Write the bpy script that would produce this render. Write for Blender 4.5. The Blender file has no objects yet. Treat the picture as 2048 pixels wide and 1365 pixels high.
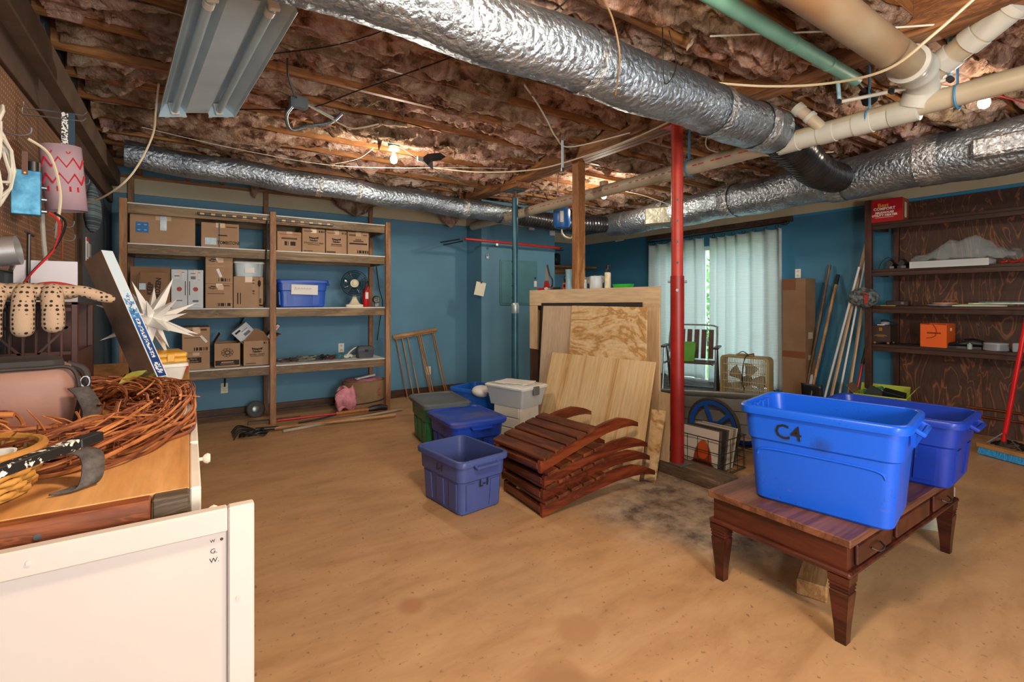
import bpy, bmesh, math, random
import numpy as np
from mathutils import Vector, Matrix, Euler
R = math.radians
random.seed(7)
RNG = np.random.RandomState(11)
SC = bpy.context.scene
COL = SC.collection

# ------------------------------------------------------------------ camera, world, lights, exposure
cam_d = bpy.data.cameras.new('camera')
cam_d.sensor_width = 36.0
cam_d.lens = 966.0 / 2048.0 * 36.0
cam_d.shift_y = -79.5 / 2048.0
cam_d.clip_start = 0.02
cam = bpy.data.objects.new('camera', cam_d)
COL.objects.link(cam)
cam.location = (0, 0, 1.32)
cam.rotation_euler = (R(90), 0, R(-33.75))
SC.camera = cam

world = bpy.data.worlds.new('world')
SC.world = world
world.use_nodes = True
wn = world.node_tree.nodes['Background']
wn.inputs[0].default_value = (0.82, 0.92, 1.0, 1)
wn.inputs[1].default_value = 2.6

def lamp(name, loc, power, col, radius=0.03):
    d = bpy.data.lights.new(name, 'POINT')
    d.energy = power
    d.color = col
    d.shadow_soft_size = radius
    o = bpy.data.objects.new(name, d)
    COL.objects.link(o)
    o.location = loc
    return o
WARM = (1.0, 0.86, 0.70)
lamp('bulb_light_a', (1.54, 4.23, 2.50), 24, WARM, 0.05)
lamp('bulb_light_b', (4.27, 0.90, 2.52), 10, WARM, 0.05)
lamp('bulb_light_c', (4.20, 4.27, 2.53), 24, WARM, 0.05)
lamp('added_foreground_light', (0.75, 0.55, 2.35), 85, (1.0, 0.77, 0.54), 0.12)  # unseen source above the frame, added to brighten the foreground floor
lamp('added_fill_light', (1.0, -1.2, 1.30), 112, (1.0, 0.88, 0.76), 0.25)  # unseen fill added behind the camera to lift the ceiling and room

SC.view_settings.view_transform = 'Standard'
SC.view_settings.look = 'None'
SC.view_settings.gamma = 1.0
SC.view_settings.use_curve_mapping = False
SC.view_settings.exposure = 0.85

# ------------------------------------------------------------------ materials
def lin(c):
    if isinstance(c, str):
        c = c.lstrip('#')
        c = [int(c[i:i + 2], 16) / 255.0 for i in (0, 2, 4)]
        c = [x / 12.92 if x <= 0.04045 else ((x + 0.055) / 1.055) ** 2.4 for x in c]
    return (c[0], c[1], c[2], 1.0)
MATS = {}
def newmat(name):
    m = bpy.data.materials.new(name)
    m.use_nodes = True
    nt = m.node_tree
    return m, nt, nt.nodes, nt.links, nt.nodes['Principled BSDF']
def coords(nt, scale=(1, 1, 1), vary=True, rot=(0, 0, 0)):
    n, l = nt.nodes, nt.links
    tc = n.new('ShaderNodeTexCoord')
    mp = n.new('ShaderNodeMapping')
    mp.inputs['Scale'].default_value = scale
    mp.inputs['Rotation'].default_value = rot
    if vary:
        oi = n.new('ShaderNodeObjectInfo')
        ad = n.new('ShaderNodeVectorMath'); ad.operation = 'ADD'
        mu = n.new('ShaderNodeMath'); mu.operation = 'MULTIPLY'; mu.inputs[1].default_value = 13.7
        l.new(oi.outputs['Random'], mu.inputs[0])
        l.new(tc.outputs['Object'], ad.inputs[0])
        l.new(mu.outputs[0], ad.inputs[1])
        l.new(ad.outputs[0], mp.inputs['Vector'])
    else:
        l.new(tc.outputs['Object'], mp.inputs['Vector'])
    return mp
def noise(nt, mp, scale, detail=4, rough=0.55, dist=0.0):
    t = nt.nodes.new('ShaderNodeTexNoise')
    t.inputs['Scale'].default_value = scale
    t.inputs['Detail'].default_value = detail
    t.inputs['Roughness'].default_value = rough
    t.inputs['Distortion'].default_value = dist
    nt.links.new(mp.outputs[0], t.inputs['Vector'])
    return t
def ramp(nt, src, stops):
    r = nt.nodes.new('ShaderNodeValToRGB')
    e = r.color_ramp.elements
    while len(e) < len(stops):
        e.new(0.5)
    for k, (p, c) in enumerate(stops):
        e[k].position = p
        e[k].color = lin(c)
    nt.links.new(src, r.inputs[0])
    return r
def bump(nt, bs, src, strength, dist=0.01):
    b = nt.nodes.new('ShaderNodeBump')
    b.inputs['Strength'].default_value = strength
    b.inputs['Distance'].default_value = dist
    nt.links.new(src, b.inputs['Height'])
    nt.links.new(b.outputs[0], bs.inputs['Normal'])
    return b
def mix(nt, fac, a, b):
    m = nt.nodes.new('ShaderNodeMix'); m.data_type = 'RGBA'
    if isinstance(fac, float): m.inputs[0].default_value = fac
    else: nt.links.new(fac, m.inputs[0])
    for sock, v in ((m.inputs[6], a), (m.inputs[7], b)):
        if isinstance(v, (str, tuple)): sock.default_value = lin(v)
        else: nt.links.new(v, sock)
    return m.outputs[2]
def plain(name, c1, c2=None, rough=0.6, metal=0.0, scale=6, lo=0.35, hi=0.65, bmp=0.0, bscale=60, bdist=0.004, stretch=(1, 1, 1), spec=None, coat=0, detail=4):
    if name in MATS: return MATS[name]
    m, nt, n, l, bs = newmat(name)
    bs.inputs['Roughness'].default_value = rough
    bs.inputs['Metallic'].default_value = metal
    if spec is not None: bs.inputs['Specular IOR Level'].default_value = spec
    if coat: bs.inputs['Coat Weight'].default_value = coat
    mp = coords(nt, stretch)
    if c2 is None:
        bs.inputs['Base Color'].default_value = lin(c1)
    else:
        t = noise(nt, mp, scale, detail)
        r = ramp(nt, t.outputs['Fac'], [(lo, c1), (hi, c2)])
        l.new(r.outputs[0], bs.inputs['Base Color'])
    if bmp:
        t2 = noise(nt, mp, bscale, 5)
        bump(nt, bs, t2.outputs['Fac'], bmp, bdist)
    m.diffuse_color = lin(c1)
    MATS[name] = m
    return m
def wood(name, light, mid, dark, axis='X', scale=9, rough=0.6, ring=3.0, dist=4.0, blotch=None, bmp=0.15, stretchf=0.12):
    """grain runs along axis of the object's own frame"""
    if name in MATS: return MATS[name]
    m, nt, n, l, bs = newmat(name)
    bs.inputs['Roughness'].default_value = rough
    st = {'X': (stretchf, 1, 1), 'Y': (1, stretchf, 1), 'Z': (1, 1, stretchf)}[axis]
    mp = coords(nt, st)
    w = noise(nt, mp, scale, 5, 0.6, dist * 0.12)
    mu = n.new('ShaderNodeMath'); mu.operation = 'MULTIPLY'; mu.inputs[1].default_value = ring * 2
    l.new(w.outputs['Fac'], mu.inputs[0])
    fr = n.new('ShaderNodeMath'); fr.operation = 'PINGPONG'; fr.inputs[1].default_value = 1.0
    l.new(mu.outputs[0], fr.inputs[0])
    r = ramp(nt, fr.outputs[0], [(0.0, light), (0.55, mid), (0.92, dark), (1.0, mid)])
    f = noise(nt, mp, scale * 14, 3)
    rf = ramp(nt, f.outputs['Fac'], [(0.3, '#b8b8b8'), (0.7, '#ffffff')])
    mx = n.new('ShaderNodeMix'); mx.data_type = 'RGBA'; mx.blend_type = 'MULTIPLY'; mx.inputs[0].default_value = 0.45
    l.new(r.outputs[0], mx.inputs[6]); l.new(rf.outputs[0], mx.inputs[7])
    out = mx.outputs[2]
    if blotch:
        mp2 = coords(nt)
        b = noise(nt, mp2, 4, 3)
        rb = ramp(nt, b.outputs['Fac'], [(0.45, '#000000'), (0.7, '#ffffff')])
        out = mix(nt, rb.outputs[0], out, blotch)
    l.new(out, bs.inputs['Base Color'])
    if bmp: bump(nt, bs, f.outputs['Fac'], bmp, 0.003)
    m.diffuse_color = lin(mid)
    MATS[name] = m
    return m
def foil(name, col='#b9c8d6', rough=0.24, bscale=40, bstr=0.6, dark=None):
    if name in MATS: return MATS[name]
    m, nt, n, l, bs = newmat(name)
    bs.inputs['Metallic'].default_value = 0.92
    mp = coords(nt)
    t = noise(nt, mp, bscale, 6, 0.6, 0.6)
    t3 = noise(nt, mp, 150, 2)
    v = n.new('ShaderNodeTexVoronoi'); v.feature = 'DISTANCE_TO_EDGE'; v.inputs['Scale'].default_value = bscale * 0.55
    l.new(mp.outputs[0], v.inputs['Vector'])
    ad = n.new('ShaderNodeMath'); ad.operation = 'ADD'
    l.new(t.outputs['Fac'], ad.inputs[0]); l.new(v.outputs['Distance'], ad.inputs[1])
    ad2 = n.new('ShaderNodeMath'); ad2.operation = 'MULTIPLY_ADD'; ad2.inputs[1].default_value = 0.12
    l.new(t3.outputs['Fac'], ad2.inputs[0]); l.new(ad.outputs[0], ad2.inputs[2])
    bump(nt, bs, ad2.outputs[0], bstr, 0.02)
    t2 = noise(nt, mp, 5, 4)
    r = ramp(nt, t2.outputs['Fac'], [(0.3, dark or '#808c98'), (0.62, col)])
    l.new(r.outputs[0], bs.inputs['Base Color'])
    r2 = ramp(nt, t2.outputs['Fac'], [(0.3, (rough + .14,) * 3), (0.7, (rough,) * 3)])
    l.new(r2.outputs[0], bs.inputs['Roughness'])
    MATS[name] = m
    return m
def glassy(name, col='#ffffff', alpha=0.25, rough=0.15):
    if name in MATS: return MATS[name]
    m, nt, n, l, bs = newmat(name)
    bs.inputs['Base Color'].default_value = lin(col)
    bs.inputs['Roughness'].default_value = rough
    bs.inputs['Alpha'].default_value = alpha
    MATS[name] = m
    return m
def glow(name, col, strength):
    if name in MATS: return MATS[name]
    m, nt, n, l, bs = newmat(name)
    bs.inputs['Emission Color'].default_value = lin(col)
    bs.inputs['Emission Strength'].default_value = strength
    bs.inputs['Base Color'].default_value = lin(col)
    MATS[name] = m
    return m

# ------------------------------------------------------------------ mesh helpers
class MB:
    def __init__(s):
        s.v, s.f = [], []
    def add(s, vs, fs, M=None):
        o = len(s.v)
        for p in vs:
            p = Vector(p)
            if M is not None: p = M @ p
            s.v.append(p[:])
        s.f += [tuple(i + o for i in f) for f in fs]
        return s
    def box(s, x0, x1, y0, y1, z0, z1, M=None, b=0.0):
        if b > 0:
            bm = bmesh.new()
            bmesh.ops.create_cube(bm, size=1.0)
            for v in bm.verts:
                v.co = ((x0 + x1) / 2 + v.co.x * (x1 - x0), (y0 + y1) / 2 + v.co.y * (y1 - y0), (z0 + z1) / 2 + v.co.z * (z1 - z0))
            bmesh.ops.bevel(bm, geom=bm.edges[:], offset=b, segments=1, affect='EDGES')
            bm.verts.index_update()
            s.add([v.co.copy() for v in bm.verts], [tuple(v.index for v in f.verts) for f in bm.faces], M)
            bm.free()
            return s
        vs = [(x, y, z) for x in (x0, x1) for y in (y0, y1) for z in (z0, z1)]
        fs = [(0, 1, 3, 2), (4, 6, 7, 5), (0, 4, 5, 1), (2, 3, 7, 6), (0, 2, 6, 4), (1, 5, 7, 3)]
        return s.add(vs, fs, M)
    def bar(s, p0, p1, w, h, roll=0.0, b=0.0):
        p0, p1 = Vector(p0), Vector(p1)
        d = p1 - p0
        M = Matrix.Translation(p0) @ d.to_track_quat('X', 'Z').to_matrix().to_4x4() @ Matrix.Rotation(roll, 4, 'X')
        return s.box(0, d.length, -w / 2, w / 2, -h / 2, h / 2, M, b)
    def ring(s, pts, n, r, closed=False, caps=True):
        pts = [Vector(p) for p in pts]
        m = len(pts)
        o = len(s.v)
        up = None
        for k, p in enumerate(pts):
            a = pts[(k - 1) % m] if (closed or k > 0) else pts[0]
            c = pts[(k + 1) % m] if (closed or k < m - 1) else pts[-1]
            t = (c - a)
            if t.length < 1e-9: t = Vector((0, 0, 1))
            t.normalize()
            if up is None:
                up = Vector((0, 0, 1)) if abs(t.z) < 0.9 else Vector((1, 0, 0))
            u = up - t * up.dot(t)
            if u.length < 1e-6: u = t.orthogonal()
            u.normalize(); up = u
            w = t.cross(u)
            rr = r[k] if hasattr(r, '__len__') else r
            for j in range(n):
                q = 2 * math.pi * j / n
                s.v.append((p + u * (rr * math.cos(q)) + w * (rr * math.sin(q)))[:])
        e = m if closed else m - 1
        for k in range(e):
            k2 = (k + 1) % m
            for j in range(n):
                j2 = (j + 1) % n
                s.f.append((o + k * n + j, o + k * n + j2, o + k2 * n + j2, o + k2 * n + j))
        if caps and not closed:
            s.f.append(tuple(o + j for j in reversed(range(n))))
            s.f.append(tuple(o + (m - 1) * n + j for j in range(n)))
        return s
    def tube(s, pts, r, n=8, closed=False, caps=True):
        return s.ring(pts, n, r, closed, caps)
    def cyl(s, p0, p1, r, r2=None, n=16):
        return s.ring([p0, p1], n, [r, r if r2 is None else r2])
    def lathe(s, prof, n=24, M=None, cap0=True, cap1=True):
        vs, fs = [], []
        for (r, z) in prof:
            for j in range(n):
                q = 2 * math.pi * j / n
                vs.append((r * math.cos(q), r * math.sin(q), z))
        for k in range(len(prof) - 1):
            for j in range(n):
                j2 = (j + 1) % n
                fs.append((k * n + j, k * n + j2, (k + 1) * n + j2, (k + 1) * n + j))
        if cap0: fs.append(tuple(reversed(range(n))))
        if cap1: fs.append(tuple((len(prof) - 1) * n + j for j in range(n)))
        return s.add(vs, fs, M)
    def ball(s, c, r, n=12, sc=(1, 1, 1), M=None):
        prof = [(max(1e-4, math.sin(math.pi * k / n)), -math.cos(math.pi * k / n)) for k in range(n + 1)]
        T = Matrix.Translation(Vector(c)) @ Matrix.Diagonal((r * sc[0], r * sc[1], r * sc[2], 1))
        if M is not None: T = M @ T
        return s.lathe(prof, n + 2, T)
    def prism(s, poly, t0, t1, M=None):
        n = len(poly)
        vs = [(p[0], p[1], t0) for p in poly] + [(p[0], p[1], t1) for p in poly]
        fs = [tuple(reversed(range(n))), tuple(range(n, 2 * n))]
        fs += [(i, (i + 1) % n, n + (i + 1) % n, n + i) for i in range(n)]
        return s.add(vs, fs, M)
    def grid(s, P, M=None, close_u=False):
        a, b = len(P), len(P[0])
        vs = [p for row in P for p in row]
        fs = [(i * b + j, i * b + j + 1, ((i + 1) % a) * b + j + 1, ((i + 1) % a) * b + j) for i in range(a if close_u else a - 1) for j in range(b - 1)]
        return s.add(vs, fs, M)
    def build(s, name, m, parent=None, smooth=False, loc=None, rot=None, ang=40, solid=0.0):
        me = bpy.data.meshes.new(name)
        me.from_pydata([tuple(v) for v in s.v], [], s.f)
        if smooth:
            me.shade_smooth()
            me.set_sharp_from_angle(angle=R(ang))
        if m is not None: me.materials.append(m)
        bm = bmesh.new(); bm.from_mesh(me)
        bmesh.ops.recalc_face_normals(bm, faces=bm.faces)
        bm.to_mesh(me); bm.free()
        o = bpy.data.objects.new(name, me)
        COL.objects.link(o)
        if parent is not None: o.parent = parent
        if loc is not None: o.location = loc
        if rot is not None: o.rotation_euler = rot
        if solid:
            md = o.modifiers.new('thickness', 'SOLIDIFY'); md.thickness = solid; md.offset = 0
        return o
def thing(name, label, cat, loc=(0, 0, 0), rz=0.0, group=None, rot=None):
    o = bpy.data.objects.new(name, None)
    COL.objects.link(o)
    o.empty_display_size = 0.05
    o.location = loc
    o.rotation_euler = rot if rot else (0, 0, R(rz))
    o['label'] = label; o['category'] = cat
    if group: o['group'] = group
    return o
def tag(o, label, cat, group=None):
    o['label'] = label; o['category'] = cat
    if group: o['group'] = group
    return o
def struct(o):
    o['kind'] = 'structure'
    return o
def text(s, size, m, parent, loc, rot=(R(90), 0, 0), sx=1.0, align='CENTER', name='lettering', bold=0.0, shear=0.0):
    c = bpy.data.curves.new(name, 'FONT')
    c.body = s; c.size = size; c.align_x = align; c.align_y = 'CENTER'
    c.resolution_u = 2; c.offset = bold; c.shear = shear
    t = bpy.data.objects.new(name, c)
    me = bpy.data.meshes.new_from_object(t)
    bpy.data.objects.remove(t); bpy.data.curves.remove(c)
    me.name = name
    me.materials.clear(); me.materials.append(m)
    o = bpy.data.objects.new(name, me)
    COL.objects.link(o)
    o.parent = parent; o.location = loc; o.rotation_euler = rot; o.scale = (sx, 1, 1)
    return o
def copy_tree(o, parent=None):
    c = o.copy(); COL.objects.link(c); c.parent = parent
    for ch in list(o.children): copy_tree(ch, c)
    return c
def bez(pts, n=10):
    """smooth curve through points (Catmull-Rom)"""
    P = [Vector(p) for p in pts]
    out = []
    for i in range(len(P) - 1):
        p0 = P[max(i - 1, 0)]; p1 = P[i]; p2 = P[i + 1]; p3 = P[min(i + 2, len(P) - 1)]
        for k in range(n):
            t = k / n
            out.append(0.5 * ((2 * p1) + (p2 - p0) * t + (2 * p0 - 5 * p1 + 4 * p2 - p3) * t * t + (3 * p1 - p0 - 3 * p2 + p3) * t ** 3))
    out.append(P[-1])
    return out
def rrect(a, b, r, z, seg=5):
    """rounded rectangle ring, half sizes a (x), b (y)"""
    r = min(r, a - 1e-4, b - 1e-4)
    out = []
    for cx_, cy_, q0 in ((a - r, b - r, 0), (-a + r, b - r, 90), (-a + r, -b + r, 180), (a - r, -b + r, 270)):
        for k in range(seg + 1):
            q = R(q0 + 90 * k / seg)
            out.append((cx_ + r * math.cos(q), cy_ + r * math.sin(q), z))
    return out
def loft(mb, rings, cap0=True, cap1=True, M=None):
    n = len(rings[0])
    vs = [p for r_ in rings for p in r_]
    fs = []
    for k in range(len(rings) - 1):
        for j in range(n):
            j2 = (j + 1) % n
            fs.append((k * n + j, k * n + j2, (k + 1) * n + j2, (k + 1) * n + j))
    if cap0: fs.append(tuple(reversed(range(n))))
    if cap1: fs.append(tuple((len(rings) - 1) * n + j for j in range(n)))
    return mb.add(vs, fs, M)
# fast value noise on numpy arrays
_T = RNG.rand(64, 64, 8)
def vnoise(x, y, k=0):
    xi = np.floor(x).astype(int); yi = np.floor(y).astype(int)
    fx = x - xi; fy = y - yi
    fx = fx * fx * (3 - 2 * fx); fy = fy * fy * (3 - 2 * fy)
    T = _T[:, :, k % 8]
    a = T[xi % 64, yi % 64]; b = T[(xi + 1) % 64, yi % 64]; c = T[xi % 64, (yi + 1) % 64]; d = T[(xi + 1) % 64, (yi + 1) % 64]
    return (a * (1 - fx) + b * fx) * (1 - fy) + (c * (1 - fx) + d * fx) * fy
def fbm(x, y, o=4, k=0):
    s = 0; a = 0.5
    for i in range(o):
        s = s + a * vnoise(x * 2 ** i + 17.3 * i, y * 2 ** i + 5.1 * i, k + i); a *= 0.5
    return s
# ------------------------------------------------------------------ setting: floor, walls, ceiling
def floor_mat():
    m, nt, n, l, bs = newmat('floor_concrete')
    mp = coords(nt, vary=False)
    a = noise(nt, mp, 0.9, 5, 0.6)
    mps = coords(nt, (1.0, 3.2, 1), vary=False, rot=(0, 0, R(-30)))
    b = noise(nt, mps, 2.2, 7, 0.68, 0.4)
    r1 = ramp(nt, a.outputs['Fac'], [(0.32, '#a37c54'), (0.5, '#b6895a'), (0.68, '#c09565')])
    r2 = ramp(nt, b.outputs['Fac'], [(0.34, '#7d5f45'), (0.5, '#b1906d'), (0.66, '#c9ab84')])
    c = mix(nt, 0.30, r1.outputs[0], r2.outputs[0])
    d = noise(nt, mp, 34, 4)
    rd = ramp(nt, d.outputs['Fac'], [(0.63, '#000000'), (0.70, '#ffffff')])
    c = mix(nt, rd.outputs[0], c, '#8a6446')
    # bare grey cement patch by the post and round brown stains with their own outline
    def spot(cx_, cy_, rad, col, c, soft=0.35, amp=0.5, sc=3.0):
        tc = n.new('ShaderNodeTexCoord')
        dm = n.new('ShaderNodeVectorMath'); dm.operation = 'DISTANCE'; dm.inputs[1].default_value = (cx_, cy_, 0)
        l.new(tc.outputs['Object'], dm.inputs[0])
        q = noise(nt, mp, sc, 4)
        ad = n.new('ShaderNodeMath'); ad.operation = 'MULTIPLY_ADD'; ad.inputs[1].default_value = amp * rad
        l.new(q.outputs['Fac'], ad.inputs[0]); l.new(dm.outputs['Value'], ad.inputs[2])
        rr = n.new('ShaderNodeMapRange'); rr.clamp = True
        rr.inputs[1].default_value = rad * (1 + amp * 0.5 + soft); rr.inputs[2].default_value = rad * (1 + amp * 0.5 - soft)
        rr.inputs[3].default_value = 0; rr.inputs[4].default_value = 1
        l.new(ad.outputs[0], rr.inputs[0])
        return mix(nt, rr.outputs[0], c, col)
    gq = noise(nt, mp, 7, 6, 0.7)
    rg = ramp(nt, gq.outputs['Fac'], [(0.36, '#5e5147'), (0.5, '#9a8a78'), (0.64, '#b8a78f')])
    c = spot(2.75, 1.95, 0.62, rg.outputs[0], c, 0.3, 1.3, 2.2)
    c = spot(2.9, 3.4, 0.9, rg.outputs[0], c, 0.4, 1.2, 1.5)
    c = spot(1.30, 1.47, 0.085, '#a67c55', c, 0.2, 0.8, 12)
    c = spot(1.055, 1.27, 0.11, '#9d7450', c, 0.3, 0.8, 9)
    c = spot(0.80, 1.98, 0.055, '#a3754f', c, 0.3, 0.8, 12)
    # scuffs
    mp3 = coords(nt, (12, 1.2, 1), vary=False, rot=(0, 0, R(25)))
    s = noise(nt, mp3, 2.1, 3, 0.5)
    rs = ramp(nt, s.outputs['Fac'], [(0.70, '#000000'), (0.735, '#8a8a8a')])
    c = mix(nt, rs.outputs[0], c, '#8f6a4a')
    mp4 = coords(nt, (1.1, 14, 1), vary=False, rot=(0, 0, R(-12)))
    s2 = noise(nt, mp4, 1.7, 3, 0.5)
    rs2 = ramp(nt, s2.outputs['Fac'], [(0.71, '#000000'), (0.74, '#777777')])
    c = mix(nt, rs2.outputs[0], c, '#94704f')
    l.new(c, bs.inputs['Base Color'])
    bs.inputs['Roughness'].default_value = 0.62
    bump(nt, bs, d.outputs['Fac'], 0.12, 0.004)
    return m
M_FLOOR = floor_mat()
struct(MB().box(-0.76, 6.65, -2.6, 7.3, -0.1, 0).build('floor', M_FLOOR))

def wall_mat(name, base, alt, scuff):
    m, nt, n, l, bs = newmat(name)
    mp = coords(nt, vary=False)
    a = noise(nt, mp, 1.1, 4)
    r1 = ramp(nt, a.outputs['Fac'], [(0.35, base), (0.65, alt)])
    b = noise(nt, mp, 3.5, 7, 0.72)
    rb = ramp(nt, b.outputs['Fac'], [(0.63, '#000000'), (0.72, '#cccccc')])
    # flaking low on the wall where damp rises
    sp = n.new('ShaderNodeSeparateXYZ'); l.new(mp.outputs[0], sp.inputs[0])
    mr = n.new('ShaderNodeMapRange'); mr.inputs[1].default_value = 0.95; mr.inputs[2].default_value = 0.15
    mr.inputs[3].default_value = 0.0; mr.inputs[4].default_value = 1.0
    l.new(sp.outputs[2], mr.inputs[0])
    mu = n.new('ShaderNodeMath'); mu.operation = 'MULTIPLY'; l.new(rb.outputs[0], mu.inputs[0]); l.new(mr.outputs[0], mu.inputs[1])
    c = mix(nt, mu.outputs[0], r1.outputs[0], scuff)
    l.new(c, bs.inputs['Base Color'])
    bs.inputs['Roughness'].default_value = 0.62
    bump(nt, bs, b.outputs['Fac'], 0.06, 0.004)
    return m
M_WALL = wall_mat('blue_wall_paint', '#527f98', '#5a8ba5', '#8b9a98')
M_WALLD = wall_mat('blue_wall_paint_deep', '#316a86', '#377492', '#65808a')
M_TAN = plain('tan_plate_paint', '#b7aa8c', '#c4b698', 0.7, scale=3)
M_FIR = wood('fir', '#b98751', '#a06b39', '#7d4d27', 'X', 10)
M_FIRY = wood('fir_y', '#a87646', '#8e5c33', '#623c20', 'Y', 10)
M_FIRZ = wood('fir_z', '#bd8a57', '#a8713f', '#82522b', 'Z', 10)
M_DARKW = wood('weathered_wood', '#8d7a5f', '#75624a', '#574633', 'X', 8)
M_BASEB = wood('baseboard_wood', '#6e4f38', '#5a3d2b', '#3f2a1d', 'X', 8)

def studs(parent, spots, m):
    for (x0, x1, y0, y1, z0, z1) in spots:
        MB().box(x0, x1, y0, y1, z0, z1, b=0.002).build('stud', m, parent)
wb = struct(MB().box(-0.76, 3.46, 6.40, 6.5, 0, 3.02).box(3.46, 4.79, 5.96, 6.5, 0, 2.772).box(4.79, 6.65, 7.17, 7.3, 0, 3.02).box(4.74, 4.79, 6.5, 7.2, 0, 3.02).build('wall_back', M_WALL))
MB().box(-0.66, 3.45, 6.375, 6.399, 2.44, 2.60).build('plate_board', M_TAN, wb)
MB().box(3.435, 3.459, 5.935, 6.375, 2.44, 2.60).box(3.459, 4.80, 5.935, 5.959, 2.44, 2.60).build('plate_board', M_TAN, wb)
MB().box(4.8, 6.54, 7.145, 7.169, 2.44, 2.62).build('plate_board', M_TAN, wb)
MB().box(-0.66, 3.45, 6.36, 6.399, 2.60, 2.635).build('top_rail', M_FIR, wb)
for k in range(11):
    x = -0.45 + 0.37 * k + (0.05 if k % 2 else 0)
    MB().box(x, x + 0.04, 6.30, 6.399, 2.635, 2.80, b=0.002).build('stud', M_FIRZ, wb)
MB().box(-0.66, 3.45, 6.385, 6.399, 2.72, 2.80).build('rim_board', M_FIR, wb)
for (px_, pz_, w_, h_) in ((4.32, 2.40, .10, .15), (4.72, 2.35, .10, .22)):
    MB().box(px_ - w_ / 2, px_ + w_ / 2, 5.925, 5.934, pz_, pz_ + h_).build('joint_tape', plain('drywall_white', '#d9dde0', '#c9ced2', .8), wb)
MB().box(3.40, 3.50, 5.925, 5.934, 2.44, 2.58).build('joint_tape', MATS['drywall_white'], wb)
bb = struct(MB().box(-0.66, 3.44, 6.375, 6.40, 0, 0.10, b=.004).build('baseboard_back', M_BASEB))
MB().box(-0.6, 3.4, 6.355, 6.374, 0, 0.03).build('shoe_moulding', M_BASEB, bb)

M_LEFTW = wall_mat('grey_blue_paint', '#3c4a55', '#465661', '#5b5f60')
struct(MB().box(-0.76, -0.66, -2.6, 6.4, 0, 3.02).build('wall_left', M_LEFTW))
# sill beam running along the left wall just under the joists
tb = struct(MB().box(-0.655, -0.565, -2.6, 6.10, 2.45, 2.60, b=.006).build('trim_1', plain('beam_brown_paint', '#6f5e4c', '#574636', .55, scale=4, bmp=.1)))
MB().box(-0.659, -0.63, -2.6, 6.2, 2.30, 2.449, b=.003).build('trim_board', plain('trim_brown', '#5b4433', '#4a3628', .6), tb)

# right wall with the sliding door opening
OY0, OY1, OZ0, OZ1 = 3.42, 5.30, 0.06, 2.16
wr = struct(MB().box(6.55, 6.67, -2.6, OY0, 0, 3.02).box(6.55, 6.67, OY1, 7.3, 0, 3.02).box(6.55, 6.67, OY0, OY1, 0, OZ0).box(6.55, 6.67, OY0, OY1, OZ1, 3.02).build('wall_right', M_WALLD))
MB().box(6.53, 6.549, -2.0, 7.14, 2.44, 2.63).build('plate_board', M_TAN, wr)
MB().box(6.51, 6.549, 3.2, 5.6, 2.36, 2.43, b=.004).build('shadow_strip', M_BASEB, wr)  # added brown strip standing in for the dark shadow above the curtains
MB().box(6.535, 6.549, 6.15, 6.35, 2.42, 2.66).build('joint_tape', MATS['drywall_white'], wr)
MB().box(6.54, 6.549, -2, 3.2, 2.41, 2.438).build('blue_strip', plain('bright_blue_edge', '#2f86b0', None, .6), wr)
M_VINYL = plain('white_vinyl', '#d4d9da', '#c6cccd', .5)
w1 = struct(MB().box(6.57, 6.64, OY0, OY0 + .06, OZ0, OZ1).box(6.57, 6.64, OY1 - .06, OY1, OZ0, OZ1).box(6.57, 6.64, OY0, OY1, OZ1 - .06, OZ1).box(6.57, 6.64, OY0, OY1, OZ0, OZ0 + .06).build('window_1', M_VINYL))
MB().box(6.585, 6.625, 4.52, 4.60, OZ0 + .06, OZ1 - .06).build('meeting_stile', M_VINYL, w1)
struct(MB().box(2.3, 6.65, -2.7, -2.6, 0, 3.02).build('wall_front', M_WALL))
M_PANE = glassy('door_glass', '#e8f4f2', 0.10, 0.02)
MB().box(6.60, 6.606, OY0 + .06, 4.52, OZ0 + .06, OZ1 - .06).build('pane', M_PANE, w1)
MB().box(6.61, 6.616, 4.60, OY1 - .06, OZ0 + .06, OZ1 - .06).build('pane', M_PANE, w1)

# outdoors behind the door
struct(MB().box(6.68, 14, -2, 12, -0.16, -0.06).build('ground', plain('lawn', '#5b8a35', '#7fb04a', .9, scale=9)))
sh = thing('shrub', 'bright green shrub outdoors showing in the gap between the curtains', 'shrub', (8.7, 5.85, -0.06))
lf = MB()
for k in range(1500):
    q = random.uniform(0, 6.283); rr = 0.95 * math.sqrt(random.random()); z = random.uniform(0.15, 2.6)
    c = Vector((rr * .6 * math.cos(q), rr * math.sin(q), z))
    E_ = Euler((random.uniform(-1, 1), random.uniform(-1, 1), random.uniform(0, 6.3))).to_matrix().to_4x4()
    s_ = random.uniform(.05, .10)
    lf.add([(-s_, 0, 0), (0, -s_ * .45, 0.01), (s_, 0, 0), (0, s_ * .45, 0.01)], [(0, 1, 2, 3)], Matrix.Translation(c) @ E_)
o = lf.build('foliage', plain('leaf_green', '#4fae33', '#8fdc52', .5, scale=4), sh); o['kind'] = 'stuff'
st = MB()
for k in range(7):
    q = k * .9
    st.tube(bez([(0, 0, 0), (.1 * math.cos(q), .15 * math.sin(q), .8), (.3 * math.cos(q), .5 * math.sin(q), 2.0)], 5), .02, 6)
st.build('stem', M_BASEB, sh)

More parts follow.
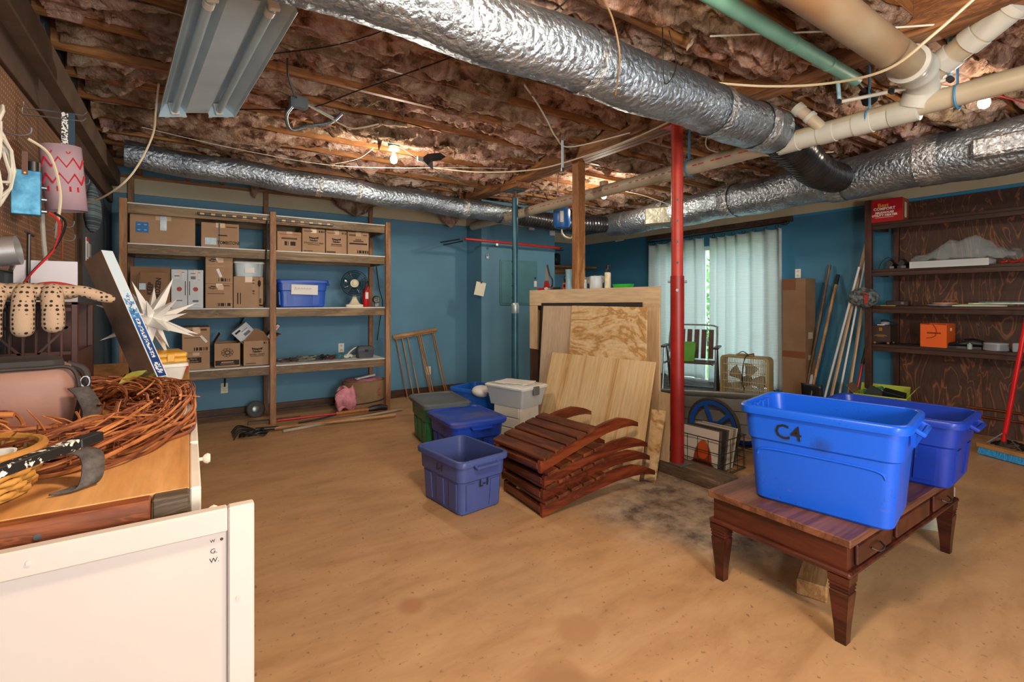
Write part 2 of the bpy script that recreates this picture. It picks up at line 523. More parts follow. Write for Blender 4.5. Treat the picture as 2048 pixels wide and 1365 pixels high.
# ceiling: subfloor deck, joists (parts of the ceiling)
JZ = 2.78
ce = struct(MB().box(-0.76, 6.65, -2.6, 7.3, 3.02, 3.08).build('ceiling', plain('subfloor_dark', '#4a2f1d', '#6b4325', .9, scale=3)))
JY = [0.12 + 0.406 * k for k in range(-2, 16)]
jm1 = MB().box(-0.66, 3.075, -.019, .019, 0, .235, b=.002).build('joist', M_FIR, ce, loc=(0, JY[0], JZ))
jm2 = MB().box(3.255, 6.55, -.019, .019, 0, .235, b=.002).build('joist', M_FIR, ce, loc=(0, JY[0] + .02, JZ))
for y in JY[1:]:
    for src, dy in ((jm1, 0), (jm2, .02)):
        c = src.copy(); COL.objects.link(c); c.parent = ce; c.location = (0, y + dy, JZ)
bt = thing('support_beam', 'built-up timber beam carrying the joists across the middle of the ceiling', 'beam', (3.165, -2.0, 2.68))
for k in range(3):
    MB().box(-.087 + .058 * k, -.033 + .058 * k, 0, 7.9, 0, .24, b=.003).build('beam_plank', M_FIRY, bt)

# fibreglass batts drooping between the joists
def insul_mat():
    m, nt, n, l, bs = newmat('pink_fibreglass')
    mp = coords(nt)
    a = noise(nt, mp, 5.5, 6, 0.68, 0.5)
    r1 = ramp(nt, a.outputs['Fac'], [(0.33, '#432a1e'), (0.42, '#9d7058'), (0.50, '#dbab98'), (0.59, '#efc9ba'), (0.72, '#f8e6da')])  # mottling whose end stops also paint in gap shade and fold highlights
    b = noise(nt, mp, 1.3, 3)
    rb = ramp(nt, b.outputs['Fac'], [(0.40, '#000000'), (0.62, '#ffffff')])
    r2 = ramp(nt, a.outputs['Fac'], [(0.32, '#4f3a2b'), (0.48, '#a58a70'), (0.68, '#e0cdb5')])
    c = mix(nt, rb.outputs[0], r1.outputs[0], r2.outputs[0])
    l.new(c, bs.inputs['Base Color'])
    bs.inputs['Roughness'].default_value = 1.0
    bs.inputs['Specular IOR Level'].default_value = 0.05
    f = noise(nt, mp, 38, 6, 0.7, 0.4)
    bump(nt, bs, f.outputs['Fac'], 1.0, 0.05)
    return m
M_INS = insul_mat()
def flap(mb, x, y, z, w, h, seed, ang):
    """one torn tongue of fibreglass hanging down, thick and ragged"""
    rs = np.random.RandomState(seed)
    nu, nv = 9, 8
    P = []
    ca, sa = math.cos(ang), math.sin(ang)
    lean = rs.uniform(-.6, .6)
    for side in (0,):
        for i in range(nu * 2):
            q = 2 * math.pi * i / (nu * 2)
            row = []
            for j in range(nv):
                t = j / (nv - 1)
                wd = w * (1 - t ** 1.6 * .92) * (1 + .35 * (rs.rand() - .5))
                dp = w * .38 * (1 - t ** 2 * .9) * (1 + .5 * (rs.rand() - .5))
                u = math.cos(q) * wd; v = math.sin(q) * dp + lean * h * t * t
                row.append((x + u * ca - v * sa, y + u * sa + v * ca, z - h * t + rs.uniform(-.012, .012)))
            P.append(row)
    mb.grid(P, close_u=True)
def batt(x0, x1, y0, y1, seed, label, sag=1.0):
    nx = int((x1 - x0) / 0.0165); nv = 30
    u = np.linspace(x0, x1, nx)[:, None] * np.ones((1, nv))
    v = np.ones((nx, 1)) * np.linspace(0, 1, nv)[None, :]
    o = seed * 7.13
    big = fbm(u * 1.05 + o, u * 0 + o * .3, 3, 5)
    ov0 = np.clip((big - .50) * .35 + (fbm(u * 4.5 + o, u * 0 + o, 3) - .47) * .16, 0, .046)
    ov1 = np.clip((big - .50) * .35 + (fbm(u * 4.5 + o + 31, u * 0 + o, 3) - .47) * .16, 0, .046)
    y = (y0 + .006 - ov0) * (1 - v) + (y1 - .006 + ov1) * v
    prof = np.sin(np.pi * np.clip(v, 0, 1)) ** .55
    wy = y * 1.0
    lay = fbm(u * 2.3 + o + 3 * v, v * 3.4 + u * .5 + o, 4, 1)
    tq = lay * 8.0
    lay = lay * .45 + .55 * (np.floor(tq) + (tq - np.floor(tq)) ** 7) / 8.0 + .03
    rid = 1 - np.abs(2 * fbm(u * 4.6 + v * 1.5 + o, v * 2.8 + o * .7, 3, 2) / .94 - 1)
    fold = 1 - np.abs(2 * vnoise(u * 6 + 2.2 * v + o + 4 * lay, v * 4 + o, 3) - 1)
    fine = fbm(u * 24 + o, v * 9 + o, 3, 4)
    dep = (-.025 + .28 * (big - .44) + .25 * (lay - .45) + .055 * rid ** 2 + .035 * fold ** 3 + .04 * (fine - .45)) * sag
    edge = np.where(v < .5, ov0, ov1)
    near = np.exp(-(np.minimum(v, 1 - v) / .10) ** 2)
    z = JZ + .050 - (edge > .004) * near * .032 - prof * np.clip(dep, -.09, .15) - .006
    lim = JZ - .008
    over = (y < y0 + .001) | (y > y1 - .001)
    z = np.where(over, np.minimum(z, lim), z)
    x = u + .03 * (fbm(u * 5 + o, v * 5, 3, 6) - .47) * prof * 2
    y = y + .03 * (fbm(u * 5 + o + 9, v * 5 + 4, 3, 7) - .47) * prof
    cx_, cy_ = (x0 + x1) / 2, (y0 + y1) / 2
    top = np.stack([u - cx_, np.clip(y, y0 + .004, y1 - .004) - cy_, np.full_like(u, .10)], -1)
    bot = np.stack([x - cx_, y - cy_, z - JZ], -1)
    nv2 = nv
    vs = np.concatenate([bot.reshape(-1, 3), top.reshape(-1, 3)])
    idx = np.arange(nx * nv).reshape(nx, nv)
    q = np.stack([idx[:-1, :-1], idx[1:, :-1], idx[1:, 1:], idx[:-1, 1:]], -1).reshape(-1, 4)
    fs = [tuple(f) for f in q.tolist()]
    n0 = nx * nv
    for i in range(nx - 1):
        fs.append((int(idx[i, 0]), int(idx[i + 1, 0]), n0 + int(idx[i + 1, 0]), n0 + int(idx[i, 0])))
        fs.append((int(idx[i, -1]), n0 + int(idx[i, -1]), n0 + int(idx[i + 1, -1]), int(idx[i + 1, -1])))
    root = thing('insulation_batt', label, 'insulation', (cx_, cy_, JZ), group='fibreglass batts between the joists')
    me = bpy.data.meshes.new('fibreglass_pad')
    me.from_pydata(vs.tolist(), [], fs)
    me.shade_smooth(); me.materials.append(M_INS)
    b = bpy.data.objects.new('fibreglass_pad', me); COL.objects.link(b); b.parent = root
    rs = random.Random(seed)
    for k in range(rs.randint(3, 5)):
        i = rs.randint(4, nx - 5); j = rs.randint(5, nv - 6)
        p = bot[i, j]
        fm = MB(); w = rs.uniform(.022, .06)
        flap(fm, p[0], p[1], p[2] + .025, w, rs.uniform(.05, .12), seed * 10 + k, rs.uniform(0, 3.1))
        fm.build('torn_flap', M_INS, root, smooth=True, ang=80)
    return root
ORD = ['first', 'second', 'third', 'fourth', 'fifth', 'sixth', 'seventh', 'eighth', 'ninth', 'tenth', 'eleventh', 'twelfth', 'thirteenth', 'fourteenth', 'fifteenth', 'sixteenth']
bays = [(JY[k] + .019, JY[k + 1] - .019) for k in range(2, len(JY) - 1)]
nb = len(bays)
for k, (a, b) in enumerate(bays):
    fromback = nb - 1 - k
    if b > 1.0:
        batt(-0.60, 3.06, a, b, 3 + k, 'drooping pink fibreglass batt left of the timber beam, %s bay from the shelf wall' % ORD[fromback], 1.0 if k % 3 else 1.25)
    if b < 4.6 or k % 2:
        batt(3.27, 6.50, a + .02, b + .02, 43 + k, 'drooping fibreglass batt between the timber beam and curtain wall, %s bay from the shelf wall' % ORD[fromback], 1.3 if b < 2.3 else .95)
    else:
        batt(3.27, 6.50, a + .02, b + .02, 83 + k, 'drooping fibreglass batt between the timber beam and curtain wall, %s bay from the shelf wall' % ORD[fromback], .8)
# ------------------------------------------------------------------ ducts and pipes
M_FOIL = foil('foil_wrap')
M_FOIL2 = foil('foil_tape', '#dfe3e6', .2, 40, .8)
M_FLEX = plain('black_flex', '#17181a', '#26282b', .22, spec=.7)
def duct(name, label, p0, p1, r0, r1, seed, sq=1.0, bands=(), m=M_FOIL, cat='duct'):
    p0, p1 = Vector(p0), Vector(p1)
    d = p1 - p0; L = d.length
    t = thing(name, label, cat, p0)
    Q = d.to_track_quat('X', 'Z').to_matrix().to_4x4()
    nl = int(L / .03); na = 40
    U, A = np.meshgrid(np.linspace(0, L, nl), np.linspace(0, 2 * np.pi, na, endpoint=False), indexing='ij')
    rr = r0 + (r1 - r0) * U / L
    rr = rr * (1 + .10 * (fbm(U * 2.2 + seed, np.cos(A) * 1.5 + seed, 3, 1) - .47) + .05 * (fbm(U * 9 + seed, np.sin(A) * 4 + 2 * np.cos(A), 3, 2) - .47))
    rr = rr + .004 * np.sin(U * 2 * np.pi / .021) * 0.35
    Y_ = rr * np.cos(A); Z_ = rr * np.sin(A) * sq - (.02 * np.sin(np.pi * U / .9) ** 2)
    vs = np.stack([U, Y_, Z_], -1).reshape(-1, 3).tolist()
    fs = [(i * na + j, i * na + (j + 1) % na, (i + 1) * na + (j + 1) % na, (i + 1) * na + j) for i in range(nl - 1) for j in range(na)]
    fs.append(tuple(reversed(range(na)))); fs.append(tuple((nl - 1) * na + j for j in range(na)))
    MB().add(vs, fs, Q).build('foil_sleeve', m, t, smooth=True, ang=60)
    for (u, w) in bands:
        r_ = (r0 + (r1 - r0) * u / L) * 1.035
        mb = MB(); P = []
        for i in range(4):
            P.append([(u + w * (i / 3 - .5), r_ * (1 + .02 * random.uniform(-1, 1)) * math.cos(2 * math.pi * j / 32), sq * r_ * (1 + .02 * random.uniform(-1, 1)) * math.sin(2 * math.pi * j / 32) - .02 * math.sin(math.pi * u / .9) ** 2) for j in range(33)])
        mb.grid(P, Q).build('tape_band', M_FOIL2, t, smooth=True, ang=70)
    return t
dA = duct('insulated_duct', 'large foil-wrapped duct running from the top edge of the photo to the red post', (-0.3, 1.76, 2.50), (3.32, 1.76, 2.485), .15, .148, 3, 1.0, ((1.9, .05), (2.95, .07), (3.42, .10)))
dB = duct('insulated_duct', 'thin sagging foil-wrapped duct above the wooden storage shelves', (-0.45, 5.2, 2.57), (3.55, 5.28, 2.455), .112, .115, 9, 1.0, ((1.55, .06), (1.95, .05), (3.25, .10), (3.85, .14)))
dC = duct('insulated_duct', 'wide crumpled foil-wrapped trunk duct above the curtains and brown shelving', (5.15, 5.1, 2.44), (5.15, 0.1, 2.52), .175, .235, 15, .92, ((.35, .05), (1.0, .09), (1.9, .12), (3.0, .12), (3.7, .16)))
# stubs and the torn corner on the trunk
Q = Matrix.Rotation(R(-12), 4, 'X')
MB().box(-.02, .26, -.17, .17, -.12, .11, Matrix.Translation((-.22, -1.05, -.03)) @ Matrix.Rotation(R(28), 4, 'Z'), b=.02).build('take_off_collar', foil('dull_foil', '#a8aa9c', .5, 30, .3, '#7d7f72'), dC)
MB().prism([(-.16, -.22), (.12, -.22), (.12, .16)], .0, .012, Matrix.Translation((-.20, -4.18, .09)) @ Matrix.Rotation(R(-24), 4, 'Y')).build('duct_board_patch', plain('torn_kraft', '#9a7a55', '#b49468', .9, bmp=.3), dC)
MB().box(-.16, .10, -.24, .18, -.06, .085, Matrix.Translation((-.16, -4.17, .0)) @ Matrix.Rotation(R(6), 4, 'Z'), b=.02).build('crumpled_foil', M_FOIL2, dC)
def flex(name, label, pts, r, m=M_FLEX, pitch=.045):
    P = bez(pts, 40)
    L = sum((P[i + 1] - P[i]).length for i in range(len(P) - 1))
    # resample
    n = int(L / (pitch / 4)); out = []; acc = 0; i = 0
    seglen = [(P[k + 1] - P[k]).length for k in range(len(P) - 1)]
    for k in range(n + 1):
        s = L * k / n
        while i < len(seglen) - 1 and acc + seglen[i] < s:
            acc += seglen[i]; i += 1
        out.append(P[i].lerp(P[i + 1], min(1, (s - acc) / max(seglen[i], 1e-9))))
    base = out[0].copy()
    rr = [r * (1 + .06 * (1 if (k % 4) in (0, 1) else -.4) + .03 * math.sin(k * .37)) for k in range(len(out))]
    o = MB().tube([p - base for p in out], rr, 22).build(name, m, smooth=True, ang=75, loc=base)
    tag(o, label, 'duct')
    return o
flex('flexible_duct', 'black ribbed flexible duct bending from the large duct into the trunk duct', [(3.30, 1.76, 2.48), (3.62, 1.78, 2.44), (4.1, 1.86, 2.38), (4.55, 1.95, 2.40), (4.98, 2.03, 2.46)], .125)
flex('flexible_duct', 'black ribbed flexible duct behind the wooden post near the blue tank', [(3.54, 5.28, 2.46), (3.9, 5.30, 2.44), (4.4, 5.25, 2.42), (5.12, 5.05, 2.44)], .115)

M_PVC = plain('pvc_cream', '#b7ac95', '#a59a83', .42, scale=3)
M_PVCW = plain('pvc_white', '#bfc0b8', '#aeaea5', .4, scale=4)
M_PVCB = plain('pvc_stained', '#a09379', '#8e6a48', .5, scale=2.3, lo=.42, hi=.62, stretch=(.4, 1, 1))
M_TEAL = plain('teal_pipe', '#6fa596', '#62978a', .45)
M_COPPER = plain('copper', '#a5623c', '#7b4a30', .35, .9)
M_BLUEPL = plain('blue_strap', '#3f7fa8', None, .5)
M_REDINK = plain('red_ink', '#c02838', None, .7)
M_BLACK = plain('black_plastic', '#151516', '#1f1f21', .4)
M_WIREW = plain('cream_cable', '#cfc3a6', None, .5)
pv = thing('drain_pipe', 'long cream plastic drain pipe slung below the beam from front right to back', 'pipe', (3.4, 0.1, 2.40))
MB().cyl((0, 0, .02), (0, 6.0, 0), .057, n=24).build('pipe_run', M_PVC, pv, smooth=True)
for (y0, y1, r) in ((.15, .42, .066), (.88, 1.02, .064), (1.10, 1.20, .066), (1.30, 1.40, .066), (1.52, 1.66, .066)):
    MB().lathe([(.057, y0), (r, y0 + .004), (r, y1 - .004), (.057, y1)], 24, Matrix.Rotation(R(-90), 4, 'X')).build('coupling', M_PVCW, pv, smooth=True)
MB().cyl((0, 1.02, 0), (0, 1.60, 0), .061, n=24).build('wye_body', M_PVCW, pv, smooth=True)
rp = MB()
for k in range(46):
    y = 1.75 + k * .075 + random.uniform(-.01, .01)
    if k % 9 == 8: continue
    q = R(168)
    rp.box(-.0585, -.0575, y, y + random.uniform(.02, .055), .008, .016, Matrix.Rotation(R(-8), 4, 'Y'))
rp.build('red_print', M_REDINK, pv)['kind'] = 'stuff'
for y in (.72, 1.12, 2.38):
    o = MB().tube([(.062 * math.cos(2 * math.pi * k / 24), 0, .062 * math.sin(2 * math.pi * k / 24)) for k in range(24)], .006, 6, closed=True).box(-.012, .012, -.003, .003, .06, .38)
    o.build('hanger_strap', M_BLUEPL, pv, loc=(0, y, .01))
# branch: stained pipe coming along the joists, elbow, wye and capped cleanout
br = thing('waste_pipe', 'thick stained waste pipe with a white elbow and capped branch at top right', 'pipe', (1.6, 0.94, 2.55))
MB().cyl((0, 0, 0), (1.60, 0, 0), .078, n=28).build('pipe_run', M_PVCB, br, smooth=True)
Mx = Matrix.Rotation(R(90), 4, 'Y')
MB().lathe([(.078, 1.48), (.096, 1.49), (.096, 1.52), (.088, 1.53), (.088, 1.60), (.093, 1.61), (.093, 1.63), (.078, 1.635)], 28, Mx).build('collar', M_PVCW, br, smooth=True)
MB().tube(bez([(1.58, 0, 0), (1.68, 0, -.005), (1.77, .02, -.05), (1.80, .06, -.13)], 8), .080, 24).build('elbow', M_PVCW, br, smooth=True)
MB().tube([(1.74, .01, -.02), (1.70, -.12, .05), (1.62, -.33, .13)], [.062, .060, .060], 22).build('branch_pipe', M_PVC, br, smooth=True)
MB().tube([(1.712, -.08, .03), (1.695, -.13, .053)], .069, 22).build('coupling', M_PVCW, br, smooth=True)
MB().tube([(1.672, -.19, .077), (1.652, -.24, .096)], .068, 22).build('coupling', M_PVCW, br, smooth=True)
MB().tube([(1.652, -.25, .10), (1.60, -.36, .145)], .064, 22).build('cleanout_body', M_PVCW, br, smooth=True)
cp = MB().tube([(1.60, -.36, .145), (1.585, -.39, .157)], .070, 22).build('cleanout_cap', M_PVCW, br, smooth=True)
MB().box(-.028, .028, -.028, .028, 0, .03, Matrix.Translation((1.583, -.392, .158)) @ Vector((-.4, -.85, .36)).to_track_quat('Z', 'Y').to_matrix().to_4x4(), b=.003).build('square_plug', M_PVCW, cp)
MB().tube([(1.69, -.14, .06), (1.80, -.20, .20), (1.88, -.26, .40)], .052, 20).build('riser', M_PVCW, br, smooth=True)
sb = thing('drain_stub', 'short capped plastic stub branching off the cream drain pipe', 'pipe', (3.37, 1.47, 2.43))
MB().tube([(0, 0, 0), (-.03, .06, .08), (-.05, .12, .15)], .036, 18).build('pipe_run', M_PVC, sb, smooth=True)
for (a, b) in (((-.027, .05, .07), (-.033, .065, .09)), ((-.045, .105, .13), (-.055, .13, .165))):
    MB().tube([a, b], .042, 18).build('coupling', M_PVCW, sb, smooth=True)
tl = thing('vent_pipe', 'teal plastic pipe crossing under the joists at the top of the photo', 'pipe', (1.2, 1.235, 2.62))
MB().cyl((0, 0, 0), (2.05, 0, 0), .036, n=20).build('pipe_run', M_TEAL, tl, smooth=True)
for x in (1.31, 1.70):
    MB().cyl((x, 0, 0), (x + .012, 0, 0), .039, n=20).build('joint_ring', M_TEAL, tl, smooth=True)
MB().tube([(2.05, 0, 0), (2.22, .01, -.03)], .012, 10).build('steel_rod', plain('rusty_steel', '#5a4334', '#3f3027', .6, .6), tl)
MB().cyl((2.2, .01, -.03), (2.28, .01, -.06), .03, .045, n=16).build('black_fitting', M_BLACK, tl, smooth=True)
wl = thing('water_line', 'thin white plastic water line with elbows beside the waste pipe', 'pipe', (3.2, 1.30, 2.50))
MB().tube([(0, 0, 0), (.16, -.46, 0)], .011, 10).build('pipe_run', M_PVCW, wl, smooth=True)
MB().tube([(.16, -.46, 0), (.16, -.46, .26)], .011, 10).build('riser', plain('pex_blue_grey', '#8fb4c4', None, .4), wl, smooth=True)
MB().tube([(0, 0, 0), (-.03, .0, .16)], .011, 10).build('riser', MATS['pex_blue_grey'], wl, smooth=True)
MB().tube([(-.03, 0, .16), (-.30, .02, .16)], .011, 10).build('pipe_run', MATS['pex_blue_grey'], wl, smooth=True)
for c in ((0, 0, 0), (.16, -.46, 0), (-.03, 0, .16), (.08, -.23, 0)):
    MB().tube([(c[0] - .016, c[1], c[2]), (c[0] + .016, c[1], c[2])], .016, 10).build('crimp_ring', M_BLACK, wl, smooth=True)
MB().tube([(-.30, .02, .16), (-.42, .03, .15)], .014, 10).build('copper_end', M_COPPER, wl, smooth=True)
# copper lines further right under the joists
for k, (yy, zz) in enumerate(((1.55, 2.70), (1.62, 2.71))):
    o = MB().cyl((0, 0, 0), (2.9, -.05, .02), .011, n=10).build('copper_line', M_COPPER, loc=(3.5, yy + .25, zz), smooth=True)
    tag(o, ['copper water line running under the joists behind the waste pipe, nearer one', 'copper water line running under the joists behind the waste pipe, farther one'][k], 'pipe')

# ------------------------------------------------------------------ posts
M_RED = plain('red_post_paint', '#b83a2f', '#a83226', .45, scale=9)
M_REDD = plain('red_sleeve_paint', '#8e1b16', '#9c211a', .42, scale=9)
M_STEELB = plain('blue_steel', '#2c5567', '#34626f', .38, .3)
M_STEEL = plain('steel', '#9aa0a4', '#7c8286', .35, .9)
rp_ = thing('adjustable_post', 'red steel telescoping support post standing on a wooden block', 'post', (3.13, 2.39, .075))
MB().cyl((0, 0, 1.38), (0, 0, 2.60), .044, n=24).build('upper_tube', M_RED, rp_, smooth=True)
MB().cyl((0, 0, 0.006), (0, 0, 1.44), .051, n=24).build('lower_tube', M_REDD, rp_, smooth=True)
MB().box(-.07, .07, -.09, .09, 0, .008, b=.002).build('base_plate', plain('galv', '#8b8880', '#74716a', .5, .5), rp_)
MB().box(-.07, .07, -.09, .09, 2.592, 2.604, b=.002).build('top_plate', M_RED, rp_)
vdir = Vector((-3.13, -2.39, 0)).normalized()
for k, z in enumerate((1.54, 1.70, 1.86, 2.02)):
    c = vdir * .0425
    MB().cyl((c.x, c.y, z), (c.x * 1.06, c.y * 1.06, z), .010, n=12).build('adjust_hole', M_BLACK, rp_)
MB().cyl((-.045, .055, 1.395), (.045, -.055, 1.395), .008, n=10).build('locking_pin', M_STEEL, rp_)
MB().cyl((vdir.x * .049, vdir.y * .049, 1.33), (vdir.x * .053, vdir.y * .053, 1.33), .011, n=12).build('bolt', M_STEEL, rp_)
o = MB().box(-.12, .12, -.27, .25, 0, .074, b=.006).build('base_block', wood('old_block', '#8d7a63', '#7b6853', '#584837', 'Y', 9), loc=(3.15, 2.24, 0))
tag(o, 'weathered wooden block lying on the floor under the red post', 'block')
sp = thing('adjustable_post', 'blue-grey steel jack post standing between the wall panel and wooden cabinet', 'post', (3.15, 4.65, 0))
MB().cyl((0, 0, 1.22), (0, 0, 2.52), .036, n=20).build('upper_tube', M_STEELB, sp, smooth=True)
MB().cyl((0, 0, 0.008), (0, 0, 1.24), .042, n=20).build('lower_tube', M_STEELB, sp, smooth=True)
MB().lathe([(.042, 1.18), (.046, 1.19), (.046, 1.28), (.037, 1.30)], 20).build('collar', plain('galv_band', '#b9c3c6', '#9aa5a8', .4, .6), sp, smooth=True)
MB().cyl((0, 0, 2.5), (0, 0, 2.60), .014, n=12).build('screw', plain('rust', '#7a4a33', '#59392a', .7, .4), sp)
MB().box(-.09, .09, -.09, .09, 2.60, 2.61).build('top_plate', M_STEELB, sp)
MB().box(-.10, .10, -.16, .16, 2.612, 2.678, b=.004).build('shim_block', M_FIRY, sp)
MB().box(-.08, .08, -.08, .08, 0, .008).build('base_plate', M_STEELB, sp)
for z in (1.36, 1.50, 1.64, 1.78, 1.92):
    v2 = Vector((-3.15, -4.65, 0)).normalized() * .035
    MB().cyl((v2.x - .03, v2.y * .4, z), (v2.x - .031, v2.y * .41, z), .007, n=8).build('adjust_hole', M_BLACK, sp)
o = MB().box(-.046, .046, -.046, .046, 0, 2.68, b=.004).build('wooden_post', M_FIRZ, loc=(3.17, 3.57, 0))
tag(o, 'square knotty pine post rising behind the plywood cabinet', 'post')
# ------------------------------------------------------------------ storage shelves on the back wall
M_PLANK = wood('shelf_plank', '#a08a68', '#8b7453', '#66523a', 'X', 7)
M_POST = wood('shelf_post', '#b58a63', '#a3764f', '#84593a', 'Z', 9)
M_DECK = plain('white_shelf_board', '#d9dcdc', '#c6cacb', .6)
SY = 5.75
ss = thing('storage_shelf', 'tall open storage shelf of rough lumber along the blue back wall', 'shelf', (.75, SY, 0))
LV = [2.25, 1.87, 1.25, .63]
for x in (-1.26, -.005, 1.26):
    MB().box(x - .03, x + .03, -.04, .0, 0, 2.28, b=.003).build('front_post', M_POST, ss)
for x in (-1.25, 0, 1.24):
    MB().box(x - .025, x + .025, .56, .60, 0, 2.60, b=.003).build('back_post', M_POST, ss)
for z in LV:
    MB().box(-1.23, 1.23, .002, .040, z - .10, z - .014, b=.003).build('front_rail', M_PLANK, ss)
    MB().box(-1.23, 1.23, .53, .558, z - .10, z - .014, b=.003).build('back_rail', M_PLANK, ss)
    MB().box(-1.235, 1.235, -.004, .555, z - .013, z, b=.002).build('shelf_board', M_DECK, ss)
    for x in (-1.245, 1.21):
        MB().box(x, x + .036, .042, .528, z - .10, z - .014).build('end_rail', M_PLANK, ss)
MB().box(-.36, .36, -.012, .0, 2.168, 2.19).build('splice_board', M_POST, ss)

M_CARD = plain('cardboard', '#ac8d70', '#a08063', .85, scale=3, bmp=.05)
M_CARD2 = plain('cardboard_dark', '#8a6a4e', '#7d5d42', .85, scale=3)
M_CARD3 = plain('cardboard_pale', '#bb9d80', '#b09175', .85, scale=3)
M_CWHITE = plain('white_carton', '#ccd3d8', '#bcc5cc', .7, scale=3)
M_INK = plain('dark_ink', '#2a211c', None, .8)
M_INKB = plain('brown_ink', '#553c2a', None, .8)
M_PAPER = plain('white_paper', '#e6e6e2', '#dcdcd8', .8)
M_TAPE = plain('packing_tape', '#b99b7a', None, .3)
def stripes(name, base, ink, scale, thr=.5, axis='X', second=None):
    if name in MATS: return MATS[name]
    m, nt, n, l, bs = newmat(name)
    bs.inputs['Roughness'].default_value = .8
    st = {'X': (scale, 0, 0), 'Z': (0, 0, scale)}[axis]
    mp = coords(nt, st)
    w = n.new('ShaderNodeTexWhiteNoise'); w.noise_dimensions = '3D'
    fl = n.new('ShaderNodeVectorMath'); fl.operation = 'FLOOR'
    l.new(mp.outputs[0], fl.inputs[0]); l.new(fl.outputs[0], w.inputs[0])
    r = ramp(nt, w.outputs['Value'], [(thr - .01, base), (thr + .01, ink)])
    l.new(r.outputs[0], bs.inputs['Base Color'])
    MATS[name] = m
    return m
M_BAR = stripes('barcode_print', '#ac8d70', '#2a1f18', 150, .42)
M_FINE = stripes('fine_print', '#ac8d70', '#5d4330', 90, .55, 'Z')
M_FINEW = stripes('fine_print_white', '#ccd3d8', '#6a6f78', 90, .6, 'Z')
def pr(t, x, z, w, h, m, name='print', y=-.0015, rot=0):
    o = MB().box(-w / 2, w / 2, -.0005, .0005, -h / 2, h / 2).build(name, m, t, loc=(x, y, z))
    if rot: o.rotation_euler = (0, R(rot), 0)
    return o
def carton(label, x0, x1, z, h, depth, y=5.82, rz=0, m=M_CARD, open_=False, flaps=(), tape=True, group='boxes on the storage shelves'):
    w = x1 - x0
    t = thing('cardboard_box', label, 'box', ((x0 + x1) / 2, y, z), rz, group)
    if open_:
        b = MB(); k = .005
        b.box(-w / 2, w / 2, 0, k, 0, h).box(-w / 2, w / 2, depth - k, depth, 0, h).box(-w / 2, -w / 2 + k, k, depth - k, 0, h).box(w / 2 - k, w / 2, k, depth - k, 0, h).box(-w / 2, w / 2, 0, depth, 0, k)
        b.build('carton_body', m, t)
    else:
        MB().box(-w / 2, w / 2, 0, depth, 0, h, b=.003).build('carton_body', m, t)
        MB().box(-w / 2 + .001, w / 2 - .001, depth * .5 - .0015, depth * .5 + .0015, h - .001, h + .0008).build('flap_seam', M_CARD2, t)
        if tape: MB().box(-w * .12, w * .12, -.001, 0, h * .82, h + .001).build('tape', M_TAPE, t)
    for f in flaps:
        f(t, w, h, depth)
    return t
Z2, Z3, Z4 = 1.87, 1.25, .63
t = carton('wide plain cardboard box with a blue square print, top left of the shelves', -.47, .05, Z2 + .001, .29, .45)
pr(t, -.165, .16, .10, .10, plain('blue_print', '#2f6fae', None, .7), 'blue_square')
for dx, dz in ((-.19, .185), (-.14, .185), (-.19, .135), (-.14, .135)): pr(t, dx, dz, .022, .008, plain('pale_blue_print', '#9cb9d2', None, .7), y=-.0025)
o = MB().box(-.026, .026, -.003, 0, .14, .292).build('metal_plate', M_STEEL, t, loc=(.0, -.001, 0))
t = carton('cardboard pizza box with black lettering and a taped address sticker', .10, .435, Z2 + .001, .255, .40)
text('TOMBSTONE', .048, M_INK, t, (.075, -.002, .055), sx=.72, bold=.001)
pr(t, -.085, .065, .10, .07, plain('pale_label', '#c5dbe6', '#aecbd9', .7, scale=40), 'address_sticker')
MB().box(-.018, -.004, -.002, 0, .0, .253).build('black_tape', M_BLACK, t); pr(t, .02, .13, .08, .012, M_INK)
pr(t, .10, .22, .10, .01, M_INKB)
t = carton('low brown cardboard box with a barcode, left of the group beside the middle post', .80, 1.045, Z2 + .001, .22, .40)
pr(t, 0, .09, .15, .045, M_BAR, 'barcode'); pr(t, 0, .145, .16, .018, M_INKB); pr(t, 0, .19, .20, .01, plain('rust_print', '#9c5f3c', None, .8)); pr(t, .05, .02, .10, .014, M_FINE)
def oreida(t, w, line, h):
    p = [(-.052, .03), (-.035, .024), (0, .018), (.035, .024), (.052, .03), (.044, -.018), (.02, -.024), (-.02, -.024), (-.044, -.018)]
    MB().prism(p, 0, .0012, Matrix.Rotation(R(90), 4, 'X')).build('emblem', M_INK, t, loc=(0, -.0005, h))
    text('Ore-Ida', .030, M_CARD3, t, (0, -.003, h - .002), bold=.0006)
    if line: text(line, .022, M_INK, t, (0, -.002, h - .045), bold=.0006)
    else: pr(t, 0, h - .045, .12, .012, M_INKB)
    pr(t, 0, h - .062, .13, .006, M_INKB)
t = carton('cardboard box with a dark winged emblem, second of the top right group', 1.055, 1.300, Z2 + .001, .275, .40); oreida(t, .25, 'STRAIGHT CUT FRIES', .155)
pr(t, .085, .245, .06, .022, M_BAR, 'barcode'); pr(t, -.06, .245, .09, .016, M_FINE); pr(t, -.06, .02, .10, .02, M_FINE)
t = carton('cardboard box with a dark winged emblem, third of the top right group', 1.310, 1.545, Z2 + .001, .275, .40); oreida(t, .24, '', .155)
pr(t, .085, .245, .06, .022, M_BAR, 'barcode'); pr(t, -.06, .245, .09, .016, M_FINE); pr(t, -.06, .02, .10, .02, M_FINE)
t = carton('cardboard box with a dark printed band, rightmost of the top right group', 1.555, 1.805, Z2 + .001, .275, .40)
pr(t, 0, .135, .21, .018, M_INK); pr(t, .0, .165, .12, .014, M_INKB); pr(t, 0, .183, .07, .012, M_INKB); pr(t, .05, .04, .14, .035, M_BAR, 'barcode'); pr(t, -.07, .235, .08, .02, M_FINE); pr(t, .08, .235, .05, .02, M_FINE)
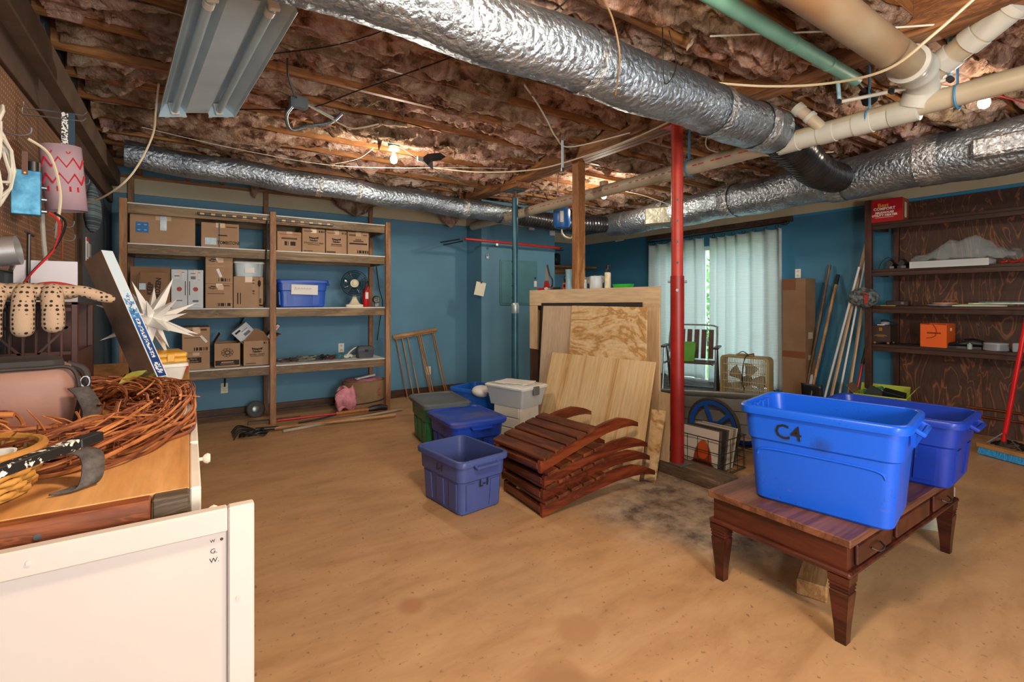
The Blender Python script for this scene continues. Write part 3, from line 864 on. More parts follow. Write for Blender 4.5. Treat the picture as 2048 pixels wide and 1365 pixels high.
# middle level
t = carton('open dark cardboard box holding folded cardboard, left end of the middle shelf', -.465, -.155, Z3 + .001, .40, .42, m=M_CARD2, open_=True)
for k in range(4):
    MB().box(-.12 + .012 * k, .11 + .008 * k, -.02 - .012 * k, -.012 - .012 * k, .01, .35 - .012 * (3 - k), b=.002).build('folded_sheet', [M_CARD, M_CARD2][k % 2], t, rot=(0, R(4 - k), 0))
text('KEEP', .055, M_INK, t, (.0, -.0605, .19), rot=(R(90), R(-86), 0), bold=.002)
text('FROZEN', .055, M_INK, t, (.06, -.0605, .19), rot=(R(90), R(-86), 0), bold=.002)
pr(t, -.06, .21, .05, .06, plain('pale_label', '#c5dbe6'), 'sticker', y=-.06)
for k in range(2):
    t = carton(['white carton with red round seals, left one of the white pair', 'white carton with red round seals, right one of the white pair'][k], [-.148, -.012][k], [-.016, .118][k], Z3 + .001, .385, .40, m=M_CWHITE)
    MB().cyl((0, -.001, .19), (0, 0, .19), .022, n=18).build('red_seal', plain('seal_red', '#a8402c', None, .7), t)
    pr(t, -.02, .32, .04, .06, M_FINEW); pr(t, .03, .32, .02, .08, M_FINEW); pr(t, 0, .06, .05, .05, M_FINEW)
    pr(t, .05 if k == 0 else -.05, .2, .006, .14, M_INK)
def tyson(t, w, h):
    MB().prism([(.036 * math.cos(q * .349), .017 * math.sin(q * .349)) for q in range(18)], 0, .0012, Matrix.Rotation(R(90), 4, 'X')).build('emblem', M_INK, t, loc=(-w * .24, -.0005, h * .84))
    text('Tyson', .028, M_CARD3, t, (-w * .24, -.003, h * .84), bold=.0006)
    pr(t, w * .22, h * .90, w * .34, .02, M_FINE); pr(t, -w * .12, h * .62, w * .62, .022, M_FINE)
    pr(t, w * .17, h * .14, w * .5, .032, M_BAR, 'barcode')
    pr(t, w * .05, h * .84, .05, .045, plain('kraft_sticker', '#d8b79c', None, .8), 'sticker', y=-.002)
t = carton('cardboard box with an oval emblem and crooked sticker, upper box left of the clear bin', .137, .378, Z3 + .252, .285, .40); tyson(t, .24, .285)
pr(t, .0, .11, .025, .09, M_PAPER, 'sticker', y=-.002, rot=-22)
t = carton('cardboard box with an oval emblem, lower of the pair beside the white cartons', .137, .378, Z3 + .001, .25, .40); tyson(t, .24, .25)
t = carton('cardboard box standing on end beneath the small clear bin', .385, .665, Z3 + .001, .33, .40)
MB().prism([(.016 * math.cos(q * .349), .036 * math.sin(q * .349)) for q in range(18)], 0, .0012, Matrix.Rotation(R(90), 4, 'X')).build('emblem', M_INK, t, loc=(.10, -.0005, .26))
pr(t, -.09, .10, .034, .12, M_BAR, 'barcode'); pr(t, .045, .22, .02, .16, M_FINE); pr(t, .11, .06, .02, .08, M_FINE)
cb = thing('clear_bin', 'small clear plastic bin with a white lid and paper label on a cardboard box', 'bin', (.535, 5.83, Z3 + .333), group='bins')
M_CLEAR = glassy('clear_plastic', '#c8d8dc', .38, .2)
b = MB(); loft(b, [rrect(.13, .12, .02, 0), rrect(.14, .13, .02, .14), rrect(.137, .127, .02, .14), rrect(.127, .117, .02, .004)], True, True); b.build('bin_body', M_CLEAR, cb, smooth=True, loc=(0, .14, 0))
b = MB(); loft(b, [rrect(.148, .138, .02, .14), rrect(.150, .140, .02, .152), rrect(.140, .13, .02, .162)]); b.build('lid', M_VINYL, cb, smooth=True, loc=(0, .14, 0))
pr(cb, .0, .07, .09, .06, M_PAPER, 'paper_label', y=.0065)
MB().box(-.10, .10, .06, .2, .005, .09, b=.01).build('contents', plain('pale_blue_goods', '#9fb7c0', '#8aa4af', .7), cb)

# tote builder used for every lidded or open tote
def tote(name, label, loc, rz, top, bot, h, m, lid=None, step=.62, inner=None, letters=(), group='plastic totes', handles=True, ribs=True, long_axis='Y'):
    """top, bot: full size (x, y) at rim and base"""
    t = thing(name, label, 'tote', loc, rz, group)
    ta, tb_, ba, bb_ = top[0] / 2 - .018, top[1] / 2 - .018, bot[0] / 2, bot[1] / 2
    def at_(z): 
        k = z / h
        return ba + (ta - ba) * k, bb_ + (tb_ - bb_) * k
    b = MB()
    rr = min(top) * .12
    a1 = at_(h * step); a0 = at_(.02)
    rings = [rrect(ba - .012, bb_ - .012, rr * .8, 0), rrect(ba, bb_, rr * .8, .012)]
    rings += [rrect(a1[0] - .006, a1[1] - .006, rr, h * step - .010), rrect(a1[0] + .004, a1[1] + .004, rr, h * step)]
    rings += [rrect(ta, tb_, rr, h - .004)]
    rings += [rrect(ta - .004, tb_ - .004, rr, h - .004), rrect(ba - .006, bb_ - .006, rr * .8, .008)]
    loft(b, rings, True, True)
    b.build('tote_body', m, t, smooth=True, ang=35)
    b = MB()
    loft(b, [rrect(ta - .004, tb_ - .004, rr, h - .002), rrect(ta + .001, tb_ + .001, rr, h - .034), rrect(ta + .016, tb_ + .016, rr * 1.1, h - .034), rrect(ta + .018, tb_ + .018, rr * 1.1, h - .006), rrect(ta + .012, tb_ + .012, rr * 1.1, h + .002), rrect(ta - .002, tb_ - .002, rr, h + .002), rrect(ta - .004, tb_ - .004, rr, h - .002)], False, False)
    b.build('rim', m, t, smooth=True, ang=50)
    if ribs:
        # raised vertical panels below the step
        for sx in (-1, 1):
            for fy in (-.62, 0, .62):
                c0 = at_(.03); c1 = at_(h * step - .02)
                b = MB()
                b.add([(sx * (c0[0] + dx), fy * c0[1] + dy, .03) for dx in (-.006, .005) for dy in (-.04, .04)] + [(sx * (c1[0] - .006 + dx), fy * c1[1] + dy, h * step - .02) for dx in (-.004, .007) for dy in (-.04, .04)],
                      [(0, 1, 3, 2), (4, 6, 7, 5), (0, 4, 5, 1), (2, 3, 7, 6), (0, 2, 6, 4), (1, 5, 7, 3)])
                b.build('side_panel', m, t)
        for sy in (-1, 1):
            for fx_ in (-.55, .55):
                c0 = at_(.03); c1 = at_(h * step - .02)
                b = MB()
                b.add([(fx_ * c0[0] + dy, sy * (c0[1] + dx), .03) for dx in (-.006, .005) for dy in (-.035, .035)] + [(fx_ * c1[0] + dy, sy * (c1[1] - .006 + dx), h * step - .02) for dx in (-.004, .007) for dy in (-.035, .035)],
                      [(0, 1, 3, 2), (4, 6, 7, 5), (0, 4, 5, 1), (2, 3, 7, 6), (0, 2, 6, 4), (1, 5, 7, 3)])
                b.build('side_panel', m, t)
    if handles:
        for s_ in (-1, 1):
            b = MB()
            if long_axis == 'Y':
                e = tb_ + .012
                hw = min(.085, ta * .55)
                b.tube([(-hw, s_ * e, h - .03), (-hw, s_ * (e + .026), h - .045), (hw, s_ * (e + .026), h - .045), (hw, s_ * e, h - .03)], .010, 8)
                b.box(-hw, hw, min(s_ * (e - .012), s_ * (e + .018)), max(s_ * (e - .012), s_ * (e + .018)), h - .050, h - .034)
            else:
                e = ta + .012
                hw = min(.085, tb_ * .55)
                b.tube([(s_ * e, -hw, h - .03), (s_ * (e + .026), -hw, h - .045), (s_ * (e + .026), hw, h - .045), (s_ * e, hw, h - .03)], .010, 8)
                b.box(min(s_ * (e - .012), s_ * (e + .018)), max(s_ * (e - .012), s_ * (e + .018)), -hw, hw, h - .050, h - .034)
            b.build('handle', m, t, smooth=True)
    if lid:
        b = MB()
        A, B = ta + .024, tb_ + .024
        loft(b, [rrect(A, B, rr * 1.1, h - .022), rrect(A + .004, B + .004, rr * 1.1, h + .006), rrect(A - .012, B - .012, rr, h + .018), rrect(A - .03, B - .03, rr, h + .018), rrect(A - .04, B - .04, rr * .9, h + .008)])
        b.build('lid', lid, t, smooth=True, ang=35)
    return t, ta, tb_
M_TBLUE = plain('tote_blue', '#1d55b8', '#1a4dac', .38, scale=5)
t, a, b_ = tote('storage_tote', 'blue lidless tote with a taped paper note on the middle shelf', (1.075, 6.04, Z3 + .001), 0, (.56, .40), (.47, .33), .31, M_TBLUE, long_axis='X', ribs=True)
pr(t, .01, .20, .28, .11, M_PAPER, 'paper_note', y=-.202, rot=1.5)
for k, (x0, h0) in enumerate(((-.085, .030), (-.05, .016), (-.02, .014), (.01, .016), (.04, .014), (.07, .02))):
    MB().tube(bez([(x0 - .010, 0, -h0 * .5), (x0 - .004, 0, h0 * .6), (x0 + .004, 0, h0 * .1), (x0 + .012, 0, -h0 * .4)], 4), .0014, 4).build('pencil_stroke', plain('pencil', '#8b8d90', None, .8), t, loc=(0, -.2035, .21))

# table fan
fa = thing('table_fan', 'desk fan with smoky blades and a cream base on the middle shelf', 'fan', (1.665, 5.93, Z3 + .001), -14)
M_CREAM = plain('cream_plastic', '#d9d2b6', '#cfc7a8', .45)
b = MB(); loft(b, [rrect(.10, .075, .02, 0), rrect(.10, .075, .02, .028), rrect(.06, .05, .02, .040), rrect(.028, .026, .012, .10), rrect(.020, .02, .010, .15)]); b.build('base', M_CREAM, fa, smooth=True, ang=50)
MB().cyl((0, .06, .285), (0, -.035, .285), .052, .046, n=20).build('motor_housing', M_CREAM, fa, smooth=True)
Mf = Matrix.Translation((0, -.06, .285)) @ Matrix.Rotation(R(90), 4, 'X')
MB().lathe([(.030, 0), (.034, .008), (.020, .014)], 20, Mf).build('hub_cap', M_CREAM, fa, smooth=True)
MB().lathe([(.036, .002), (.048, .004), (.048, .010), (.036, .008)], 24, Mf, False, False).build('hub_ring', M_CREAM, fa, smooth=True)
M_SMOKE = glassy('smoky_blue_plastic', '#274a5c', .72, .12)
for k in range(4):
    P = []
    for i in range(7):
        row = []
        for j in range(6):
            r_ = .035 + .105 * j / 5; q = R(90 * k) + R(62) * (i / 6 - .5) * (.75 + .35 * j / 5)
            row.append((r_ * math.cos(q), r_ * math.sin(q), -.02 + .028 * (i / 6 - .5)))
        P.append(row)
    MB().grid(P, Mf).build('blade', M_SMOKE, fa, smooth=True, solid=.002)
M_WIRE = plain('dark_wire', '#2c3a40', None, .35, .5)
g = MB()
for r_, z in ((.155, -.02), (.152, .0), (.13, .016), (.10, .022), (.07, .024), (.05, .024)):
    g.tube([(r_ * math.cos(2 * math.pi * k / 40), r_ * math.sin(2 * math.pi * k / 40), z) for k in range(40)], .0016 if r_ < .15 else .0035, 5, closed=True)
for k in range(36):
    q = 2 * math.pi * k / 36
    g.tube([(r_ * math.cos(q), r_ * math.sin(q), z) for r_, z in ((.05, .024), (.10, .022), (.13, .016), (.152, 0), (.155, -.02), (.13, -.045), (.06, -.055))], .0009, 4)
gm = MB(); gm.add(g.v, g.f, Mf)
o = gm.build('guard', M_WIRE, fa); o['kind'] = 'stuff'
# fire extinguisher, little clock radio-like device
fe = thing('fire_extinguisher', 'small red fire extinguisher between the desk fan and shelf post', 'extinguisher', (1.825, 6.0, Z3 + .001))
MB().lathe([(.036, 0), (.040, .008), (.040, .22), (.036, .25), (.016, .275), (.014, .29)], 20).build('cylinder', plain('ext_red', '#c01218', None, .3), fe, smooth=True)
MB().cyl((0, 0, .29), (0, 0, .315), .018, n=14).build('valve', M_BLACK, fe, smooth=True)
MB().bar((-.01, 0, .325), (.05, 0, .345), .016, .008).build('lever', M_BLACK, fe)
MB().box(-.018, .018, -.042, -.039, .10, .18).build('label_panel', M_PAPER, fe)
cl = thing('alarm_clock', 'small black metal clock standing at the right end of the middle shelf', 'clock', (1.915, 5.88, Z3 + .001))
MB().lathe([(.042, -.02), (.047, -.012), (.047, .012), (.042, .02)], 24, Matrix.Translation((0, 0, .09)) @ Matrix.Rotation(R(90), 4, 'X')).build('case', M_BLACK, cl, smooth=True)
MB().box(-.024, .024, -.028, .02, 0, .05, b=.006).build('foot_block', plain('grey_metal', '#a3a49c', '#6d6e68', .4, .5, scale=30), cl)
MB().cyl((0, -.021, .09), (0, -.0225, .09), .036, n=24).build('dial', plain('dial_face', '#8f9088', '#23241f', .5, scale=40), cl)
# lower level
t = carton('cardboard box with an oval emblem, upper of two boxes on the lowest shelf', -.06, .175, Z4 + .172, .255, .40); tyson(t, .235, .255)
pr(t, .065, .135, .022, .085, M_PAPER, 'sticker', y=-.002, rot=-38)
t = carton('cardboard box with a dark script panel under another box on the lowest shelf', -.06, .175, Z4 + .001, .17, .40)
pr(t, -.02, .095, .13, .055, M_INK); text('Marie', .026, M_CARD3, t, (-.025, -.003, .107), shear=.2); text('Callender', .022, M_CARD3, t, (-.02, -.003, .082), shear=.2)
def flapf(side, ang, m=M_CARD2):
    def f(t, w, h, d):
        o = MB().box(-.001, .003, .01, d - .01, 0, min(w * .5, .15)).build('flap', m, t)
        o.location = (side * w / 2, 0, h); o.rotation_euler = (0, R(ang) * side, 0)
    return f
t = carton('open cardboard box with a round floral emblem in the middle of the lowest shelf', .215, .445, Z4 + .001, .25, .36, open_=True, flaps=(flapf(-1, -28), flapf(1, 65)))
g = MB()
for k in range(9):
    q = k * .698
    g.tube([(.036 * math.cos(q) + .018 * math.cos(s_ * .524), 0, .030 * math.sin(q) + .016 * math.sin(s_ * .524)) for s_ in range(12)], .0018, 4, closed=True)
g.tube([(.022 * math.cos(s_ * .524), 0, .018 * math.sin(s_ * .524)) for s_ in range(12)], .0022, 4, closed=True)
o = g.build('emblem', M_INK, t, loc=(0, -.001, .155)); o['kind'] = 'stuff'
pr(t, 0, .05, .215, .052, M_INK); pr(t, 0, .056, .11, .012, M_CARD3, y=-.0026); pr(t, 0, .038, .13, .004, M_CARD3, y=-.0026)
t = carton('open cardboard box with a winged emblem and raised flaps beside the middle post', .478, .732, Z4 + .001, .265, .40, open_=True, flaps=(flapf(-1, -62), flapf(1, 60)))
oreida(t, .25, 'EXTRA CRISPY', .165); pr(t, .085, .242, .06, .022, M_BAR, 'barcode'); pr(t, -.06, .02, .10, .02, M_FINE)
MB().prism([(-.127, 0), (.127, 0), (.06, .10), (-.02, .14)], 0, .004, Matrix.Rotation(R(90), 4, 'X')).build('flap', M_CARD2, t, loc=(0, .004, .265), rot=(R(10), 0, 0))
wb_ = thing('shipping_box', 'small white carton leaning out of the open box by the middle post', 'box', (.55, 6.0, Z4 + .24), 0, rot=(0, R(-42), 0))
MB().box(-.06, .12, -.1, .1, .02, .20, b=.003).build('carton_body', M_CWHITE, wb_)
pr(wb_, .05, .12, .07, .06, M_FINEW, y=-.1015); pr(wb_, -.01, .17, .06, .02, M_INK, y=-.1015)
bk = thing('picture_book', 'dark blue book with a red mark sticking out of the open box', 'book', (.70, 5.98, Z4 + .25), rot=(0, R(38), 0))
MB().box(-.03, .01, -.09, .09, 0, .22, b=.002).build('cover', plain('navy_cover', '#1d2738', None, .5), bk)
MB().box(-.026, .006, -.092, -.0905, .005, .215).build('page_edge', M_PAPER, bk)
MB().box(-.02, .0, -.094, -.092, .16, .20).build('red_mark', plain('ext_red', '#c01218'), bk)

# cable coils on the lowest shelf
def coil(label, x, y, z, r, turns, rad, m, seed, squash=.6, cat='cable', name='cable_coil', group='coiled cables on the lowest shelf'):
    rs = random.Random(seed)
    pts = []
    n = turns * 10
    for k in range(n):
        q = 2 * math.pi * k / 10 + rs.uniform(-.15, .15)
        rr = r * rs.uniform(.72, 1.06)
        pts.append((rr * math.cos(q), rr * squash * math.sin(q), rad * 1.2 + abs(rs.gauss(0, 1)) * rad * 2.2 + .02 * (1 - abs(2 * k / n - 1))))
    o = MB().tube(bez(pts, 3), rad, 6).build(name, m, smooth=True, loc=(x, y, z + .002))
    tag(o, label, cat, group)
    return o
M_CBROWN = plain('brown_cord', '#4c372b', '#3a2a22', .5)
M_CGREY = plain('grey_cord', '#7e8478', '#5f665d', .5)
M_CTEAL = plain('teal_cord', '#3c7f86', '#2f6b75', .55)
M_CWH = plain('white_cord', '#d8d6c8', None, .5)
coil('brown tangled cord next to the middle post on the lowest shelf', .86, 5.90, Z4, .075, 4, .005, M_CBROWN, 1)
coil('small upright coil of brown cord on the lowest shelf', .985, 5.93, Z4, .05, 4, .006, M_CBROWN, 2, .8)
coil('wide grey-green cord loop on the lowest shelf', 1.13, 5.95, Z4, .115, 5, .007, M_CGREY, 3, .7)
coil('black cord coil in the middle of the lowest shelf', 1.24, 5.97, Z4, .10, 6, .007, M_BLACK, 4, .7)
coil('red and dark cord tangle left of the teal cord', 1.375, 5.93, Z4, .065, 5, .006, plain('dark_red_cord', '#5a1c1c', '#191718', .5, scale=20), 5, .7)
coil('teal cord bundle on the lowest shelf', 1.49, 5.94, Z4, .055, 8, .008, M_CTEAL, 6, .8)
coil('white extension cord heap left of the grey toolbox', 1.585, 5.95, Z4, .065, 4, .006, M_CWH, 7, .7)
o = MB().tube(bez([(1.56, 5.93, Z4 + .01), (1.60, 5.95, Z4 + .06), (1.66, 5.96, Z4 + .11), (1.70, 5.94, Z4 + .13)], 6), .009, 8).build('power_strip_lead', M_CWH, smooth=True)
tag(o, 'thick white plug lead rising over the grey toolbox', 'cable')
tx = thing('toolbox', 'small grey plastic toolbox at the right end of the lowest shelf', 'toolbox', (1.785, 5.92, Z4 + .001))
M_GREYP = plain('grey_plastic', '#4d535a', '#454b52', .5)
b = MB(); loft(b, [rrect(.088, .06, .01, 0), rrect(.098, .07, .01, .09)]); b.build('box_body', M_GREYP, tx, smooth=True, ang=30)
b = MB(); loft(b, [rrect(.102, .074, .01, .091), rrect(.102, .074, .01, .118), rrect(.085, .06, .01, .140)]); b.build('lid', M_GREYP, tx, smooth=True, ang=30)
MB().box(-.02, .02, -.080, -.071, .075, .105, b=.003).build('latch', M_BLACK, tx)

# power strip on the top rail
ps = thing('power_strip', 'long black power strip screwed along the top shelf rail', 'power strip', (.72, SY - .0015, 2.195))
MB().box(-.65, .65, -.026, 0, -.014, .014, b=.003).build('housing', M_BLACK, ps)
for k in range(14):
    MB().box(-.63 + .093 * k, -.595 + .093 * k, -.028, -.0255, -.009, .009).build('outlet', plain('outlet_beige', '#c3a878', None, .5), ps)
o = MB().tube(bez([(.69, 5.735, 2.18), (.685, 5.735, 1.95), (.675, 5.73, 1.6), (.67, 5.74, 1.3), (.60, 5.9, 1.27), (.5, 6.3, 1.1), (.36, 6.36, .6), (.335, 6.37, .35)], 8), .008, 8).build('black_cable', M_BLACK, smooth=True)
tag(o, 'thick black power cord dropping from the power strip past the middle post', 'cable')
# wall outlets
def outlet(label, loc, rz, cov='#d8d2bc'):
    t = thing('wall_outlet', label, 'outlet', loc, rz)
    MB().box(-.036, .036, -.006, 0, -.058, .058, b=.003).build('cover_plate', plain('plate_' + cov[1:], cov, None, .4), t)
    for dz in (-.028, .028):
        MB().cyl((0, -.0075, dz), (0, -.006, dz), .016, n=14).build('socket', plain('socket_ivory', '#c8c1a6', None, .4), t)
    return t
outlet('ivory wall outlet with a black plug low on the wall under the left shelves', (.333, 6.399, .33), 0)
outlet('white outlet plate on the wall behind the grey toolbox', (1.627, 6.399, .72), 0, '#e6e4dc')
outlet('ivory wall outlet low on the wall behind the drying rack', (2.84, 6.399, .33), 0)

# insulation roll, rake, pruner and poles lying under the shelves
ir = thing('insulation_roll', 'kraft-faced roll of pink insulation standing on the floor under the shelves', 'insulation roll', (1.82, 6.05, 0))
M_KRAFT = plain('kraft_paper', '#8f7455', '#7e6448', .8, scale=5)
M_PINK = plain('pink_wool', '#e09aa6', '#cf8594', 1.0, scale=16, bmp=.9, bscale=40, bdist=.02)
b = MB(); n = 36
for (sc_, nm, m_) in ((1.0, 'kraft_facing', M_KRAFT),):
    P0 = [(.265 * math.cos(2 * math.pi * k / n), .20 * math.sin(2 * math.pi * k / n)) for k in range(n)]
    MB().prism(P0, .002, .34).build(nm, m_, ir, smooth=True)
b = MB(); P = []
for i in range(12):
    row = []
    for j in range(n + 1):
        q = 2 * math.pi * j / n; k = i / 11
        row.append((.258 * k * math.cos(q), .193 * k * math.sin(q), .342 + .012 * (1 - k) + .010 * math.sin(k * 26) * (1 if k < .95 else 0)))
    P.append(row)
b.grid(P); b.build('wool_top', M_PINK, ir, smooth=True, ang=80)
b = MB(); P = []
for i in range(14):
    row = []
    for j in range(17):
        u = i / 13; v = j / 16
        bul = math.sin(math.pi * v)
        row.append((-.20 - .20 * (u - .1) * (1 - .25 * (2 * v - 1) ** 2) , -.16 + .02 * math.sin(9 * v) - .06 * bul * (1 - u) , .02 + .30 * v * (1 - .2 * u) - .03 * math.sin(7 * u)))
    P.append(row)
b.grid(P).build('loose_wool_end', M_PINK, ir, smooth=True, ang=80, solid=.08)
for (s_, x, y, z, r_) in (('R19', .12, -.186, .20, 0),):
    text(s_, .06, plain('roll_red', '#a8362c', None, .8), ir, (x, y - .006, z), rot=(R(90), R(90), R(18 if x > .1 else 3)), bold=.001)
MB().tube([(.27 * math.cos(q * .1745), .205 * math.sin(q * .1745), .085 + .02 * math.cos(q * .1745)) for q in range(36)], .006, 6, closed=True).build('strap', M_BLACK, ir)
MB().bar((-.13, -.10, .375), (.12, -.02, .395), .05, .02, b=.002).build('tag_sleeve', M_VINYL, ir)

rk = thing('garden_fork', 'black tined garden cultivator with a wooden handle lying on the floor', 'garden tool', (.5, 5.42, 0))
M_HANDLE = wood('tool_handle', '#c49c6b', '#b58a58', '#946b3e', 'X', 9)
MB().tube([(.22, 0, .03), (1.45, -.13, .03)], .017, 10).build('handle', M_HANDLE, rk, smooth=True)
MB().tube([(.05, .02, .035), (.26, 0, .03)], .020, 10).build('socket', M_BLACK, rk, smooth=True)
for k in range(5):
    y = -.10 + .05 * k
    MB().tube(bez([(.05, .02, .035), (-.02, y * .8, .06), (-.10, y * 1.3, .07), (-.15, y * 1.6, .008)], 6), .006, 6).build('tine', M_BLACK, rk, smooth=True)
lo = thing('tree_pruner', 'red-shafted pruner with a black grip lying under the shelves', 'garden tool', (.78, 5.66, .02), -2)
MB().tube([(0, 0, .03), (.70, .0, .03)], .013, 10).build('shaft', plain('pruner_red', '#b01a1c', None, .4), lo, smooth=True)
MB().tube([(.60, 0, .03), (.98, 0, .035)], .021, 12).build('wood_grip', plain('orange_wood', '#a5692f', '#8f5524', .5, scale=20), lo, smooth=True)
MB().tube([(.96, 0, .035), (1.02, 0, .04), (1.10, 0, .045), (1.18, 0, .03)], [.026, .036, .040, .030], 14).build('black_grip', M_BLACK, lo, smooth=True)
MB().tube(bez([(.60, 0, .02), (.40, -.03, .0), (.2, -.05, -.008)], 6), .010, 8).build('lower_arm', M_BLACK, lo, smooth=True)
o = MB().cyl((0, 0, .016), (1.35, .28, .016), .016, n=12).build('broom_handle', plain('grey_pole', '#a59b8b', '#918778', .6), loc=(.78, 5.30, 0), smooth=True)
tag(o, 'pale grey wooden pole lying frontmost on the floor below the shelves', 'pole')
o = MB().box(-.1, .42, -.035, .035, .0, .03, b=.003).build('board_offcut', M_DARKW, loc=(.62, 5.85, 0), rot=(0, 0, R(-4)))
tag(o, 'short weathered board on the floor behind the garden fork', 'board')
cw = thing('caster_wheel', 'grey wheel leaning on the baseboard behind the middle shelf post', 'wheel', (.63, 6.2, .09), rot=(R(80), 0, R(8)))
MB().lathe([(.085, -.02), (.095, -.01), (.095, .01), (.085, .02)], 26).build('tyre', plain('dull_rubber', '#4d4f50', None, .8), cw, smooth=True)
MB().lathe([(.035, -.025), (.045, -.02), (.045, .02), (.035, .025)], 18).build('hub', M_STEEL, cw, smooth=True)
hs = []
coil('black cable coil on the floor at the end of the garden fork', .52, 5.30, 0, .12, 5, .006, M_BLACK, 21, .55, group='cables on the floor')
# ------------------------------------------------------------------ curtains
def cloth_mat():
    m, nt, n, l, bs = newmat('waffle_curtain')
    mp = coords(nt, vary=False)
    w = n.new('ShaderNodeTexWave'); w.wave_type = 'BANDS'; w.bands_direction = 'Z'
    w.inputs['Scale'].default_value = 16; w.inputs['Distortion'].default_value = .4
    l.new(mp.outputs[0], w.inputs['Vector'])
    r = ramp(nt, w.outputs['Fac'], [(0.0, '#c9d8da'), (0.35, '#e6eff1'), (1.0, '#eef5f6')])
    l.new(r.outputs[0], bs.inputs['Base Color'])
    bs.inputs['Roughness'].default_value = .9
    tr = n.new('ShaderNodeBsdfTranslucent'); l.new(r.outputs[0], tr.inputs[0])
    mx = n.new('ShaderNodeMixShader'); mx.inputs[0].default_value = .5
    out = n['Material Output']
    l.new(bs.outputs[0], mx.inputs[1]); l.new(tr.outputs[0], mx.inputs[2]); l.new(mx.outputs[0], out.inputs[0])
    bump(nt, bs, w.outputs['Fac'], .3, .006)
    return m
M_CURT = cloth_mat()
rd = thing('curtain_rod', 'black metal curtain rod with ball ends above the glass door', 'curtain rod', (6.42, 4.34, 2.325))
MB().cyl((0, -1.12, .015), (0, 1.12, -.02), .010, n=10).build('rod', M_BLACK, rd, smooth=True)
for s_ in (-1, 1): MB().ball((0, s_ * 1.13, -s_ * .017), .026, 10).build('finial', M_BLACK, rd, smooth=True)
for y in (-1.06, 0, 1.06): MB().bar((0, y, 0), (.125, y, 0), .012, .012).build('bracket', M_BLACK, rd)
def curtain(label, y0, y1, folds, ph, gather):
    t = thing('curtain', label, 'curtain', (6.42, (y0 + y1) / 2, .15))
    n, mz = 150, 26; P = []
    H_ = 2.13
    for i in range(mz):
        k = i / (mz - 1); row = []
        for j in range(n):
            u = j / (n - 1)
            yy = (u - .5) * (y1 - y0) * (1 + .03 * (1 - k)) + gather * (1 - k)
            q = folds * 2 * math.pi * (u + .06 * math.sin(5 * u + ph)) + ph
            amp = .028 + .010 * math.sin(3 * u * 6.28 + ph)
            sc_ = .025 * abs(math.sin(q * .5)) if k > .97 else 0
            row.append((-.02 + amp * math.sin(q + .3 * math.sin(3 * k)) - .02 * (1 - k), yy, k * H_ - sc_ + .012 * math.sin(4 * u) * (k < .02) + (y1 - y0) * (.5 - u) * .022))
        P.append(row)
    MB().grid(P).build('cloth', M_CURT, t, smooth=True, ang=80, solid=.003)
    for k in range(7):
        u = (k + .5) / 7
        MB().tube([(.0, (u - .5) * (y1 - y0) + .022 * math.cos(2 * math.pi * q / 14), H_ - .028 + .022 * math.sin(2 * math.pi * q / 14) + (y1 - y0) * (.5 - u) * .022) for q in range(14)], .004, 5, closed=True).build('ring', M_BLACK, t, loc=(-.012, 0, .035))
    return t
curtain('white waffle curtain panel behind the red post, left half of the glass door', 4.43, 5.43, 5, .3, .0)
curtain('white waffle curtain panel behind the box fan, right half of the glass door', 3.26, 4.335, 7, 1.2, -.01)

# ------------------------------------------------------------------ things on and against the bump-out
ep = thing('panel_door', 'grey-blue painted electrical panel door behind the steel jack post', 'panel', (4.10, 5.958, 1.60))
M_PANEL = plain('panel_paint', '#4d7f8c', '#477884', .5)
MB().box(-.335, .335, -.012, 0, -.335, .33, b=.003).build('panel_frame', M_PANEL, ep)
MB().box(-.31, .31, -.020, -.0125, -.31, .305, b=.003).build('door_leaf', M_PANEL, ep)
MB().box(.27, .32, -.026, -.021, -.06, .03).build('label_tag', M_PAPER, ep)
MB().box(.28, .30, -.028, -.021, .06, .085).build('latch', M_BLACK, ep)
o = MB().cyl((-.85, -.02, .0), (.85, .02, -.02), .017, n=12).build('red_pole', plain('pole_red', '#c0271c', '#b0221a', .35), loc=(3.95, 5.80, 2.165), smooth=True)
tag(o, 'red metal pole hung horizontally across the blue corner wall', 'pole')
for k, (x, zz) in enumerate(((3.05, 2.175), (4.78, 2.15))):
    t = thing('wall_hook', ['black hook holding the left end of the red pole', 'black hook holding the right end of the red pole'][k], 'hook', (x, 5.955, zz))
    if k == 0:
        MB().bar((-.02, .44, .0), (-.02, -.17, -.02), .018, .014).build('arm', M_BLACK, t); MB().bar((.03, .44, -.035), (.03, -.17, -.04), .018, .014).build('arm', M_BLACK, t)
    else:
        MB().bar((-.01, 0, .0), (.0, -.18, -.01), .018, .014).build('arm', M_BLACK, t); MB().bar((.03, 0, -.03), (.04, -.18, -.04), .018, .014).build('arm', M_BLACK, t)
def padlock(label, loc):
    t = thing('padlock', label, 'padlock', loc)
    MB().box(-.018, .018, -.008, .008, -.06, -.025, b=.003).build('lock_body', plain('brushed_metal', '#b6b9b4', None, .35, .8), t)
    MB().tube(bez([(-.012, 0, -.03), (-.014, 0, .0), (0, 0, .014), (.014, 0, 0), (.012, 0, -.03)], 4), .0035, 6).build('shackle', plain('brushed_metal', '#b6b9b4'), t, smooth=True)
    return t
padlock('small padlock looped over the red pole', (3.62, 5.80, 2.165))
t = padlock('small padlock hanging on a nail below the red pole', (3.55, 5.945, 1.99))
MB().cyl((0, .014, .014), (0, -.012, .014), .003, n=6).build('nail', M_BLACK, t)
pn = thing('paper_note', 'cream paper note clipped on the corner of the blue wall', 'note', (3.43, 5.94, 1.52), rot=(0, R(12), R(-20)))
MB().box(-.07, .07, -.003, -.001, -.12, .07).build('sheet', plain('cream_paper', '#e0ddc8', None, .8), pn)
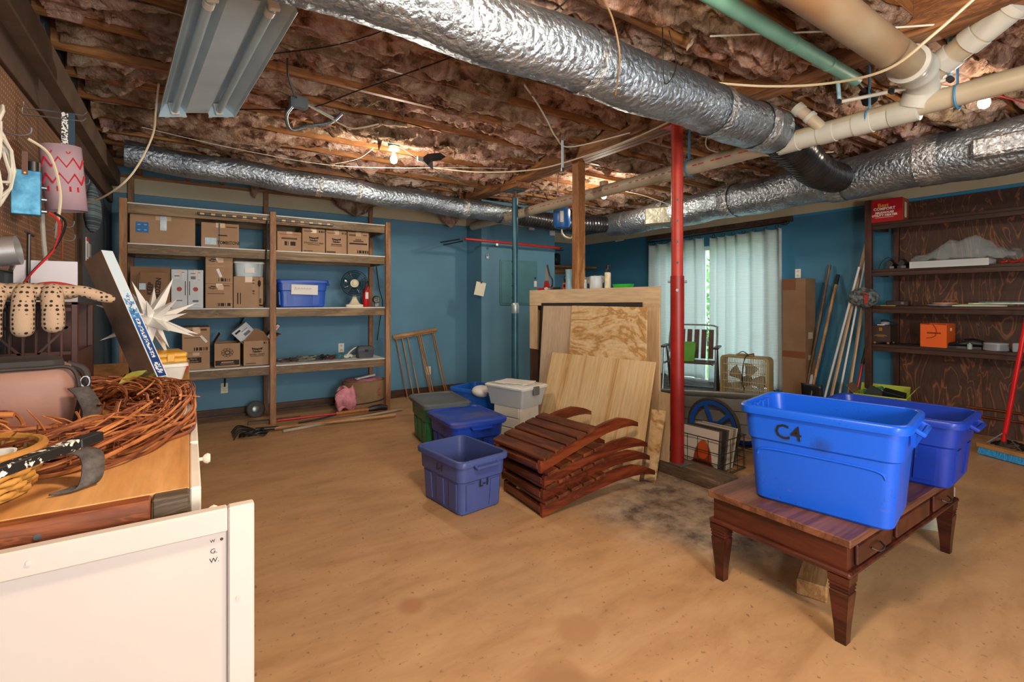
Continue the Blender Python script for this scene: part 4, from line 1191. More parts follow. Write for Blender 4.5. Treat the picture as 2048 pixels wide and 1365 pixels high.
MB().box(-.012, .012, -.012, -.003, .055, .09).build('clip', M_BLACK, pn)
o = MB().tube(bez([(2.06, 6.36, 1.9), (2.12, 6.38, 1.5), (2.17, 6.385, 1.3), (2.13, 6.385, 1.05), (2.09, 6.37, .8)], 8), .006, 6).build('wall_cable', M_BLACK, smooth=True)
tag(o, 'black cable hanging down the blue wall beside the shelf end', 'cable')

dr = thing('drying_rack', 'folded wooden dowel drying rack leaning on the blue wall', 'drying rack', (2.78, 6.18, 0), rot=(R(-11), R(-7), R(3)))
M_DOWEL = wood('dowel', '#c79a66', '#b58650', '#94683a', 'Z', 9)
for x in (-.33, -.24, -.16, .0, .025, .05, .235, .26):
    MB().cyl((x, .012 * (abs(x * 40) % 2), .004), (x * .97 - .01, .012, .90), .0075, n=8).build('dowel', M_DOWEL, dr, smooth=True)
MB().box(-.38, .29, -.02, .0, .885, .925, b=.003).build('top_bar', M_HANDLE, dr)
MB().box(-.36, .27, .002, .02, .865, .90, b=.003).build('top_bar', M_HANDLE, dr)

# small wall shelf in the recess, tank on the pipe
ws = thing('wall_shelf', 'short pine shelf in the dark recess behind the wooden post', 'shelf', (5.65, 7.0, 1.92))
MB().box(-.85, .85, -.20, .165, .02, .06, b=.003).build('board', M_FIR, ws)
MB().box(-.85, .85, .14, .165, -.08, .019).build('cleat', M_FIR, ws)
o = MB().box(-.07, .07, -.07, .07, 0, .22, b=.03).build('dark_canister', M_BLACK, loc=(5.62, 6.95, 1.981), smooth=True)
tag(o, 'dark rounded canister on the pine shelf behind the wooden post', 'canister')
tk = thing('expansion_tank', 'small blue expansion tank hanging below the cream drain pipe', 'tank', (3.62, 4.37, 2.16))
MB().lathe([(.03, .0), (.085, .02), (.10, .06), (.10, .21), (.085, .25), (.03, .27)], 22).build('tank_shell', plain('tank_blue', '#2b6fc0', '#2765b2', .35), tk, smooth=True)
v_ = Vector((-3.62, -4.37, 0)).normalized()
MB().box(-.02, .02, -.004, .0, .07, .20, Matrix.Translation(v_ * .100) @ Matrix.Rotation(math.atan2(v_.x, -v_.y), 4, 'Z')).build('white_label', M_PAPER, tk)
MB().cyl((0, 0, .26), (0, 0, .31), .018, n=10).build('neck', M_COPPER, tk, smooth=True)
MB().tube(bez([(0, 0, .0), (.01, 0, -.05), (.05, -.02, -.09), (.12, -.05, -.08), (.14, -.06, .1)], 6), .010, 8).build('hose', M_WIREW, tk, smooth=True)
MB().cyl((.04, -.03, .27), (.16, -.10, .27), .014, n=10).build('valve_body', plain('valve_red', '#a02a22', None, .5), tk, smooth=True)
MB().tube([(-.06, .02, .19), (-.06, .02, .36), (-.04, .02, .625)], .005, 6).build('hanger_wire', M_STEEL, tk)

# ------------------------------------------------------------------ plywood cabinet under the beam
M_PLY = wood('pale_ply', '#e2c9a4', '#dabd94', '#c6a177', 'Y', 3.2, .6, 2.0, 3)
M_PLYX = wood('pale_ply_z', '#dec29a', '#d2b287', '#b78c60', 'Z', 4, .6, 2.0, 3)
M_DPLY = wood('dark_ply', '#6a4a30', '#573a25', '#3f2919', 'Z', 5)
M_CATH = wood('cathedral_ply', '#ecd2a4', '#dfb981', '#b58245', 'Y', 2.7, .6, 7.0, 9, stretchf=.5)
M_PINE = wood('striped_pine', '#ecd0a2', '#e0bb84', '#c0905a', 'Z', 11, .6, 2.2, 2, stretchf=.05)
M_GPLY = wood('grey_ply', '#d9c2a6', '#d0b596', '#b89878', 'Z', 5, .6, 1.6, 2)
pc = thing('plywood_cabinet', 'waist-high cabinet of raw plywood with paint cans on top', 'cabinet', (3.12, 2.55, 0))
MB().box(0, .018, 0, 1.77, 1.275, 1.44).build('header_panel', M_PLY, pc)
MB().box(-.004, .018, 0, .23, 0, 1.274, b=.002).build('right_stile', M_PLYX, pc)
MB().box(.0, .018, 1.64, 1.77, .80, 1.272, b=.002).build('left_stile', M_PLYX, pc)
MB().box(.004, .022, 1.62, 1.77, .0, .798, b=.002).build('lower_stile', M_DPLY, pc)
MB().box(.02, .42, .40, 1.77, 1.422, 1.44).build('top_panel', M_PLY, pc)
MB().box(.02, .42, .40, .418, 0, 1.42).build('side_panel', M_PLYX, pc)
MB().box(.022, .42, 1.752, 1.77, 0, 1.42).build('side_panel', M_PLYX, pc)
MB().box(.40, .42, .42, 1.75, 0, 1.42).build('back_panel', M_DPLY, pc)
MB().box(.024, .40, .42, 1.75, .70, .718).build('shelf', M_PLY, pc)
def lean(name, label, cat, pts, thick, m, group=None):
    """board given by its four corners (bottom near, bottom far, top far, top near), thickness behind"""
    P = [Vector(p) for p in pts]
    nrm = (P[1] - P[0]).cross(P[3] - P[0]).normalized()
    c = (P[0] + P[1]) / 2
    # own frame: z up the board, y along its foot, so the grain follows the board
    yv = (P[1] - P[0]).normalized(); zv = nrm.cross(yv).normalized() * -1
    if zv.z < 0: zv = -zv
    xv = yv.cross(zv)
    Mw = Matrix((xv, yv, zv)).transposed().to_4x4(); Mw.translation = c
    inv = Mw.inverted()
    q = [inv @ p for p in P]
    s_ = thick if xv.x > 0 else -thick
    mb = MB(); mb.add([tuple(v) for v in q] + [(v.x + s_, v.y, v.z) for v in q], [(0, 1, 2, 3), (7, 6, 5, 4), (0, 4, 5, 1), (1, 5, 6, 2), (2, 6, 7, 3), (3, 7, 4, 0)])
    o = mb.build(name, m); o.matrix_world = Mw
    return tag(o, label, cat, group)
G_ = 'plywood sheets leaning on the cabinet'
lean('hardboard_sheet', 'thin dark-edged panel leaning just below the cabinet top', 'panel', [(3.05, 2.66, .002), (3.05, 4.09, .002), (3.108, 4.09, 1.302), (3.108, 2.72, 1.312)], .008, plain('dark_edge', '#2b2724', None, .6), G_)
lean('plywood_sheet', 'plain greyish plywood sheet left of the wavy-grained one', 'board', [(2.99, 3.15, .002), (2.99, 4.02, .002), (3.088, 4.03, 1.272), (3.088, 3.15, 1.276)], .012, M_GPLY, G_)
lean('plywood_sheet', 'plywood sheet with bold wavy grain leaning on the cabinet', 'board', [(2.93, 2.56, .002), (2.93, 3.50, .002), (3.072, 3.555, 1.278), (3.072, 2.64, 1.272)], .012, M_CATH, G_)
lean('plywood_sheet', 'large striped pine sheet leaning frontmost behind the stacked chairs', 'board', [(2.735, 2.43, .002), (2.735, 3.70, .002), (2.99, 3.753, .815), (2.99, 2.487, .85)], .014, M_PINE, G_)
lean('plywood_offcut', 'narrow plywood offcut leaning at the right edge of the big sheet', 'board', [(2.80, 2.335, .002), (2.80, 2.43, .002), (2.92, 2.46, .50), (2.92, 2.34, .51)], .014, M_CATH, G_)
lean('plywood_offcut', 'rounded brown plank end leaning right of the cabinet', 'board', [(3.06, 2.42, .08), (3.06, 2.545, .08), (3.11, 2.545, .60), (3.11, 2.44, .60)], .014, M_PLYX, G_)

# things on the cabinet top (z 1.44)
CT = 1.441
pcn = thing('paint_can', 'large white and blue paint can on the plywood cabinet', 'paint can', (3.24, 3.72, CT))
MB().lathe([(.085, 0), (.085, .003), (.083, .008), (.083, .185), (.087, .19), (.087, .20), (.078, .20), (.076, .193)], 28).build('can_body', plain('can_label', '#d7e6ec', '#8fbcd4', .4, scale=5, lo=.45, hi=.55, stretch=(1, 1, .3)), pcn, smooth=True)
MB().tube(bez([(-.07, -.06, .15), (-.09, -.075, .10), (-.08, -.065, .02)], 6), .004, 5).build('paint_drip', plain('teal_paint', '#1f8f86', None, .4), pcn)
MB().cyl((-.06, -.058, .155), (-.066, -.064, .155), .010, n=10).build('handle_boss', M_BLACK, pcn)
def jar(label, x, y, r, h, m, lidm=None, cat='jar', name='jar', lid_h=.02):
    t = thing(name, label, cat, (x, y, CT))
    MB().lathe([(r * .95, 0), (r, .006), (r, h * .86), (r * .9, h * .94), (r * .9, h)], 20).build('jar_body', m, t, smooth=True)
    if lidm: MB().lathe([(r * .95, h), (r * .95, h + lid_h), (r * .9, h + lid_h + .003)], 20).build('lid', lidm, t, smooth=True)
    return t
M_PLW = plain('frosted_white', '#cfd8da', '#bccace', .4, scale=8)
jar('small white jar right of the big paint can', 3.22, 3.55, .032, .07, M_PLW, M_PLW)
jar('white paint tub with a crumpled bag behind the pump bottle', 3.24, 3.40, .062, .12, M_PLW, None, 'tub', 'paint_tub')
b = MB(); P = []
for i in range(10):
    row = []
    for j in range(8):
        row.append((3.28 + .09 * i / 9, 3.40 + .20 * j / 7 + random.uniform(-.01, .01), CT + .12 + .05 * math.sin(i * .9 + j) * random.uniform(.3, 1) - .004 * (i - 5) ** 2 * .3))
    P.append(row)
o = b.grid([[(p[0] - 3.3, p[1] - 3.5, p[2] - CT) for p in r_] for r_ in P]).build('plastic_bag', glassy('film', '#cfdcdf', .4, .15), loc=(3.3, 3.5, CT - .02), smooth=True, ang=80, solid=.002)
tag(o, 'crumpled clear plastic bag between the paint can and white tub', 'bag')
sb_ = thing('spray_bottle', 'cream labelled bottle with a black pump cap', 'bottle', (3.24, 3.245, CT))
MB().lathe([(.026, 0), (.029, .005), (.029, .14), (.022, .155), (.014, .16)], 18).build('bottle_body', plain('bottle_label', '#d3c59a', '#efe9d2', .4, scale=16), sb_, smooth=True)
MB().lathe([(.026, .148), (.018, .17), (.014, .185), (.020, .20), (.022, .215), (.016, .222)], 16).build('pump_cap', M_BLACK, sb_, smooth=True)
gp = thing('plastic_dish', 'bright green shallow plastic dish at the right end of the cabinet top', 'dish', (3.27, 3.08, CT))
b = MB(); loft(b, [rrect(.05, .085, .03, 0), rrect(.06, .10, .04, .034), rrect(.058, .098, .04, .034), rrect(.047, .082, .03, .003)]); b.build('dish_body', plain('lime_plastic', '#27b43a', '#3bca4a', .35), gp, smooth=True)
# reciprocating blade pack / saw with black handle, sander, marker
sw = thing('hand_saw', 'hand saw with a black loop handle and red grip standing on the cabinet', 'saw', (3.21, 4.12, CT))
Mz = Matrix.Rotation(R(90), 4, 'X') @ Matrix.Rotation(R(90), 4, 'Y')
MB().add([(0, .05, .0), (0, -.05, .0), (0, .0, .26), (0, .02, .27)], [(0, 1, 2, 3)]).build('blade', plain('grey_blade', '#a9aea8', None, .4, .5), sw, solid=.004)
MB().add([(-.004, .055, .02), (-.004, -.055, .02), (-.004, -.025, .10), (-.004, .035, .10)], [(0, 1, 2, 3)]).build('red_guard', plain('grip_red', '#a3222a', '#7c161d', .5), sw, solid=.012)
MB().tube(bez([(0, .0, .27), (0, -.035, .17), (0, -.085, .11), (0, -.09, .05), (0, -.06, .015)], 6), .010, 8).build('loop_handle', M_BLACK, sw, smooth=True)
MB().box(-.03, .03, -.075, .075, 0, .02, b=.006).build('base_shoe', plain('pale_green_grey', '#9aa697', None, .5), sw)
sn = thing('palm_sander', 'small orange and black power tool on the plywood cabinet', 'power tool', (3.30, 3.90, CT))
MB().box(-.035, .035, -.04, .04, 0, .075, b=.012).build('tool_body', plain('tool_orange', '#e0511c', None, .4), sn, smooth=True)
MB().ball((0, 0, .11), .038, 12, (1, 1, 1.25)).build('top_grip', M_BLACK, sn, smooth=True)
MB().cyl((-.037, 0, .04), (-.034, 0, .04), .018, n=14).build('vent', M_BLACK, sn)
mk = thing('flashlight', 'small black and silver flashlight lying on the cabinet edge', 'flashlight', (3.17, 3.93, CT))
MB().cyl((0, -.07, .014), (0, .03, .014), .012, n=12).build('barrel', M_BLACK, mk, smooth=True)
MB().cyl((0, .03, .014), (0, .06, .014), .012, .017, n=12).build('head', M_STEEL, mk, smooth=True)
mk = thing('caulk_tube', 'red tube with a white cap lying at the left end of the cabinet', 'tube', (3.17, 4.13, CT))
MB().cyl((0, -.03, .013), (0, .10, .013), .0125, n=12).build('tube_body', plain('tube_red', '#b01f1f', None, .4), mk, smooth=True)
MB().cyl((0, -.055, .013), (0, -.03, .013), .016, n=14).build('cap', M_VINYL, mk, smooth=True)

# ------------------------------------------------------------------ totes in the middle of the floor
M_TPURP = plain('tote_slate', '#46548c', '#414e84', .42, scale=5)
M_TBR = plain('tote_royal', '#1645b8', '#123ca6', .38, scale=5)
M_TGREEN = plain('tote_green', '#1f8059', '#1a7550', .4, scale=5)
M_LIDG = plain('lid_grey', '#5f6466', '#555a5c', .45, scale=4)
t, a, b_ = tote('storage_tote', 'open slate-blue tote frontmost on the floor, marked L-1', (1.505, 2.855, 0), 7, (.40, .54), (.32, .44), .345, M_TPURP)
text('L-1', .06, M_BLACK, t, (.0, -b_ + .004, .185), sx=1, bold=.0014, shear=.1)
text('L-1', .06, M_BLACK, t, (-a - .002, -.02, .262), rot=(R(90), 0, R(-90)), bold=.0016)
t, a, b_ = tote('storage_tote', 'blue tote with a dusty blue lid, marked L-2', (1.97, 3.66, 0), -3, (.50, .58), (.40, .47), .345, M_TBR, lid=plain('dusty_blue_lid', '#1c43a8', '#5b5873', .5, scale=3, lo=.5, hi=.72))
text('L-2', .06, M_BLACK, t, (.0, -b_ + .004, .19), bold=.0016)
text('L-2', .055, M_BLACK, t, (-a - .004, -.06, .27), rot=(R(90), 0, R(-90)), bold=.0014)
t, a, b_ = tote('storage_tote', 'green tote with a grey lid behind the dusty blue one', (1.98, 4.22, 0), -8, (.44, .58), (.35, .47), .385, M_TGREEN, lid=M_LIDG)
t, a, b_ = tote('storage_tote', 'bright blue open tote half hidden behind the clear bin', (2.62, 4.48, 0), 20, (.44, .62), (.36, .5), .40, plain('tote_bright', '#1d62c4', '#1a58b4', .38))
o = MB().ball((0, 0, 0), .10, 12, (1.0, 1.2, .6)).build('white_rag', M_PAPER, loc=(2.50, 4.30, .395), smooth=True)
tag(o, 'bundled white cloth heaped in the blue tote behind the clear bin', 'cloth')
dw = thing('drawer_unit', 'white plastic drawer unit under the clear lidded bin', 'drawers', (2.58, 3.80, .045), 14)
M_WPL = plain('white_plastic', '#dedfd9', '#d2d3cd', .4)
MB().box(-.12, .14, -.17, .17, 0, .30, b=.006).build('cabinet_shell', M_WPL, dw)
for k in range(3):
    MB().box(-.135, -.121, -.155, .155, .012 + .097 * k, .10 + .097 * k, b=.004).build('drawer', plain('drawer_cream', '#cfcdbf', None, .45), dw)
b = MB(); loft(b, [rrect(.17, .20, .03, -.043), rrect(.18, .22, .03, -.02), rrect(.16, .19, .03, -.002)]); b.build('foot_tray', M_WPL, dw, smooth=True)
cb = thing('clear_bin', 'clear plastic bin with a white lid on the white drawer unit', 'bin', (2.585, 3.80, .348), 14)
b = MB(); loft(b, [rrect(.15, .20, .02, 0), rrect(.175, .235, .02, .17), rrect(.172, .232, .02, .17), rrect(.147, .197, .02, .004)]); b.build('bin_body', glassy('frosted_clear', '#d5dde2', .42, .25), cb, smooth=True, ang=35)
b = MB(); loft(b, [rrect(.185, .245, .03, .165), rrect(.19, .25, .03, .182), rrect(.175, .235, .03, .195)]); b.build('lid', M_WPL, cb, smooth=True, ang=35)
for s_ in (-1, 1): MB().box(-.04, .04, s_ * .25 - .010, s_ * .25 + .010, .11, .19, b=.005).build('latch', M_LIDG, cb)
MB().box(-.11, .11, -.15, .15, .006, .05, b=.01).build('contents', plain('beige_goods', '#b9aa94', '#a4957f', .8), cb)
for k, (dx, rz_) in enumerate(((.0, 20), (.02, 32), (-.01, 26))):
    o = MB().box(-.11, .11, -.15, .15, 0, .006, b=.001).build('paper_sheets', M_PAPER, loc=(2.57 + dx, 3.79, .545 + .0065 * k), rot=(0, 0, R(rz_)))
    tag(o, ['bottom white board of the stack on the clear bin lid', 'middle white board of the stack on the clear bin lid', 'top white board of the stack on the clear bin lid'][k], 'board', 'white boards on the clear bin')
o = MB().box(-.16, .16, -.2, .2, 0, .03, b=.008).build('white_tray', M_WPL, loc=(2.52, 3.42, 0), rot=(0, 0, R(10)))
tag(o, 'white plastic tray on the floor in front of the drawer unit', 'tray')

# ------------------------------------------------------------------ stack of folded wooden chairs
M_CHAIR = wood('chair_stain', '#7d4424', '#69341a', '#42200f', 'Y', 9, .38)
M_CHAIRX = wood('chair_stain_rail', '#86401f', '#742f16', '#4a1d0d', 'X', 9, .36)
def afold(label, loc, rz, tilt):
    t = thing('folding_chair', label, 'chair', loc, rot=(0, R(tilt), R(rz)), group='stacked wooden chairs')
    L = .95
    def arc(u): return float(np.interp(u, [-.1, 0, .25, .5, .62, .75, .86, .95], [-.02, 0, .055, .10, .117, .120, .104, .070]))
    for y in (-.23, .23):
        top = []; bot = []
        for k in range(15):
            u = L * k / 14
            th = .075 if u < .75 else .075 - .045 * (u - .75) / .2
            top.append((u, arc(u) + th * .5)); bot.append((u, arc(u) - th * .5))
        mb = MB(); mb.prism(top + bot[::-1], -.013, .013, Matrix.Translation((0, y, 0)) @ Matrix.Rotation(R(90), 4, 'X')); mb.build('side_rail', M_CHAIRX, t, loc=(0, 0, .0385))
    for k in range(5):
        u = .05 + .098 * k
        sl = math.atan2(arc(u + .01) - arc(u - .01), .02)
        Mx_ = Matrix.Translation((u, 0, arc(u) + .0385 + .050)) @ Matrix.Rotation(-sl, 4, 'Y')
        MB().box(-.043, .043, -.27, .27, -.011, .011, Mx_, b=.004).build('slat', M_CHAIR, t)
    MB().box(.30, .34, -.215, .215, .06, .10, b=.003).build('stretcher', M_CHAIR, t)
    MB().box(-.005, .03, -.215, .215, .02, .06, b=.003).build('stretcher', M_CHAIR, t)
    return t
afold('stained slatted folding chair at the bottom of the chair stack', (1.80, 2.58, .002), -4, 0)
afold('stained slatted folding chair second from the bottom of the stack', (1.80, 2.59, .088), -1, 0)
afold('stained slatted folding chair second from the top of the stack', (1.795, 2.58, .174), 1, 0)
afold('stained slatted folding chair on top of the stack, slats uppermost', (1.77, 2.60, .262), 4, -3)

# ------------------------------------------------------------------ wire crate of records, cart, chair, box fan
wc = thing('wire_crate', 'black wire crate full of record sleeves behind the red post', 'crate', (3.46, 2.33, 0), 2)
M_CW = plain('crate_wire', '#2f3130', '#4c4f4b', .4, .5)
def wires(nm, segs, r, par):
    for s_ in segs: MB().tube(s_, r, 5).build(nm, M_CW, par, smooth=True)
hx, hy, hz = .17, .20, .27
for z in (.012, .09, .17, hz):
    MB().tube([(-hx, -hy, z), (hx, -hy, z), (hx, hy, z), (-hx, hy, z)], .0035 if z < hz else .0045, 6, closed=True).build('hoop_wire', M_CW, wc)
for k in range(5):
    y = -hy + .02 + (2 * hy - .04) * k / 4
    wires('bent_wire', [[(-hx, y, hz), (-hx, y, .01), (hx, y, .01), (hx, y, hz)]], .0026, wc)
for k in range(4):
    x = -hx + .02 + (2 * hx - .04) * k / 3
    wires('bent_wire', [[(x, -hy, hz), (x, -hy, .012), (x, hy, .012), (x, hy, hz)]], .0026, wc)
def cover_mat():
    m, nt, n, l, bs = newmat('sleeve_art')
    mp = coords(nt, vary=False)
    sp = n.new('ShaderNodeSeparateXYZ'); l.new(mp.outputs[0], sp.inputs[0])
    def ell(cy_, cz_, ry_, rz_):
        cmb = n.new('ShaderNodeVectorMath'); cmb.operation = 'SUBTRACT'; cmb.inputs[1].default_value = (0, cy_, cz_); l.new(mp.outputs[0], cmb.inputs[0])
        dv = n.new('ShaderNodeVectorMath'); dv.operation = 'DIVIDE'; dv.inputs[1].default_value = (1e6, ry_, rz_); l.new(cmb.outputs[0], dv.inputs[0])
        ln = n.new('ShaderNodeVectorMath'); ln.operation = 'LENGTH'; l.new(dv.outputs[0], ln.inputs[0])
        r_ = ramp(nt, ln.outputs['Value'], [(.9, '#ffffff'), (1.0, '#000000')]); return r_.outputs[0]
    c = mix(nt, ell(-.03, .03, .085, .20), '#d9d3c8', '#8f3a17')
    c = mix(nt, ell(-.03, .15, .05, .075), c, '#c4561f')
    c = mix(nt, ell(-.03, -.02, .14, .10), c, '#5a1e10')
    l.new(c, bs.inputs['Base Color']); bs.inputs['Roughness'].default_value = .5
    return m
M_ART = cover_mat()
rs = random.Random(5)
for k in range(9):
    lean_ = R(-4 - 1.6 * k)
    if k == 0:
        o = MB().box(-.002, .002, -.155, .155, 0, .31).build('record_sleeve', M_ART, loc=(3.31, 2.33, .016), rot=(0, R(6), R(2)))
        tag(o, 'white record sleeve with an abstract orange oval print, frontmost in the crate', 'record')
    else:
        cc = rs.choice(['#c9c5ba', '#8d8a80', '#3a3634', '#b9b09c', '#5e5a55'])
        o = MB().box(-.003, .003, -.155, .155, 0, .31).build('record_sleeve', plain('sleeve_' + cc[1:], cc, None, .6), loc=(3.318 + .024 * k, 2.33, .016), rot=(0, R(6 + 1.2 * k), R(2)))
        tag(o, 'worn record sleeve, %s from the front in the wire crate' % ORD[k], 'record', 'record sleeves in the wire crate')
ct = thing('garden_cart', 'grey garden cart with big blue spoked wheels behind the wire crate', 'cart', (3.74, 2.47, .25), rot=(R(-6), 0, 0))
M_CARTG = plain('cart_grey', '#8b8a84', '#76756f', .55, scale=5)
MB().box(.06, .34, -.40, .62, -.08, -.05).build('cart_floor', M_CARTG, ct)
for k in range(3):
    MB().box(.04, .058, -.40, .62, -.075 + .105 * k, .025 + .105 * k, b=.004).build('side_board', M_CARTG, ct)
    MB().box(.342, .36, -.40, .62, -.105 + .088 * k, .008 + .088 * k, b=.004).build('side_board', M_CARTG, ct)
MB().box(.06, .34, .60, .618, -.07, .19, b=.004).build('end_board', M_CARTG, ct)
MB().cyl((.045, -.43, .265), (.045, .63, .265), .026, n=14).build('top_rail', plain('galv_dark', '#6d6d69', '#7d7c76', .45, .4), ct, smooth=True)
MB().cyl((.355, -.43, .225), (.355, .63, .225), .026, n=14).build('top_rail', plain('galv_dark', '#6d6d69'), ct, smooth=True)
M_WBLUE = plain('wheel_blue', '#1d57b4', '#194d9f', .4)
M_RUB = plain('rubber', '#2f2b28', '#3c3733', .75)
for wx in (-.03, .42):
    Mw_ = Matrix.Translation((wx, 0, 0)) @ Matrix.Rotation(R(90), 4, 'Y')
    wh = MB().lathe([(.205, -.012), (.222, -.016), (.222, .016), (.205, .012), (.190, .010), (.190, -.010), (.205, -.012)], 44, Mw_, False, False).build('wheel_rim', M_WBLUE, ct, smooth=True)
    MB().tube([tuple(Mw_ @ Vector((.234 * math.cos(2 * math.pi * k / 44), .234 * math.sin(2 * math.pi * k / 44), 0))) for k in range(44)], .016, 8, closed=True).build('tyre', M_RUB, wh, smooth=True)
    for k in range(5):
        q = R(72 * k + 20)
        MB().bar(tuple(Mw_ @ Vector((.02 * math.cos(q), .02 * math.sin(q), 0))), tuple(Mw_ @ Vector((.20 * math.cos(q), .20 * math.sin(q), 0))), .030, .016, R(90)).build('spoke', M_WBLUE, wh)
    MB().lathe([(.040, -.022), (.040, .022)], 18, Mw_).build('hub', M_WBLUE, wh, smooth=True)
    MB().lathe([(.014, -.034), (.014, .034)], 10, Mw_).build('axle_nut', M_STEEL, wh)
MB().cyl((-.03, 0, 0), (.42, 0, 0), .009, n=8).build('axle', M_STEEL, ct)
o = MB().box(-.10, .10, -.25, .25, 0, .05, b=.004).build('blue_board', plain('blue_lid_flat', '#1f5fb0', None, .4), loc=(3.60, 3.0, .002), rot=(0, 0, R(5)))
tag(o, 'flat blue plastic lid on the floor left of the cart wheel', 'lid')

pf = thing('low_platform', 'low dark wooden platform in front of the glass door', 'platform', (5.75, 4.25, 0))
M_DKP = wood('dark_plank', '#4a3a30', '#382a22', '#241a15', 'Y', 8)
for k in range(6):
    MB().box(-.62 + .21 * k, -.42 + .21 * k, -1.2, 1.1, .10, .135, b=.004).build('plank', M_DKP, pf)
for y in (-1.0, 0, .95): MB().box(-.6, .6, y - .04, y + .04, 0, .099).build('bearer', M_DKP, pf)

lc = thing('lawn_chair', 'folding metal lawn chair with dark wooden slats in front of the curtains', 'chair', (5.52, 4.0, .136), -62)
lc.scale = (1.2, 1, 1)
M_ALU = plain('aluminium', '#9aa3a6', '#7d8689', .3, .85)
M_SLAT = plain('slat_brown', '#4a2a22', '#3d211b', .45, scale=9)
# local: x right, y back
MB().tube(bez([(-.25, .30, .0), (-.25, .12, .40), (-.25, .24, .78), (-.22, .27, .85), (0, .275, .862), (.22, .27, .85), (.25, .24, .78), (.25, .12, .40), (.25, .30, .0)], 8), .011, 8).build('back_frame', M_ALU, lc, smooth=True)
for s_ in (-1, 1):
    MB().tube(bez([(s_ * .265, -.26, .0), (s_ * .265, -.16, .36), (s_ * .265, -.12, .57)], 6), .011, 8).build('front_leg', M_ALU, lc, smooth=True)
    MB().tube([(s_ * .265, .30, .0), (s_ * .265, .05, .56)], .010, 8).build('rear_leg', M_ALU, lc, smooth=True)
    MB().box(s_ * .27 - .028, s_ * .27 + .028, -.20, .20, .575, .60, b=.006).build('armrest', M_SLAT, lc)
    MB().tube([(s_ * .24, -.25, .385), (s_ * .24, .16, .37)], .010, 8).build('seat_rail', M_ALU, lc, smooth=True)
MB().tube([(-.265, -.26, .012), (.265, -.26, .012)], .010, 8).build('foot_bar', M_ALU, lc, smooth=True)
MB().tube([(-.26, .30, .012), (.26, .30, .012)], .010, 8).build('foot_bar', M_ALU, lc, smooth=True)
for k in range(6):
    x = -.19 + .076 * k
    MB().bar((x, .135, .42), (x, .255, .80), .052, .010).build('back_slat', M_SLAT, lc)
for k in range(5):
    MB().box(-.24, .24, -.25 + .082 * k, -.19 + .082 * k, .386, .400, b=.003).build('seat_slat', M_SLAT, lc)
gb = thing('plastic_bucket', 'green square plastic bin on the lawn chair seat', 'bin', (5.47, 4.05, .538), -50)
b = MB(); loft(b, [rrect(.11, .09, .015, 0), rrect(.13, .105, .015, .24), rrect(.127, .102, .015, .24), rrect(.107, .087, .015, .004)]); b.build('bin_body', plain('lime_green', '#5aa328', '#4f9422', .45), gb, smooth=True, ang=35)

bf = thing('box_fan', 'tan metal box fan with a wire grille standing by the curtain', 'fan', (5.22, 3.06, .136), -78)
M_FANT = plain('fan_tan', '#9c8a5c', '#8d7b4e', .45, scale=5)
b = MB(); w_, h_ = .26, .57
ro = [(x, y, 0) for x, y, z in rrect(.26, .285, .05, 0)]; ri = [(x, y, 0) for x, y, z in rrect(.235, .26, .04, 0)]
def rg(ring, y): return [(p[0], y, p[1] + .285) for p in ring]
loft(b, [rg(ri, -.08), rg(ro, -.08), rg(ro, .08), rg(ri, .08), rg(ri, -.08)], False, False)
b.build('housing', M_FANT, bf, smooth=True, ang=40)
g = MB()
for s_ in (-.076, .076):
    for k in range(27):
        x = -.225 + .0173 * k
        g.box(x - .0022, x + .0022, s_ - .002, s_ + .002, .03, .54)
    for z in (.10, .20, .285, .37, .47): g.box(-.23, .23, s_ - .003, s_ + .001, z - .003, z + .003)
o = g.build('grille', plain('grille_tan', '#b6a67c', None, .45), bf); o['kind'] = 'stuff'
for k in range(5):
    P = []
    for i in range(6):
        row = []
        for j in range(5):
            r_ = .04 + .16 * j / 4; q = R(72 * k) + R(50) * (i / 5 - .5)
            row.append((r_ * math.cos(q), .03 * (i / 5 - .5), .285 + r_ * math.sin(q)))
        P.append(row)
    MB().grid(P).build('blade', plain('fan_blade', '#8b8f86', None, .5), bf, smooth=True, solid=.002)
MB().cyl((0, -.04, .285), (0, .06, .285), .055, n=18).build('motor', plain('motor_dark', '#4f4c44', None, .5), bf, smooth=True)
MB().tube(bez([(-.10, -.0, .575), (-.02, -.05, .62), (.04, -.02, .58), (.08, 0, .60), (.02, -.09, .56), (-.01, -.095, .35), (.01, -.095, .2)], 7), .005, 6).build('power_cord', M_BLACK, bf, smooth=True)
MB().box(-.10, .08, -.03, .03, .571, .59, b=.004).build('handle_plate', M_FANT, bf)
lb = thing('tall_carton', 'tall narrow cardboard carton standing against the blue wall', 'box', (6.33, 3.03, 0), -6)
MB().box(-.09, .12, -.14, .15, 0, 1.60, b=.004).build('carton_body', M_CARD2, lb)
MB().box(-.0915, -.0902, -.14, .15, .62, .70).build('tape', plain('brown_tape', '#7a4a30', None, .35), lb)
MB().box(-.0915, -.0902, -.02, .15, 1.46, 1.60).build('tape', plain('brown_tape', '#7a4a30', None, .35), lb)
for (z, h_) in ((.20, .22), (.60, .06), (.86, .08)):
    MB().box(-.03, .06, -.1415, -.1402, z, z + h_).build('shipping_label', M_PAPER if z < .5 else plain('kraft_label', '#b9a58e', None, .8), lb)
MB().box(-.02, .05, -.1430, -.1417, .24, .30).build('barcode', M_INK, lb)
outlet('white switch plate on the wall just above the tall carton', (6.549, 3.14, 1.68), -90, '#e6e4dc')
